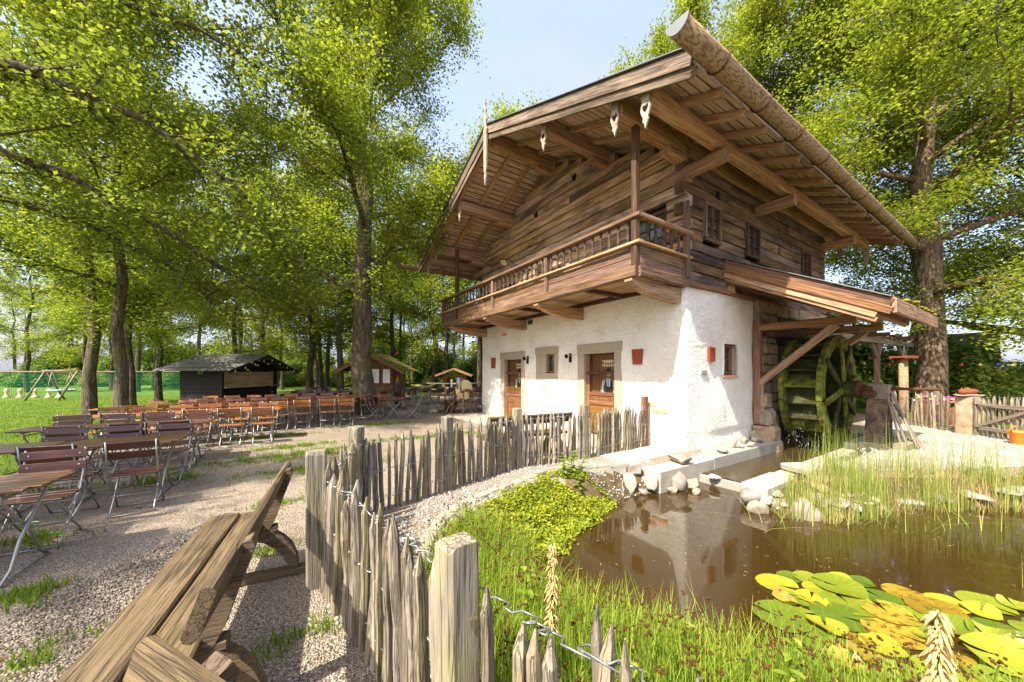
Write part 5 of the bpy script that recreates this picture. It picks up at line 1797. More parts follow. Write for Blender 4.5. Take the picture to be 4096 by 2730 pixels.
for k in range(4):
    pts = [(.06 + .015 * k, .17 * math.cos(a) + .02 * k, (.42 + .03 * k) * math.sin(a) - .15) for a in [2 * math.pi * j / 14 for j in range(15)]]
    tube('hose_loop', pts, .022, 'petal_yellow' if k % 2 else 'plastic_orange', hz, 6, org=(0, 0, 0))

# little roofed stand
st = thing('roofed_stand', 'small new timber stand with a pitched roof by the rail', 'stand', (-4.1, 25.5, 0), 0)
for x in (-.75, .75):
    for y in (-.4, .4):
        beam('post', (x, y, 0), (x, y, 1.55), .10, .10, 'stand', st, up=(0, 1, 0))
for z in (.62, 1.5):
    beam('rail', (-.75, -.4, z), (.75, -.4, z), .07, .12, 'stand', st)
for sg in (-1, 1):
    beam('brace', (sg * .72, -.4, 1.15), (sg * .42, -.4, 1.46), .06, .08, 'stand', st)
    for k in range(6):
        y = -.62 + k * .25
        beam('roof_board', (0, y, 1.98), (sg * 1.25, y, 1.50), .24, .03, 'stand', st)
    beam('verge_board', (0, -.76, 1.95), (sg * 1.28, -.76, 1.46), .03, .12, 'stand', st)
# rail fence before the wood
rf = thing('rail_fence', 'low rustic rail fence on short posts before the trees', 'fence', (-4, 23.6, 0), 0)
for z in (.55, .95):
    for (a, b) in ((-3.2, 0), (0, 3.2), (3.2, 6.4)):
        tube('rail', [(a, 0, z), ((a + b) / 2, .03, z + .02), (b, 0, z)], .05, 'grey_timber', rf, 7)
for x in (-3.2, 0, 3.2, 6.4):
    tube('post', [(x, 0, 0), (x, 0, 1.25)], .07, 'grey_timber', rf, 8)
# open barn behind the gable end
bn = thing('open_barn', 'open timber barn with mossy roof and white wall behind the mill', 'barn', (1.6, 27.5, 0), R(-6))
box('wall', -3.4, -2.5, .6, 4.0, 0, 2.6, 'plaster', bn, .02)
box('back_wall', -2.5, 5.5, 3.6, 4.0, 0, 2.8, 'kiosk', bn, .02)
for x in (-1.2, 1.0, 3.2, 5.4):
    beam('post', (x, 0, 0), (x, 0, 2.5), .2, .2, 'grey_timber', bn, up=(0, 1, 0))
    for sg in (-1, 1):
        beam('brace', (x, 0, 1.5), (x + sg * .75, 0, 2.4), .1, .12, 'grey_timber', bn)
beam('plate', (-3.4, 0, 2.58), (6, 0, 2.58), .22, .22, 'beam', bn)
for k in range(10):
    a, b = k / 10, (k + 1) / 10
    V = [(-4.2, -.9 + 3.6 * a, 2.45 + 1.9 * a), (6.5, -.9 + 3.6 * a, 2.45 + 1.9 * a), (6.5, -.9 + 3.6 * b, 2.42 + 1.9 * b), (-4.2, -.9 + 3.6 * b, 2.42 + 1.9 * b)]
    V += [(x, y, z - .05) for x, y, z in V]
    link('shingle_course', fix_normals(mesh('shingle_course', V, [(0, 1, 2, 3), (7, 6, 5, 4), (0, 4, 5, 1), (1, 5, 6, 2), (2, 6, 7, 3), (3, 7, 4, 0)], 'shingle_moss')), bn)

# grindstone stand and rusty drum by the left door
p = hp(-.75, 9.0)
gs = thing('grindstone_stand', 'old grinding stone on a reddish timber trestle by the mill end', 'grindstone', (p[0], p[1], 0), ANG + R(20))
for x in (-.3, .3):
    for y in (-.26, .26):
        beam('leg', (x * 1.25, y * 1.3, 0), (x * .8, y * .85, .92), .055, .055, 'post_red', gs, up=(0, 1, 0))
for y in (-.22, .22):
    beam('top_rail', (-.36, y, .93), (.36, y, .93), .06, .07, 'post_red', gs)
    beam('brace', (-.3, y * 1.2, .2), (.28, y, .75), .04, .05, 'post_red', gs)
for x in (-.28, .28):
    beam('top_rail', (x, -.25, .90), (x, .25, .90), .05, .06, 'post_red', gs)
V, F = tube_geo([(0, -.09, 0), (0, .09, 0)], .40, 28)
link('grindstone', mesh('grindstone', V, F, 'cream'), gs, loc=(.02, 0, .98))
tube('axle', [(0, -.34, .98), (0, .34, .98)], .025, 'rust', gs, 8)
V, F = lathe_geo([(.10, 0), (.14, .5), (.13, .5), (.09, .02)], 14)
link('water_can', mesh('water_can', V, F, 'metal', True), gs, loc=(-.28, .0, .98))
p = hp(-1.1, 9.55)
dr = thing('rusty_drum', 'rusty open drum of pale round stones beside the grinding wheel', 'drum', (p[0], p[1], 0), 0)
V, F = lathe_geo([(.22, 0), (.25, .02), (.25, .52), (.26, .54), (.235, .54), (.225, .1)], 22)
link('drum', mesh('drum', V, F, 'rust', True), dr)
for k in range(7):
    a = k * 2 * math.pi / 6
    q = (.12 * math.cos(a), .12 * math.sin(a)) if k < 6 else (0, 0)
    link('stone', rock_mesh(300 + k, .08, .075, .065, 'rock_white', 2, .2), dr, loc=(q[0], q[1], .53 + (.05 if k == 6 else 0)))

# playground: goal net, swing frame, garden chess
go = thing('ball_net', 'long green ball net hung from a pale rail across the lawn', 'net', (-27.5, 24.5, 0), R(4))
tube('rail', [(-10, 0, 1.75), (7.2, 0, 1.75)], .05, 'grey_timber', go, 8)
for x in (-9.5, -1.2, 7.1):
    tube('post', [(x, 0, 0), (x, 0, 1.75)], .05, 'grey_timber', go, 8)
parts = []
for i in range(18):
    z = .08 + i * .095
    parts.append(tube_geo([(-10, .02 * math.sin(i), z), (-1, .05, z - .03), (7.2, .02, z)], .0075, 3))
for i in range(150):
    x = -10 + i * .115
    parts.append(tube_geo([(x, 0, .05), (x, .02, 1.74)], .0065, 3))
V, F = join_geo(parts)
tag(link('net', mesh('net', V, F, 'net'), go), kind='stuff')
sw = thing('swing_frame', 'timber A-frame swing with a round basket seat on the lawn', 'swing', (-27.4, 21.6, 0), R(8))
for x in (-.85, .85):
    for sg in (-1, 1):
        tube('leg', [(x + sg * .55, sg * .5, 0), (x, 0, 1.8)], .05, 'grey_timber', sw, 8)
tube('beam', [(-1.0, 0, 1.8), (1.0, 0, 1.8)], .055, 'grey_timber', sw, 8)
V, F = tube_geo([(.55 * math.cos(a), .55 * math.sin(a), 0) for a in [2 * math.pi * i / 20 for i in range(21)]], .05, 8)
link('basket_seat', mesh('basket_seat', V, F, 'bluegrey', True), sw, loc=(0, 0, .62))
for a in (.6, 2.5, 3.8, 5.6):
    tube('rope', [(.55 * math.cos(a), .55 * math.sin(a), .62), (.5 if math.cos(a) > 0 else -.5, 0, 1.8)], .012, 'rope', sw, 5)
for i, x in enumerate((-33.6, -32.7, -31.7, -30.8, -30.1)):
    V, F = lathe_geo([(.17, 0), (.18, .05), (.12, .12), (.08, .2), (.07, .38 + .02 * i), (.12, .44), (.09, .48), (.1, .54), (.03, .62)], 14)
    tag(link('chess_piece', mesh('chess_piece', V, F, 'cream', True), loc=(x, 23.6, .02)), 'pale garden chess piece standing in a line behind the ball net', 'chess piece', 'garden chess pieces')
# hammock
for (x, y, m_) in ((-10.6, 26.2, 'cloth_red'), (-7.0, 28.0, 'rope')):
    h_ = thing('hammock', ('faded red' if m_ == 'cloth_red' else 'pale rope') + ' hammock slung low between tree trunks', 'hammock', (x, y, 0), R(12))
    V, F = [], []
    for i in range(13):
        f = i / 12 * 2 - 1
        for j in range(5):
            g_ = (j - 2) / 2
            V.append((f * 1.2, g_ * .45 * (1 - .6 * f * f), .45 + .45 * f * f + .18 * g_ * g_ * (1 - f * f)))
    for i in range(12):
        for j in range(4):
            F.append((i * 5 + j, i * 5 + j + 1, i * 5 + j + 6, i * 5 + j + 5))
    o = link('sling', mesh('sling', V, F, m_, True), h_)
    o.modifiers.new('thickness', 'SOLIDIFY').thickness = .02
    for sg in (-1, 1):
        tube('rope', [(sg * 1.2, 0, .9), (sg * 1.9, 0, 1.3)], .015, 'rope', h_, 5)
# ------------------------------------------------------------------ yard on the right: fence, gate, posts
f2 = thing('picket_fence', 'grey picket fence behind the gravel yard between round post and stone gatepost', 'fence')
FQ = [(13.75, 13.6), (12.72, 11.45), (12.42, 10.0)]
build_fence(f2, FQ, .125, (.9, 1.12), seed=9, side=-1)
link('post', post_mesh(.1, 1.0, 77), f2, Matrix.Translation((13.75, 13.6, 0)) @ UPX)
f3 = thing('picket_fence', 'far picket fence at the foot of the hedge beyond the gate', 'fence')
build_fence(f3, [(14.6, 12.2), (19.5, 11.0), (21.5, 10.6)], .13, (.9, 1.05), seed=12, side=1)
for (x, y) in ((14.6, 12.2), (17, 11.6), (19.5, 11.0)):
    link('post', post_mesh(.11, 1.05, 78), f3, Matrix.Translation((x, y, 0)) @ UPX)
gp = thing('stone_gatepost', 'squared sandy stone gatepost with flat cap stone', 'gatepost', (12.38, 9.62, 0), R(20))
V, F = boxm(-.2, .2, -.2, .2, -.1, 1.02)
box('pillar', -.2, .2, -.2, .2, -.1, 1.02, 'fieldstone', gp, .03)
link('cap_stone', rock_mesh(61, .42, .3, .035, 'granite', 2, .2), gp, loc=(0, 0, 1.05))
pot = thing('clay_pot', 'terracotta bottle planter lying on the stone gatepost', 'planter', (12.38, 9.62, 1.15), R(10))
V, F = tube_geo([(-.3, 0, 0), (-.27, 0, 0), (.18, 0, 0), (.25, 0, 0), (.33, 0, 0)], [.04, .075, .075, .05, .03], 14)
link('pot', mesh('pot', V, F, 'terracotta', True), pot)
for k in range(14):
    o = link('sprig', rock_mesh(80 + k % 4, 1, .8, .8, 'moss', 1, .6), pot, loc=(rnd.uniform(-.22, .1), rnd.uniform(-.04, .04), .075 + rnd.uniform(0, .02)))
    o.scale = (.035, .03, .03)
gate = thing('wooden_gate', 'weathered wooden picket gate with diagonal brace and iron hinges', 'gate', (12.28, 9.4, 0), math.atan2(-1.25, -.32))
for k in range(11):
    x = .06 + k * .125
    o = link('picket', PK[k % 9], gate, Matrix.Translation((x, .03, .06)) @ UPX); o.scale = (.98 + rnd.uniform(-.06, .06), 1.35, .9)
for z in (.22, .82):
    beam('rail', (-.02, -.02, z), (1.4, -.02, z), .035, .09, 'grey_timber', gate)
beam('brace', (.02, -.022, .25), (1.3, -.022, .78), .033, .08, 'grey_timber', gate)
beam('stile', (.0, 0, .0), (.0, 0, 1.0), .10, .10, 'grey_timber', gate, up=(0, 1, 0))
beam('stile', (1.42, 0, .0), (1.42, 0, 1.08), .12, .12, 'grey_timber', gate, up=(0, 1, 0))
for z in (.22, .82):
    beam('hinge', (-.14, -.045, z), (.12, -.045, z), .012, .03, 'rust', gate)
    beam('hinge', (.0, -.047, z - .09), (.0, -.047, z + .09), .012, .03, 'rust', gate, up=(0, 1, 0))
bk = thing('orange_bucket', 'orange plastic pail with handle on the gravel by the gate', 'bucket', (11.72, 8.2, 0), 0)
V, F = lathe_geo([(.12, 0), (.125, .01), (.155, .26), (.175, .28), (.175, .31), (.145, .31), (.11, .03)], 22)
link('pail', mesh('pail', V, F, 'plastic_orange', True), bk)
tube('handle', [(-.16, 0, .28), (-.21, 0, .36), (-.16, 0, .42), (-.05, 0, .43)], .014, 'plastic_orange', bk, 7, org=(0, 0, 0))
rp = thing('capped_post', 'tall round timber post with a terracotta tile cap', 'post', (12.85, 11.65, 0), R(12))
tube('post', [(0, 0, 0), (.01, 0, .9), (0, .01, 2.14)], [.125, .118, .108], 'beam', rp, 14)
link('base_sleeve', mesh('base_sleeve', *lathe_geo([(.135, 0), (.135, .22), (.12, .22)], 16), 'zinc', True), rp)
box('tile_cap', -.23, .23, -.23, .23, 2.15, 2.2, 'terracotta', rp, .01)
for sg in (-1, 1):
    beam('cap_edge', (-.26, sg * .2, 2.17), (.26, sg * .2, 2.17), .05, .08, 'terracotta', rp)
# pergola
pg = thing('pergola', 'grey timber pergola with braced posts behind the water wheel', 'pergola', (14.6, 14.2, 0), R(30))
for x in (0, 3.2):
    beam('post', (x, 0, 0), (x, 0, 2.85), .16, .16, 'grey_timber' if x else 'beam_red', pg, up=(0, 1, 0))
    for sg in (-1, 1):
        beam('brace', (x, 0, 2.25), (x + sg * .6, 0, 2.83), .09, .11, 'grey_timber', pg)
beam('beam', (-4.5, 0, 2.95), (4.5, 0, 2.95), .15, .2, 'grey_timber', pg, seg=4, jit=.004)
for k in range(6):
    x = -3.8 + k * 1.4
    beam('cross_beam', (x, -.6, 3.12), (x, 2.4, 3.12), .09, .13, 'beam_dark', pg)
beam('beam', (-4.5, 2.2, 2.95), (4.5, 2.2, 2.95), .15, .2, 'grey_timber', pg)
for x in (-4, 3.4):
    beam('post', (x, 2.2, 0), (x, 2.2, 2.85), .16, .16, 'grey_timber', pg, up=(0, 1, 0))
# flower box
fb = thing('flower_box', 'wooden planter of pink, yellow and white flowers behind the fence', 'planter', (13.35, 11.1, 0), R(75))
for k in range(4):
    beam('board', (-.7, -.22, .08 + k * .16), (.7, -.22, .08 + k * .16), .03, .15, 'shed', fb)
    beam('board', (-.7, .22, .08 + k * .16), (.7, .22, .08 + k * .16), .03, .15, 'shed', fb)
for x in (-.7, .7):
    box('end_board', x - .015, x + .015, -.2, .2, .01, .64, 'shed', fb)
box('soil', -.67, .67, -.2, .2, .1, .6, 'soil', fb)
for k in range(70):
    x, y = rnd.uniform(-.75, .75), rnd.uniform(-.25, .25)
    m_ = ('petal_pink', 'petal_pink', 'petal_yellow', 'petal_white')[k % 4]
    V, F = [(0, 0, -.01)], []
    for j in range(10):
        a = j * math.pi / 5; r_ = .05 if j % 2 == 0 else .03
        V.append((r_ * math.cos(a), r_ * math.sin(a), .012 if j % 2 == 0 else 0))
    F = [(0, 1 + j, 1 + (j + 1) % 10) for j in range(10)]
    link('flower', mesh('flower', V, F, m_), fb, Matrix.Translation((x, y, .72 + rnd.uniform(0, .22))) @ Matrix.Rotation(rnd.uniform(-.8, .8), 4, 'X') @ Matrix.Rotation(rnd.uniform(-.8, .8), 4, 'Y'))
# brick outbuilding with ladder
bh = thing('brick_outbuilding', 'weathered brick outbuilding with wooden eave beyond the oak', 'outbuilding', (27.5, 21.2, 0), R(35))
rs2 = random.Random(5)
box('wall', -2.4, 0, -.95, 2, 0, 3.9, 'mortar', bh)
bme = [mesh('brick', *boxm(-.28, .28, -.04, .04, -.075, .075), 'brick') for _ in range(1)]
for r_ in range(23):
    for c_ in range(5):
        x = -2.35 + c_ * .585 + (.29 if r_ % 2 else 0)
        if x > -.05: continue
        link('brick', bme[0], bh, Matrix.Translation((x, -.95 + rs2.uniform(-.015, .01), .1 + r_ * .165)))
for k in range(6):
    y_ = -1.5 + k * .7
    beam('roof_board', (-2.9, y_, 4.0 + (y_ + 1.5) * .3), (.55, y_, 4.0 + (y_ + 1.5) * .3), .74, .05, 'shingle_moss', bh, up=(0, -.29, .957))
beam('eave_board', (-2.9, -1.88, 3.86), (.55, -1.88, 3.86), .05, .2, 'beam', bh)
for k in range(5):
    beam('rafter', (-2.7 + k * .78, -1.8, 3.80), (-2.7 + k * .78, .2, 4.36), .08, .1, 'beam', bh)
ld = thing('ladder', 'grey timber trestle ladder leaning before the brick outbuilding', 'ladder', (25.2, 19.6, 0), R(35))
for x in (-.35, .35):
    beam('rail', (x * 2.2, -.5, 0), (x * .6, .3, 3.2), .07, .1, 'grey_timber', ld, up=(0, 1, 0))
for k in range(4):
    z = .6 + k * .65
    f = z / 3.2
    beam('rung', (-.77 + .56 * f, -.5 + .8 * f, z), (.77 - .56 * f, -.5 + .8 * f, z), .05, .06, 'grey_timber', ld)

# strings of coloured bulbs
def bulb_string(label, a, b, n, sag, seed):
    q = random.Random(seed)
    a, b = Vector(a), Vector(b)
    root = thing('bulb_string', label, 'string lights', tuple(a), 0)
    P = [(b - a) * (i / 24) - Vector((0, 0, sag * 4 * (i / 24) * (1 - i / 24))) for i in range(25)]
    tube('cable', P, .012, 'iron', root, 5, org=(0, 0, 0))
    for k in range(n):
        f = (k + .5) / n
        p = (b - a) * f - Vector((0, 0, sag * 4 * f * (1 - f)))
        V, F = lathe_geo([(.015, 0), (.018, -.04), (.045, -.09), (.04, -.13), (.01, -.15)], 10)
        link('bulb', mesh('bulb', V, F, q.choice(('bulb_red', 'bulb_blue', 'bulb_yellow', 'bulb_green')), True), root, loc=tuple(p))
bulb_string('string of coloured bulbs from the big oak to the barn', (-5.8, 14.4, 2.75), (-.6, 22, 2.3), 10, .12, 1)
bulb_string('string of coloured bulbs along the hedge beyond the gate', (16.5, 14.5, 2.15), (26, 15.5, 2.3), 11, .12, 2)
bulb_string('string of coloured bulbs under the pergola behind the wheel', (13.6, 15, 2.4), (16.5, 14.3, 2.2), 7, .2, 3)
# ------------------------------------------------------------------ trees
def norm(v): return v / (np.linalg.norm(v) + 1e-9)
def curve(r, p, d, L, n, up, wob):
    pts = [np.array(p, float)]
    d = norm(np.array(d, float))
    for i in range(n):
        d = norm(d + np.array([0, 0, up]) / n + r.normal(0, wob, 3) / n ** .5)
        pts.append(pts[-1] + d * L / n)
    return pts
def point_on(pts, f):
    x = f * (len(pts) - 1); i = min(int(x), len(pts) - 2); u = x - i
    return pts[i] * (1 - u) + pts[i + 1] * u, norm(pts[i + 1] - pts[i])

class Tree:
    def __init__(self, seed):
        self.r = np.random.RandomState(seed)
        self.geo, self.tw = [], []
    def branch(self, pts, r0, r1, n):
        k = len(pts)
        self.geo.append(tube_geo(pts, [r0 + (r1 - r0) * (i / (k - 1)) ** .8 for i in range(k)], n, False))
    def ramify(self, limb, L, rad, subs, twigs, tl, droop=.1, lo=.22):
        r = self.r
        for i in range(subs):
            f = lo + (1 - lo) * (i + r.uniform(0, 1)) / subs
            p, d = point_on(limb, f)
            side = norm(np.cross(d, [0, 0, 1]) * (1 if i % 2 else -1) + r.normal(0, .65, 3) + np.array([0, 0, .15]))
            sd = norm(d * r.uniform(.4, .9) + side * r.uniform(.7, 1.1))
            sl = L * r.uniform(.28, .5) * (1.15 - .55 * f)
            sp = curve(r, p, sd, sl, 4, .18 - droop, .22)
            self.branch(sp, max(.012, rad * .42 * (1 - .5 * f)), .008, 5)
            for j in range(twigs):
                g = .2 + .8 * (j + r.uniform(0, 1)) / twigs
                q, e = point_on(sp, g)
                td = norm(e * .6 + r.normal(0, .75, 3) + np.array([0, 0, .15 - droop]))
                ln = tl * r.uniform(.6, 1.25)
                tp_ = [q, q + td * ln * .5 + r.normal(0, .04, 3), q + td * ln + r.normal(0, .06, 3)]
                if r.uniform() < .5: self.branch(tp_, .012, .004, 3)
                self.tw.append((q, tp_[2]))
        for j in range(twigs * 3):
            q, e = point_on(limb, .3 + .7 * r.uniform())
            self.tw.append((q, q + norm(e * .5 + r.normal(0, .7, 3) + np.array([0, 0, .1])) * tl * r.uniform(.5, 1.1)))
        p, d = point_on(limb, 1.0)
        for j in range(twigs):
            q, e = point_on(limb, .8 + .2 * r.uniform())
            self.tw.append((q, q + norm(e + r.normal(0, .6, 3)) * tl))
    def leaves(self, per, size, spread, upb=.75, flat=.75):
        r = self.r
        A = np.array([t[0] for t in self.tw]); B = np.array([t[1] for t in self.tw])
        n = len(A) * per
        A, B = np.repeat(A, per, 0), np.repeat(B, per, 0)
        u = (1.1 * r.uniform(0, 1, n) ** .7)[:, None]
        off = r.normal(0, spread, (n, 3)); off[:, 2] *= flat
        P = A + (B - A) * u + off
        N = r.normal(0, .7, (n, 3)); N[:, 2] = np.abs(N[:, 2]) * .7 + upb
        N /= np.linalg.norm(N, axis=1)[:, None]
        D = r.normal(0, 1, (n, 3)) + off * 1.5
        D -= N * (D * N).sum(1)[:, None]
        D /= np.linalg.norm(D, axis=1)[:, None]
        S = np.cross(N, D)
        sz = (size * r.uniform(.65, 1.25, n))[:, None]
        w = sz * r.uniform(.30, .40, n)[:, None]
        V = np.stack([P, P + D * sz * .55 - S * w + N * sz * .08, P + D * sz, P + D * sz * .6 + S * w + N * sz * .08], 1).reshape(-1, 3)
        T = np.arange(n * 4).reshape(n, 4)
        # tone: lighter where twigs are young (outer end), random leaf to leaf
        tone = np.clip(r.normal(.45, .16, n) + .12 * (u[:, 0] - .5) + np.repeat(r.normal(0, .14, len(self.tw)), per), 0, 1)
        return V, T, tone
    def build(self, name, leafmat_, barkmat, per, size, spread, **k):
        V, F = join_geo(self.geo)
        bark_me = mesh(name + '_bark', V, F, barkmat, True)
        leaf_me = np_mesh(name + '_leaves', *self.leaves(per, size, spread, **k)[:2], leafmat_)
        return bark_me, leaf_me
    def meshes(self, name, leafmat_, barkmat, per, size, spread, **k):
        V, F = join_geo(self.geo)
        bark_me = mesh(name + '_bark', V, F, barkmat, True)
        LV, LT, tone = self.leaves(per, size, spread, **k)
        return bark_me, np_mesh(name + '_leaves', LV, LT, leafmat_, tone)

def oak(seed, H, r0, base_h, crown_r, limbs, subs, twigs, tl=.9, lean=(0, 0), up=.5, taper_top=.35, prof=None, flare=1.5, droop=.1):
    T = Tree(seed); r = T.r
    n = 10
    tp = [np.array([0., 0., -.15]), np.array([0, 0, .25])]
    for i in range(1, n + 1):
        f = i / n
        tp.append(np.array([lean[0] * f ** 1.5 + r.normal(0, .05 + .25 * f * .6), lean[1] * f ** 1.5 + r.normal(0, .05 + .25 * f * .6), .25 + (H * .88) * f]))
    rad = [r0 * flare, r0 * 1.12] + [max(.03, r0 * (1 - .9 * (i / n) ** 1.1)) for i in range(1, n + 1)]
    T.geo.append(tube_geo(tp, rad, 14, False))
    for i in range(limbs):
        f = (i + r.uniform(.1, .9)) / limbs
        h = base_h + (H * .86 - base_h) * f ** .9
        k = np.interp(h, [p[2] for p in tp], np.arange(len(tp)))
        a = int(min(k, len(tp) - 2)); u = k - a
        p = tp[a] * (1 - u) + tp[a + 1] * u
        rr_ = np.interp(h, [q[2] for q in tp], rad)
        az = i * 2.399 + r.uniform(-.5, .5)
        el = R(8 + 52 * f + r.uniform(-8, 8))
        pf = prof(f) if prof else (.62 + .75 * f if f < .5 else 1.0 - .95 * (f - .5))
        L = crown_r * pf * r.uniform(.85, 1.12)
        lp = curve(r, p, (math.cos(az) * math.cos(el), math.sin(az) * math.cos(el), math.sin(el)), L, 7, up * (.6 - .5 * f), .22)
        T.branch(lp, max(.03, rr_ * .5), .018, 7)
        T.ramify(lp, L, rr_ * .5, subs, twigs, tl, droop)
    # leader
    T.ramify(tp[5:], H * .45, r0 * .3, subs, twigs, tl, lo=.35)
    return T

def plant_tree(name, meshes, loc, label, cat='tree', rz=0.0, sc=1.0, group=None):
    o = thing(name, label, cat, loc, rz, group)
    o.scale = (sc, sc, sc)
    link('trunk', meshes[0], o); link('crown', meshes[1], o)
    return o

# the big open oak between chairs and mill
T = oak(101, 20.0, .42, 4.2, 6.6, 17, 9, 8, 1.0, (.6, .3), .55)
m_big = T.meshes('big_oak', 'leaf', 'bark', 74, .108, .19)
plant_tree('oak_tree', m_big, (-6.0, 14.6, 0), 'tall open oak standing at the end of the orange table rows', rz=R(200))
# oak whose boughs hang over the tables (trunk beside the picture)
T = Tree(202); r = T.r
tk = [np.array(p, float) for p in ((-13.2, 4.4, -.1), (-13.2, 4.4, .4), (-13.1, 4.5, 3), (-12.9, 4.7, 6), (-12.7, 4.8, 9), (-12.4, 5, 13))]
T.geo.append(tube_geo(tk, [.6, .42, .38, .34, .26, .12], 12, False))
BOUGHS = [[(-12.9, 4.7, 6.2), (-11.2, 6.0, 7.4), (-9.7, 7.0, 7.7), (-8.2, 7.9, 7.3), (-6.9, 8.8, 6.3), (-6.0, 9.4, 5.2), (-5.5, 9.8, 4.1)],
          [(-12.9, 4.7, 5.6), (-11.5, 6.8, 6.5), (-10.2, 8.2, 6.2), (-8.9, 9.2, 5.3), (-7.9, 10.0, 4.4), (-7.1, 10.6, 3.7)],
          [(-12.8, 4.8, 7.2), (-11.2, 6.2, 9.0), (-9.4, 7.5, 9.9), (-7.6, 8.6, 10.0), (-6.0, 9.6, 9.4)],
          [(-12.7, 4.8, 8.6), (-10.6, 6.6, 11.2), (-8.6, 8.0, 12.4), (-6.8, 9.0, 12.8)],
          [(-12.9, 4.7, 5.0), (-12.2, 7.5, 5.8), (-11.3, 9.5, 5.6), (-10.5, 11.0, 4.9), (-9.9, 12.0, 4.2)],
          [(-12.8, 4.8, 6.8), (-11.9, 8.0, 8.5), (-10.8, 10.5, 9.3), (-9.5, 12.2, 9.2)],
          [(-12.6, 4.9, 9.8), (-11.0, 8.0, 13), (-9.8, 10, 14.2)]]
for b_ in BOUGHS:
    P = [np.array(p) for p in b_]
    L = sum(np.linalg.norm(P[i + 1] - P[i]) for i in range(len(P) - 1))
    T.branch(P, .13, .02, 8)
    T.ramify(P, L * .55, .11, 18, 9, .8, .14, .18)
V, F = join_geo(T.geo)
o = thing('oak_tree', 'oak with long leafy boughs hanging over the brown tables', 'tree', (-13.2, 4.4, 0))
bk_ = mesh('bough_oak_bark', [(Vector(v) - Vector((-13.2, 4.4, 0))) for v in V], F, 'bark', True)
LV, LT, tone = T.leaves(34, .108, .19)
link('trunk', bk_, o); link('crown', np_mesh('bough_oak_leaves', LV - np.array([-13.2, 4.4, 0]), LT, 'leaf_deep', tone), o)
# a mid-size oak (shared mesh), also the one beside the camera that shades the gravel
T = oak(303, 16.0, .19, 3.6, 4.9, 15, 7, 6, 1.0, (.3, 0), .35)
m_mid = T.meshes('mid_oak', 'leaf', 'bark', 54, .115, .20)
T = oak(304, 17.0, .185, 3.0, 4.6, 15, 7, 6, 1.0, (-.3, .2), .2)
m_mid2 = T.meshes('mid_oak_two', 'leaf', 'bark', 46, .115, .20)
plant_tree('oak_tree', m_mid, (-15.7, 13.2, 0), 'slim oak on the lawn with a knot hole in its trunk', rz=.4)
plant_tree('oak_tree', m_mid2, (-13.25, 12.0, 0), 'slim oak at the lawn edge behind the brown tables', rz=2.0)
plant_tree('oak_tree', m_mid, (-18.9, 17.6, 0), 'darker oak on the lawn just behind the lawn-edge oak', rz=3.3, sc=.98)
plant_tree('oak_tree', m_mid2, (-20.3, 20.4, 0), 'thin oak on the lawn beside the black kiosk', rz=5.1, sc=.9)
plant_tree('oak_tree', m_mid, (-13.2, -3.2, 0), 'oak beside the gravel whose crown dapples the ground with shade', rz=1.1, sc=.95)
# the great oak on the right
T = oak(405, 25.0, .45, 3.9, 9.0, 30, 13, 8, 1.2, (.5, 0), .05, prof=lambda f: .85 if f < .55 else .95 - .9 * (f - .55), flare=1.25, droop=.3)
m_right = T.meshes('great_oak', 'leaf', 'bark_warm', 74, .122, .22)
plant_tree('oak_tree', m_right, (17.2, 14.6, 0), 'great oak with thick warm brown trunk behind the wheel yard', rz=R(130))
# oaks behind the mill roof
plant_tree('oak_tree', m_big, (11.6, 20.6, 0), 'broad oak rising behind the mill roof', rz=1.9, sc=1.12)
plant_tree('oak_tree', m_big, (7.5, 27.0, 0), 'far oak whose top shows above the mill verge', rz=.3, sc=1.0)
plant_tree('oak_tree', m_mid, (26.5, 12.0, 0), 'leafy oak beyond the hedge beside the wheel yard', rz=.9, sc=1.25)
plant_tree('oak_tree', m_mid2, (14.2, 19.4, 0), 'leafy oak filling the gap between mill and great oak', rz=4.0, sc=1.05)
plant_tree('oak_tree', m_mid, (20.6, 18.0, 0), 'oak just behind the great oak of the wheel yard', rz=2.4, sc=1.15)
plant_tree('oak_tree', m_mid2, (24.6, 16.2, 0), 'oak over the hedge by the brick outbuilding', rz=1.2, sc=1.2)
# the wood
forest = []
for sdd in (501, 502, 503):
    T = oak(sdd, 17.5, .19, 3.4, 3.9, 13, 5, 5, 1.0, (.5, .3), .2, prof=lambda f: .75 + .5 * f if f < .5 else 1.0 - .7 * (f - .5), flare=1.25)
    forest.append(T.meshes('wood_tree', 'leaf_far', 'bark_dark', 28, .16, .25))
fr = random.Random(77)
SPOTS = [(-20.6, 27), (-19.5, 24.8), (-15.6, 29), (-14.2, 27.4), (-14.3, 25), (-11.9, 24.6), (-17.5, 31), (-10.4, 33), (-9.8, 29.4), (-6.6, 30), (-5.0, 27.5), (-2.2, 24.4), (.6, 25.6), (-1.0, 29.5), (-3.2, 32)]
while len(SPOTS) < 50:
    y = fr.choice((fr.uniform(29, 35), fr.uniform(52, 62)))
    x = fr.uniform(-1.42 * y, .1 * y)
    if all((x - a) ** 2 + (y - b) ** 2 > 10 for a, b in SPOTS): SPOTS.append((x, y))
for i, (x, y) in enumerate(SPOTS):
    lab = 'slender dark trunked tree in the near edge of the wood' if y < 31 else 'slender tree standing deep in the wood'
    plant_tree('wood_tree', forest[i % 3], (x, y, 0), lab, rz=fr.uniform(0, 6), sc=fr.uniform(.85, 1.2), group='trees of the wood edge' if y < 31 else 'trees deep in the wood')
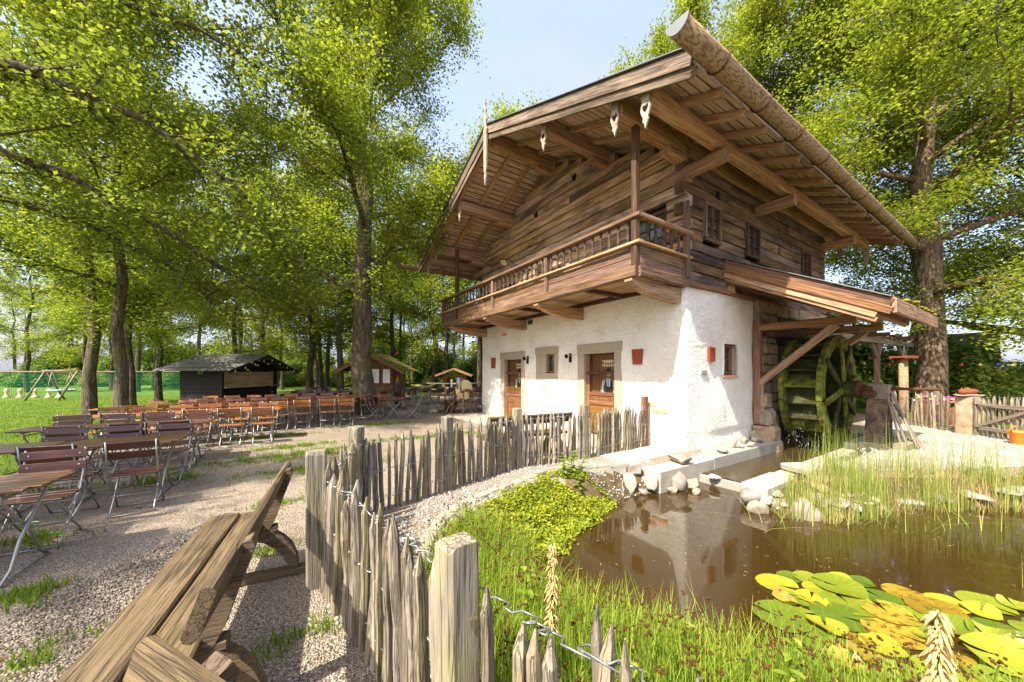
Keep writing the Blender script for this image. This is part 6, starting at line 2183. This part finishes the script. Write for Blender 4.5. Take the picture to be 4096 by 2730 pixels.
# undergrowth
def bush_mesh(seed, rx, rz_, n, size, mat):
    r = np.random.RandomState(seed)
    c = r.normal(0, 1, (26, 3)); c /= np.linalg.norm(c, axis=1)[:, None]
    c = c * np.array([rx, rx, rz_]) * r.uniform(.4, .8, (26, 1)); c[:, 2] = np.abs(c[:, 2]) + .15 * rz_
    k = r.randint(0, 26, n)
    off = r.normal(0, 1, (n, 3)); off /= np.linalg.norm(off, axis=1)[:, None]
    P = c[k] + off * np.array([rx, rx, rz_ * .8]) * (.36 * r.uniform(.5, 1.05, (n, 1)))
    P[:, 2] = np.maximum(P[:, 2], .02)
    N = off + r.normal(0, .5, (n, 3)) + np.array([0, 0, .6]); N /= np.linalg.norm(N, axis=1)[:, None]
    D = r.normal(0, 1, (n, 3)); D -= N * (D * N).sum(1)[:, None]; D /= np.linalg.norm(D, axis=1)[:, None]
    S = np.cross(N, D); sz = (size * r.uniform(.6, 1.3, n))[:, None]
    V = np.stack([P, P + D * sz * .5 - S * sz * .36 + N * sz * .06, P + D * sz, P + D * sz * .5 + S * sz * .36 + N * sz * .06], 1).reshape(-1, 3)
    tone = np.clip(r.normal(.42, .25, n), 0, 1)
    return np_mesh('bush_leaves', V, np.arange(n * 4).reshape(n, 4), mat, tone)
bushes = [bush_mesh(1, 1.9, 1.8, 7500, .17, 'leaf_bush'), bush_mesh(2, 1.6, 2.4, 7500, .16, 'leaf_bush'), bush_mesh(3, 1.7, 1.5, 7000, .15, 'leaf_far')]
def put_bush(i, x, y, s, label, group):
    o = tag(link('bush', bushes[i % 3], loc=(x, y, 0), rz=fr.uniform(0, 6)), label, 'bush', group)
    o.scale = (s, s, s * fr.uniform(.85, 1.15))
for i in range(44):
    y = fr.uniform(40, 50); x = fr.uniform(-1.42 * y, .12 * y)
    put_bush(i, x, y, fr.uniform(.8, 1.7), 'leafy bush of the undergrowth between the wood trunks', 'undergrowth bushes in the wood')
for i in range(30):
    x = -78 + i * 3.4
    put_bush(i, x, 62 + fr.uniform(-3, 5), fr.uniform(2.2, 3.6), 'tall far bush closing the back of the wood', 'bushes at the back of the wood')
for i, (x, y, s) in enumerate(((15.8, 18.8, 1.3), (18.5, 18.2, 1.2), (21.5, 16.6, 1.2), (20, 19.5, 1.6), (23.5, 15.2, 1.1), (26, 15.8, 1.3), (21.2, 13.9, .8), (18.6, 14.0, .55), (23.6, 13.2, .8), (26, 12.6, .8), (22.5, 18.6, 1.5), (29, 16, 1.6), (13.5, 18.2, 1.2), (12.2, 19.5, 1.5), (29, 21, 1.5), (33, 17.5, 1.8), (17.4, 20.5, 1.9))):
    put_bush(i, x, y, s, 'dense green bush of the hedge beyond the wheel yard', 'hedge bushes beyond the wheel yard')
# ------------------------------------------------------------------ grass, rushes, reeds, ground cover, lily pads
pr = np.random.RandomState(99)
def scatter(n, x0, x1, y0, y1, fn, seed):
    r = np.random.RandomState(seed)
    x, y = r.uniform(x0, x1, n), r.uniform(y0, y1, n)
    k = fn(x, y)
    return x[k], y[k]
# lawn blades near the chairs
x, y = scatter(150000, -30, -6, 3, 24, lambda a, b: in_poly(a, b, LAWNP) & (b > -a * .69) & (np.random.RandomState(1).uniform(0, 1, a.shape) < np.clip(9 / np.hypot(a, b), .1, 1)), 5)
P = np.stack([x, y, np.full_like(x, .015)], 1)
n = len(x)
V, F, tone = blades_geo(P, pr.uniform(.04, .10, n), pr.uniform(.012, .022, n), .5, 6, 1)
tag(link('lawn_grass', np_mesh('lawn_grass', V, F, 'blade_lawn', tone)), 'short lawn grass blades along the tables', 'grass', kind='stuff')
# grass tufts breaking through the gravel
tf = [(-4.6, 6.9, 1.6, .5), (-3.5, 6.0, 1.2, .35), (-4.9, 8.0, 1.1, .35), (-6.2, 9.3, 1.2, .3), (-3.0, 4.5, .4, .2), (-3.9, 7.6, 1.0, .3), (-2.6, 5.5, .5, .2), (-5.4, 5.5, .6, .4), (-4.8, 3.4, .5, .3), (-2.9, 8.8, 1.0, .25), (-1.6, 9.5, 1.0, .25), (-3.6, 2.6, .35, .2), (-2.7, 2.1, .25, .15), (-1.3, 2.2, .25, .15), (-4.3, 11.5, 1.3, .3), (-2.2, 3.3, .2, .15), (-6.5, 4.6, .8, .6), (-5.6, 3.6, .6, .4)]
PX = []
for (a, b, sx, sy) in tf:
    k = int(2200 * sx)
    u = pr.normal(0, sx * .45, k); v = pr.normal(0, sy * .5, k)
    qx, qy = a + u * .88 - v * .47, b + u * .47 + v * .88
    # clumpy
    keep = (np.sin(qx * 9) * np.sin(qy * 11) + pr.uniform(-.6, .8, k)) > 0
    PX.append(np.stack([qx[keep], qy[keep], np.zeros(keep.sum())], 1))
P = np.concatenate(PX)
V, F, tone = blades_geo(P, pr.uniform(.025, .075, len(P)), pr.uniform(.007, .015, len(P)), .6, 7, 1)
tag(link('gravel_grass', np_mesh('gravel_grass', V, F, 'blade_lawn', tone)), 'sparse grass growing through the gravel path', 'grass', kind='stuff')

# rushes on the near bank with brown seed heads
NEAR = [(-.72, 2.3), (-.62, 3.3), (-.45, 3.7), (.15, 3.75), (.25, 2.95), (.7, 2.5), (1.4, 2.2), (2.4, 1.8), (3.6, 1.35), (5.5, .9), (5.5, .3), (2.2, .42), (1.0, .95), (.0, 1.45)]
x, y = scatter(85000, -.8, 5.5, .3, 3.9, lambda a, b: in_poly(a, b, NEAR), 12)
z = ground_z(x, y)
P = np.stack([x, y, z - .02], 1); n = len(x)
edge = np.clip((poly_dist(x, y, POND)) / .5, 0, 1)
Hh = pr.uniform(.2, .46, n) * (1.0 + .35 * (1 - edge))
Hh = np.minimum(Hh, .62 - z * .2)
V, F, tone = blades_geo(P, Hh, pr.uniform(.006, .014, n), .42, 13, 2)
tag(link('bank_grass', np_mesh('bank_grass', V, F, 'blade', tone)), 'bright green rushes and grass on the near pond bank', 'grass', kind='stuff')
k = pr.choice(n, 1400, replace=False)
Pk = P[k]
Hk = pr.uniform(.34, .58, 1400)
az = pr.uniform(0, 6.28, 1400)
V, F, tone = blades_geo(Pk, Hk, np.full(1400, .007), .12, 14, 2, az)
tops = V.reshape(1400, 3, 2, 3)[:, 2].mean(1)
tag(link('rush_stems', np_mesh('rush_stems', V, F, 'blade', tone)), 'thin upright rush stems of the near bank', 'rushes', kind='stuff')
ico = bmesh.new(); bmesh.ops.create_icosphere(ico, subdivisions=1, radius=1)
IV = np.array([v.co[:] for v in ico.verts]); IF = np.array([[v.index for v in f.verts] for f in ico.faces]); ico.free()
def balls(C, Rr):
    V = (C[:, None, :] + IV[None] * Rr[:, None, None]).reshape(-1, 3)
    F = (IF[None] + (np.arange(len(C)) * len(IV))[:, None, None]).reshape(-1, 3)
    return V, F
C = np.repeat(tops, 4, 0) + pr.normal(0, .011, (5600, 3)); 
V, F = balls(C, pr.uniform(.0035, .008, 5600))
tag(link('rush_seed_heads', np_mesh('rush_seed_heads', V, F, 'seed')), 'small brown seed heads of the rushes', 'rushes', kind='stuff')
# broad-leaved weeds among the rushes
def weed(name, x, y, H, label, seed, mat='blade', leaf=.10):
    r = np.random.RandomState(seed)
    root = thing(name, label, 'plant', (x, y, gz(x, y)))
    st_ = [(0, 0, 0), (r.normal(0, .02), r.normal(0, .02), H * .5), (r.normal(0, .04), r.normal(0, .04), H)]
    tube('stem', st_, [.006, .005, .003], 'blade', root, 5, org=(0, 0, 0))
    for k in range(16):
        f = .15 + .85 * k / 15
        az = k * 2.4; L = leaf * (1.15 - .6 * f) * r.uniform(.8, 1.2)
        p = np.array(st_[1]) * min(1, f * 2) + (np.array(st_[2]) - np.array(st_[1])) * max(0, f * 2 - 1)
        d = np.array([math.cos(az), math.sin(az), .45]); s = np.array([-math.sin(az), math.cos(az), 0])
        rows = []
        for i in range(5):
            g_ = i / 4; w = L * .19 * math.sin(math.pi * (.12 + .88 * g_)) + .001
            c = p + d * L * g_ - np.array([0, 0, L * .45 * g_ * g_])
            rows += [c - s * w, c + np.array([0, 0, -.1 * w]), c + s * w]
        Vv = np.array(rows); Ff = []
        for i in range(4):
            for j in range(2): Ff.append((i * 3 + j, i * 3 + j + 1, i * 3 + j + 4, i * 3 + j + 3))
        link('leaf', np_mesh('leaf', Vv, Ff, mat, np.full(8, r.uniform(.3, .9)), True), root)
    return root
for i, (x, y, H) in enumerate(((.12, 2.1, .5), (1.2, 1.55, .52), (1.9, 1.4, .5), (.95, 1.9, .42), (2.3, 1.2, .5), (.55, 1.55, .42), (1.55, 1.85, .4))):
    weed('leafy_weed', x, y, H, 'pale green leafy weed rising among the bank rushes', 30 + i)['group'] = 'weeds among the bank rushes'
weed('leafy_shrub', .98, 5.72, .42, 'small bright green shrub at the end of the setts', 44, 'blade', .14)['group'] = 'shrub stems at the setts'
for i in range(5):
    a = i * 1.26
    weed('leafy_shrub', .98 + .16 * math.cos(a), 5.72 + .16 * math.sin(a), .34, 'small bright green shrub at the end of the setts', 60 + i, 'blade', .13)['group'] = 'shrub stems at the setts'
# dead flower spikes
def spike(x, y, H, z0, label, seed, fat=1.0):
    r = np.random.RandomState(seed)
    root = thing('dry_flower_spike', label, 'flower', (x, y, gz(x, y)))
    tube('stalk', [(0, 0, 0), (.01, .0, H * .5), (0, .01, H)], [.010 * fat, .008 * fat, .004], 'blade', root, 7, org=(0, 0, 0))
    parts = []
    n_ = int(230 * fat)
    for k in range(n_):
        if r.uniform() < .3: continue
        f = k / n_; zz = z0 + (H - z0) * f; az = k * 2.399
        d = Vector((math.cos(az), math.sin(az), -.7 + .8 * r.uniform() * (1 - f)))
        L = (.030 - .014 * f) * r.uniform(.3, 1.15) * fat ** .5
        p = Vector((.006 * math.cos(az), .006 * math.sin(az), zz))
        parts.append(tube_geo([p, p + d * L * .5, p + d * L + Vector((0, 0, -.012))], [.0015, .003 * fat ** .5, .0022], 4))
    V, F = join_geo(parts)
    tag(link('dry_florets', mesh('dry_florets', V, F, 'dry_flower', True), root), kind='stuff')
spike(.165, 1.46, .95, .60, 'dry straw coloured flower spike beside the near fence post', 1)
spike(.98, .815, 1.10, .62, 'thick pale yellow seed spike just inside the fence', 2, 1.7)

# creeping ground cover on the far left bank
COVER = [(-.62, 3.3), (-.55, 4.1), (-.1, 4.8), (.4, 5.45), (.85, 5.85), (1.25, 5.75), (1.6, 5.55), (1.15, 4.95), (.85, 4.55), (.45, 4.0), (.28, 3.6), (.1, 3.3)]
x, y = scatter(60000, -.8, 1.8, 3.1, 6.0, lambda a, b: in_poly(a + .07 * np.sin(b * 9) + nrs.normal(0, .05, a.shape), b + .07 * np.sin(a * 11) + nrs.normal(0, .05, a.shape), COVER), 21)
z = ground_z(x, y); n = len(x)
hump = .055 + .05 * np.sin(x * 7.1 + 1) * np.sin(y * 6.3) + .045 * np.sin(x * 15 + 2 * np.sin(y * 5)) * np.sin(y * 13)
P = np.stack([x, y, np.maximum(z, WATER_Z + .01) + pr.uniform(0, 1, n) ** .6 * np.maximum(hump, .02)], 1)
N = pr.normal(0, .45, (n, 3)) + np.array([0, 0, 1]); N /= np.linalg.norm(N, axis=1)[:, None]
D = pr.normal(0, 1, (n, 3)); D -= N * (D * N).sum(1)[:, None]; D /= np.linalg.norm(D, axis=1)[:, None]
S = np.cross(N, D); sz = pr.uniform(.016, .046, n)[:, None]
V = np.stack([P, P + D * sz * .5 - S * sz * .45, P + D * sz, P + D * sz * .5 + S * sz * .45], 1).reshape(-1, 3)
tag(link('ground_cover', np_mesh('ground_cover', V, np.arange(n * 4).reshape(n, 4), 'leaf_cover', np.clip(pr.normal(.45, .25, n) + 2.0 * (hump - .05), 0, 1))), 'bright yellow green creeping ground cover on the pond bank', 'ground cover', kind='stuff')

# reeds on the far bank
REED = [(3.75, 5.15), (3.95, 4.85), (4.5, 4.75), (5.3, 5.0), (6.1, 5.2), (7.7, 5.2), (9.4, 5.4), (12.4, 5.2), (12.4, 5.9), (9.8, 6.2), (8.0, 5.95), (6.6, 6.1), (5.4, 6.0), (4.7, 5.7)]
x, y = scatter(11500, 3.6, 12.4, 4.6, 6.4, lambda a, b: in_poly(a, b, REED) & ((np.sin(a * 5.1) + np.sin(b * 7.3 + a * 2) + np.random.RandomState(2).uniform(-1.5, 1.5, a.shape)) > np.where(a < 6, -.5, .35)), 31)
z = ground_z(x, y); n = len(x)
P = np.stack([x, y, z - .02], 1)
V, F, tone = blades_geo(P, pr.uniform(.35, 1.0, n) * np.where(x < 4.3, .75, 1), pr.uniform(.006, .011, n), .13, 32, 3)
tag(link('reeds', np_mesh('reeds', V, F, 'reed', tone * .85)), 'thin green and straw reeds on the far pond bank', 'reeds', kind='stuff')
x, y = scatter(8500, 3.6, 12.4, 4.6, 6.2, lambda a, b: in_poly(a, b, REED), 33)
z = ground_z(x, y); n = len(x)
V, F, tone = blades_geo(np.stack([x, y, z - .02], 1), pr.uniform(.12, .38, n), pr.uniform(.005, .010, n), .55, 34, 2)
tag(link('dry_reeds', np_mesh('dry_reeds', V, F, 'straw', tone)), 'dry straw reed stubble along the far waterline', 'reeds', kind='stuff')
# long loose blades lying over the water
x = np.concatenate([pr.uniform(3.2, 6.4, 60), pr.uniform(4.6, 5.6, 30)]); y = np.concatenate([pr.uniform(4.55, 5.0, 60), pr.uniform(2.4, 3.4, 30)])
n = len(x)
V, F, tone = blades_geo(np.stack([x, y, np.full(n, WATER_Z - .03)], 1), pr.uniform(.25, .6, n), np.full(n, .009), 1.1, 35, 3)
tag(link('bent_reeds', np_mesh('bent_reeds', V, F, 'reed', tone)), 'bent reed blades leaning over the brown water', 'reeds', kind='stuff')

# water lily: round notched pads, some lifting and curling
lily = thing('water_lily', 'spreading water lily with green and yellowing floating pads', 'water lily', (3.2, 2.5, WATER_Z))
LB = [(2.15, 2.85), (2.65, 3.55), (3.15, 3.6), (4.2, 3.2), (5.2, 2.8), (5.6, 2.2), (4.4, 1.75), (3.2, 1.75), (2.5, 2.15)]
placed = []
q = random.Random(3)
tries = 0
while len(placed) < 150 and tries < 6000:
    tries += 1
    x, y = q.uniform(1.9, 5.6), q.uniform(1.5, 3.65)
    if not bool(in_poly(np.array([x]), np.array([y]), LB)[0]): continue
    r_ = q.uniform(.09, .21)
    if any((x - a) ** 2 + (y - b) ** 2 < (.67 * (r_ + c)) ** 2 for a, b, c in placed): continue
    placed.append((x, y, r_))
for i, (x, y, r_) in enumerate(placed):
    n_, rg = 18, 4
    az0 = q.uniform(0, 6.28)
    lift = q.random() < .3
    tl, ta = (q.uniform(.06, .26), q.uniform(0, 6.28)) if lift else (0.0, 0)
    curl = q.uniform(.15, .5) if lift else q.uniform(0, .08)
    V = [(0, 0, 0)]
    for j in range(1, rg + 1):
        for k in range(n_ + 1):
            a = az0 + .14 + (2 * math.pi - .28) * k / n_
            rr_ = r_ * j / rg * (1 + .03 * math.sin(5 * a + i))
            zz = curl * r_ * (j / rg) ** 3 * (1 + .6 * math.sin(2 * a)) + .006 * math.sin(a * 3 + i) * (j / rg)
            V.append((rr_ * math.cos(a), rr_ * math.sin(a), zz))
    F = [(0, 1 + k, 2 + k) for k in range(n_)]
    for j in range(rg - 1):
        for k in range(n_):
            a = 1 + j * (n_ + 1) + k
            F.append((a, a + n_ + 1, a + n_ + 2, a + 1))
    old = q.random() < .12
    me = bpy.data.meshes.new('pad'); me.from_pydata(V, [], F)
    me.materials.append(M['pad_old' if old else 'pad'])
    at_ = me.attributes.new('leaf_tone', 'FLOAT', 'FACE'); at_.data.foreach_set('value', [min(1, max(0, q.gauss(.5, .34)))] * len(F))
    me.polygons.foreach_set('use_smooth', [True] * len(F))
    link('pad', me, lily, Matrix.Translation((x - 3.2, y - 2.5, .005 + .0018 * (i % 5) + math.sin(tl) * r_ * .8)) @ Matrix.Rotation(ta, 4, 'Z') @ Matrix.Rotation(tl, 4, 'X'))

# loose pebbles in the gravel by the fence and weeds in it
x, y = scatter(9000, -2.4, 2.6, 1.2, 6.8, lambda a, b: (poly_dist(a, b, SETT, False) < .55) & ~in_poly(a, b, POND) & ~in_poly(a, b, COVER), 41)
n = len(x)
V, F = balls(np.stack([x, y, ground_z(x, y) + .004], 1), pr.uniform(.007, .02, n))
tag(link('pebbles', np_mesh('pebbles', V, F, 'rock_white')), 'loose pale pebbles between the setts and the fence', 'pebbles', kind='stuff')
x, y = scatter(26000, -3.4, -.2, 1.0, 4.2, lambda a, b: (a < -.3 + 0 * b) & (b > -a * .55), 42)
n = len(x)
V, F = balls(np.stack([x, y, np.full(n, .001)], 1), pr.uniform(.003, .009, n))
M['pebble_mix'] = gravel('mixed_pebbles', (.22, .18, .135), (.38, .325, .255), (.55, .49, .41), 55)
tag(link('gravel_stones', np_mesh('gravel_stones', V, F, 'pebble_mix')), 'loose gravel stones around the oak benches', 'gravel', kind='stuff')
x, y = scatter(5000, 5.0, 13.0, 5.9, 11.5, lambda a, b: in_poly(a, b, yard), 43)
n = len(x)
V, F = balls(np.stack([x, y, np.full(n, .009)], 1), pr.uniform(.01, .024, n))
tag(link('yard_stones', np_mesh('yard_stones', V, F, 'rock_white')), 'loose pale stones on the gravel yard by the wheel', 'gravel', kind='stuff')

# fallen leaves on the gravel
x, y = scatter(420, -7, 0, 1.2, 13, lambda a, b: (b > -a * .6) & ~in_poly(a, b, LAWNP), 51)
n = len(x)
az = pr.uniform(0, 6.28, n); sz = pr.uniform(.025, .05, n)
P = np.stack([x, y, ground_z(x, y) + .006], 1)
D = np.stack([np.cos(az), np.sin(az), pr.uniform(0, .3, n)], 1); S = np.stack([-np.sin(az), np.cos(az), pr.uniform(-.2, .2, n)], 1)
V = np.stack([P, P + (D * .5 - S * .35) * sz[:, None], P + D * sz[:, None], P + (D * .5 + S * .35) * sz[:, None]], 1).reshape(-1, 3)
M['litter'] = leafmat('fallen_leaves', (.10, .055, .022), (.2, .12, .05), (.3, .2, .09), .2)
tag(link('leaf_litter', np_mesh('leaf_litter', V, np.arange(n * 4).reshape(n, 4), 'litter', pr.uniform(0, 1, n))), 'scattered dry leaves on the gravel', 'leaves', kind='stuff')

# straw, pollen and bits of leaf drifting on the pond
x, y = scatter(700, .2, 9, 1.6, 6.0, lambda a, b: in_poly(a, b, POND) & ~in_poly(a, b, CHANNEL) & ((np.sin(a * 2.3 + 1) + np.sin(b * 3.1 + a)) > -.2), 61)
n = len(x)
az = pr.uniform(0, 6.28, n); sz = pr.uniform(.006, .05, n) ; wd = pr.uniform(.0015, .005, n)
P = np.stack([x, y, np.full(n, WATER_Z + .0025)], 1)
D = np.stack([np.cos(az), np.sin(az), np.zeros(n)], 1) * sz[:, None]; S = np.stack([-np.sin(az), np.cos(az), np.zeros(n)], 1) * wd[:, None]
V = np.stack([P - S, P + D - S * .4, P + D + S * .4, P + S], 1).reshape(-1, 3)
tag(link('floating_debris', np_mesh('floating_debris', V, np.arange(n * 4).reshape(n, 4), 'straw', pr.uniform(0, 1, n))), 'bits of straw drifting on the pond water', 'debris', kind='stuff')
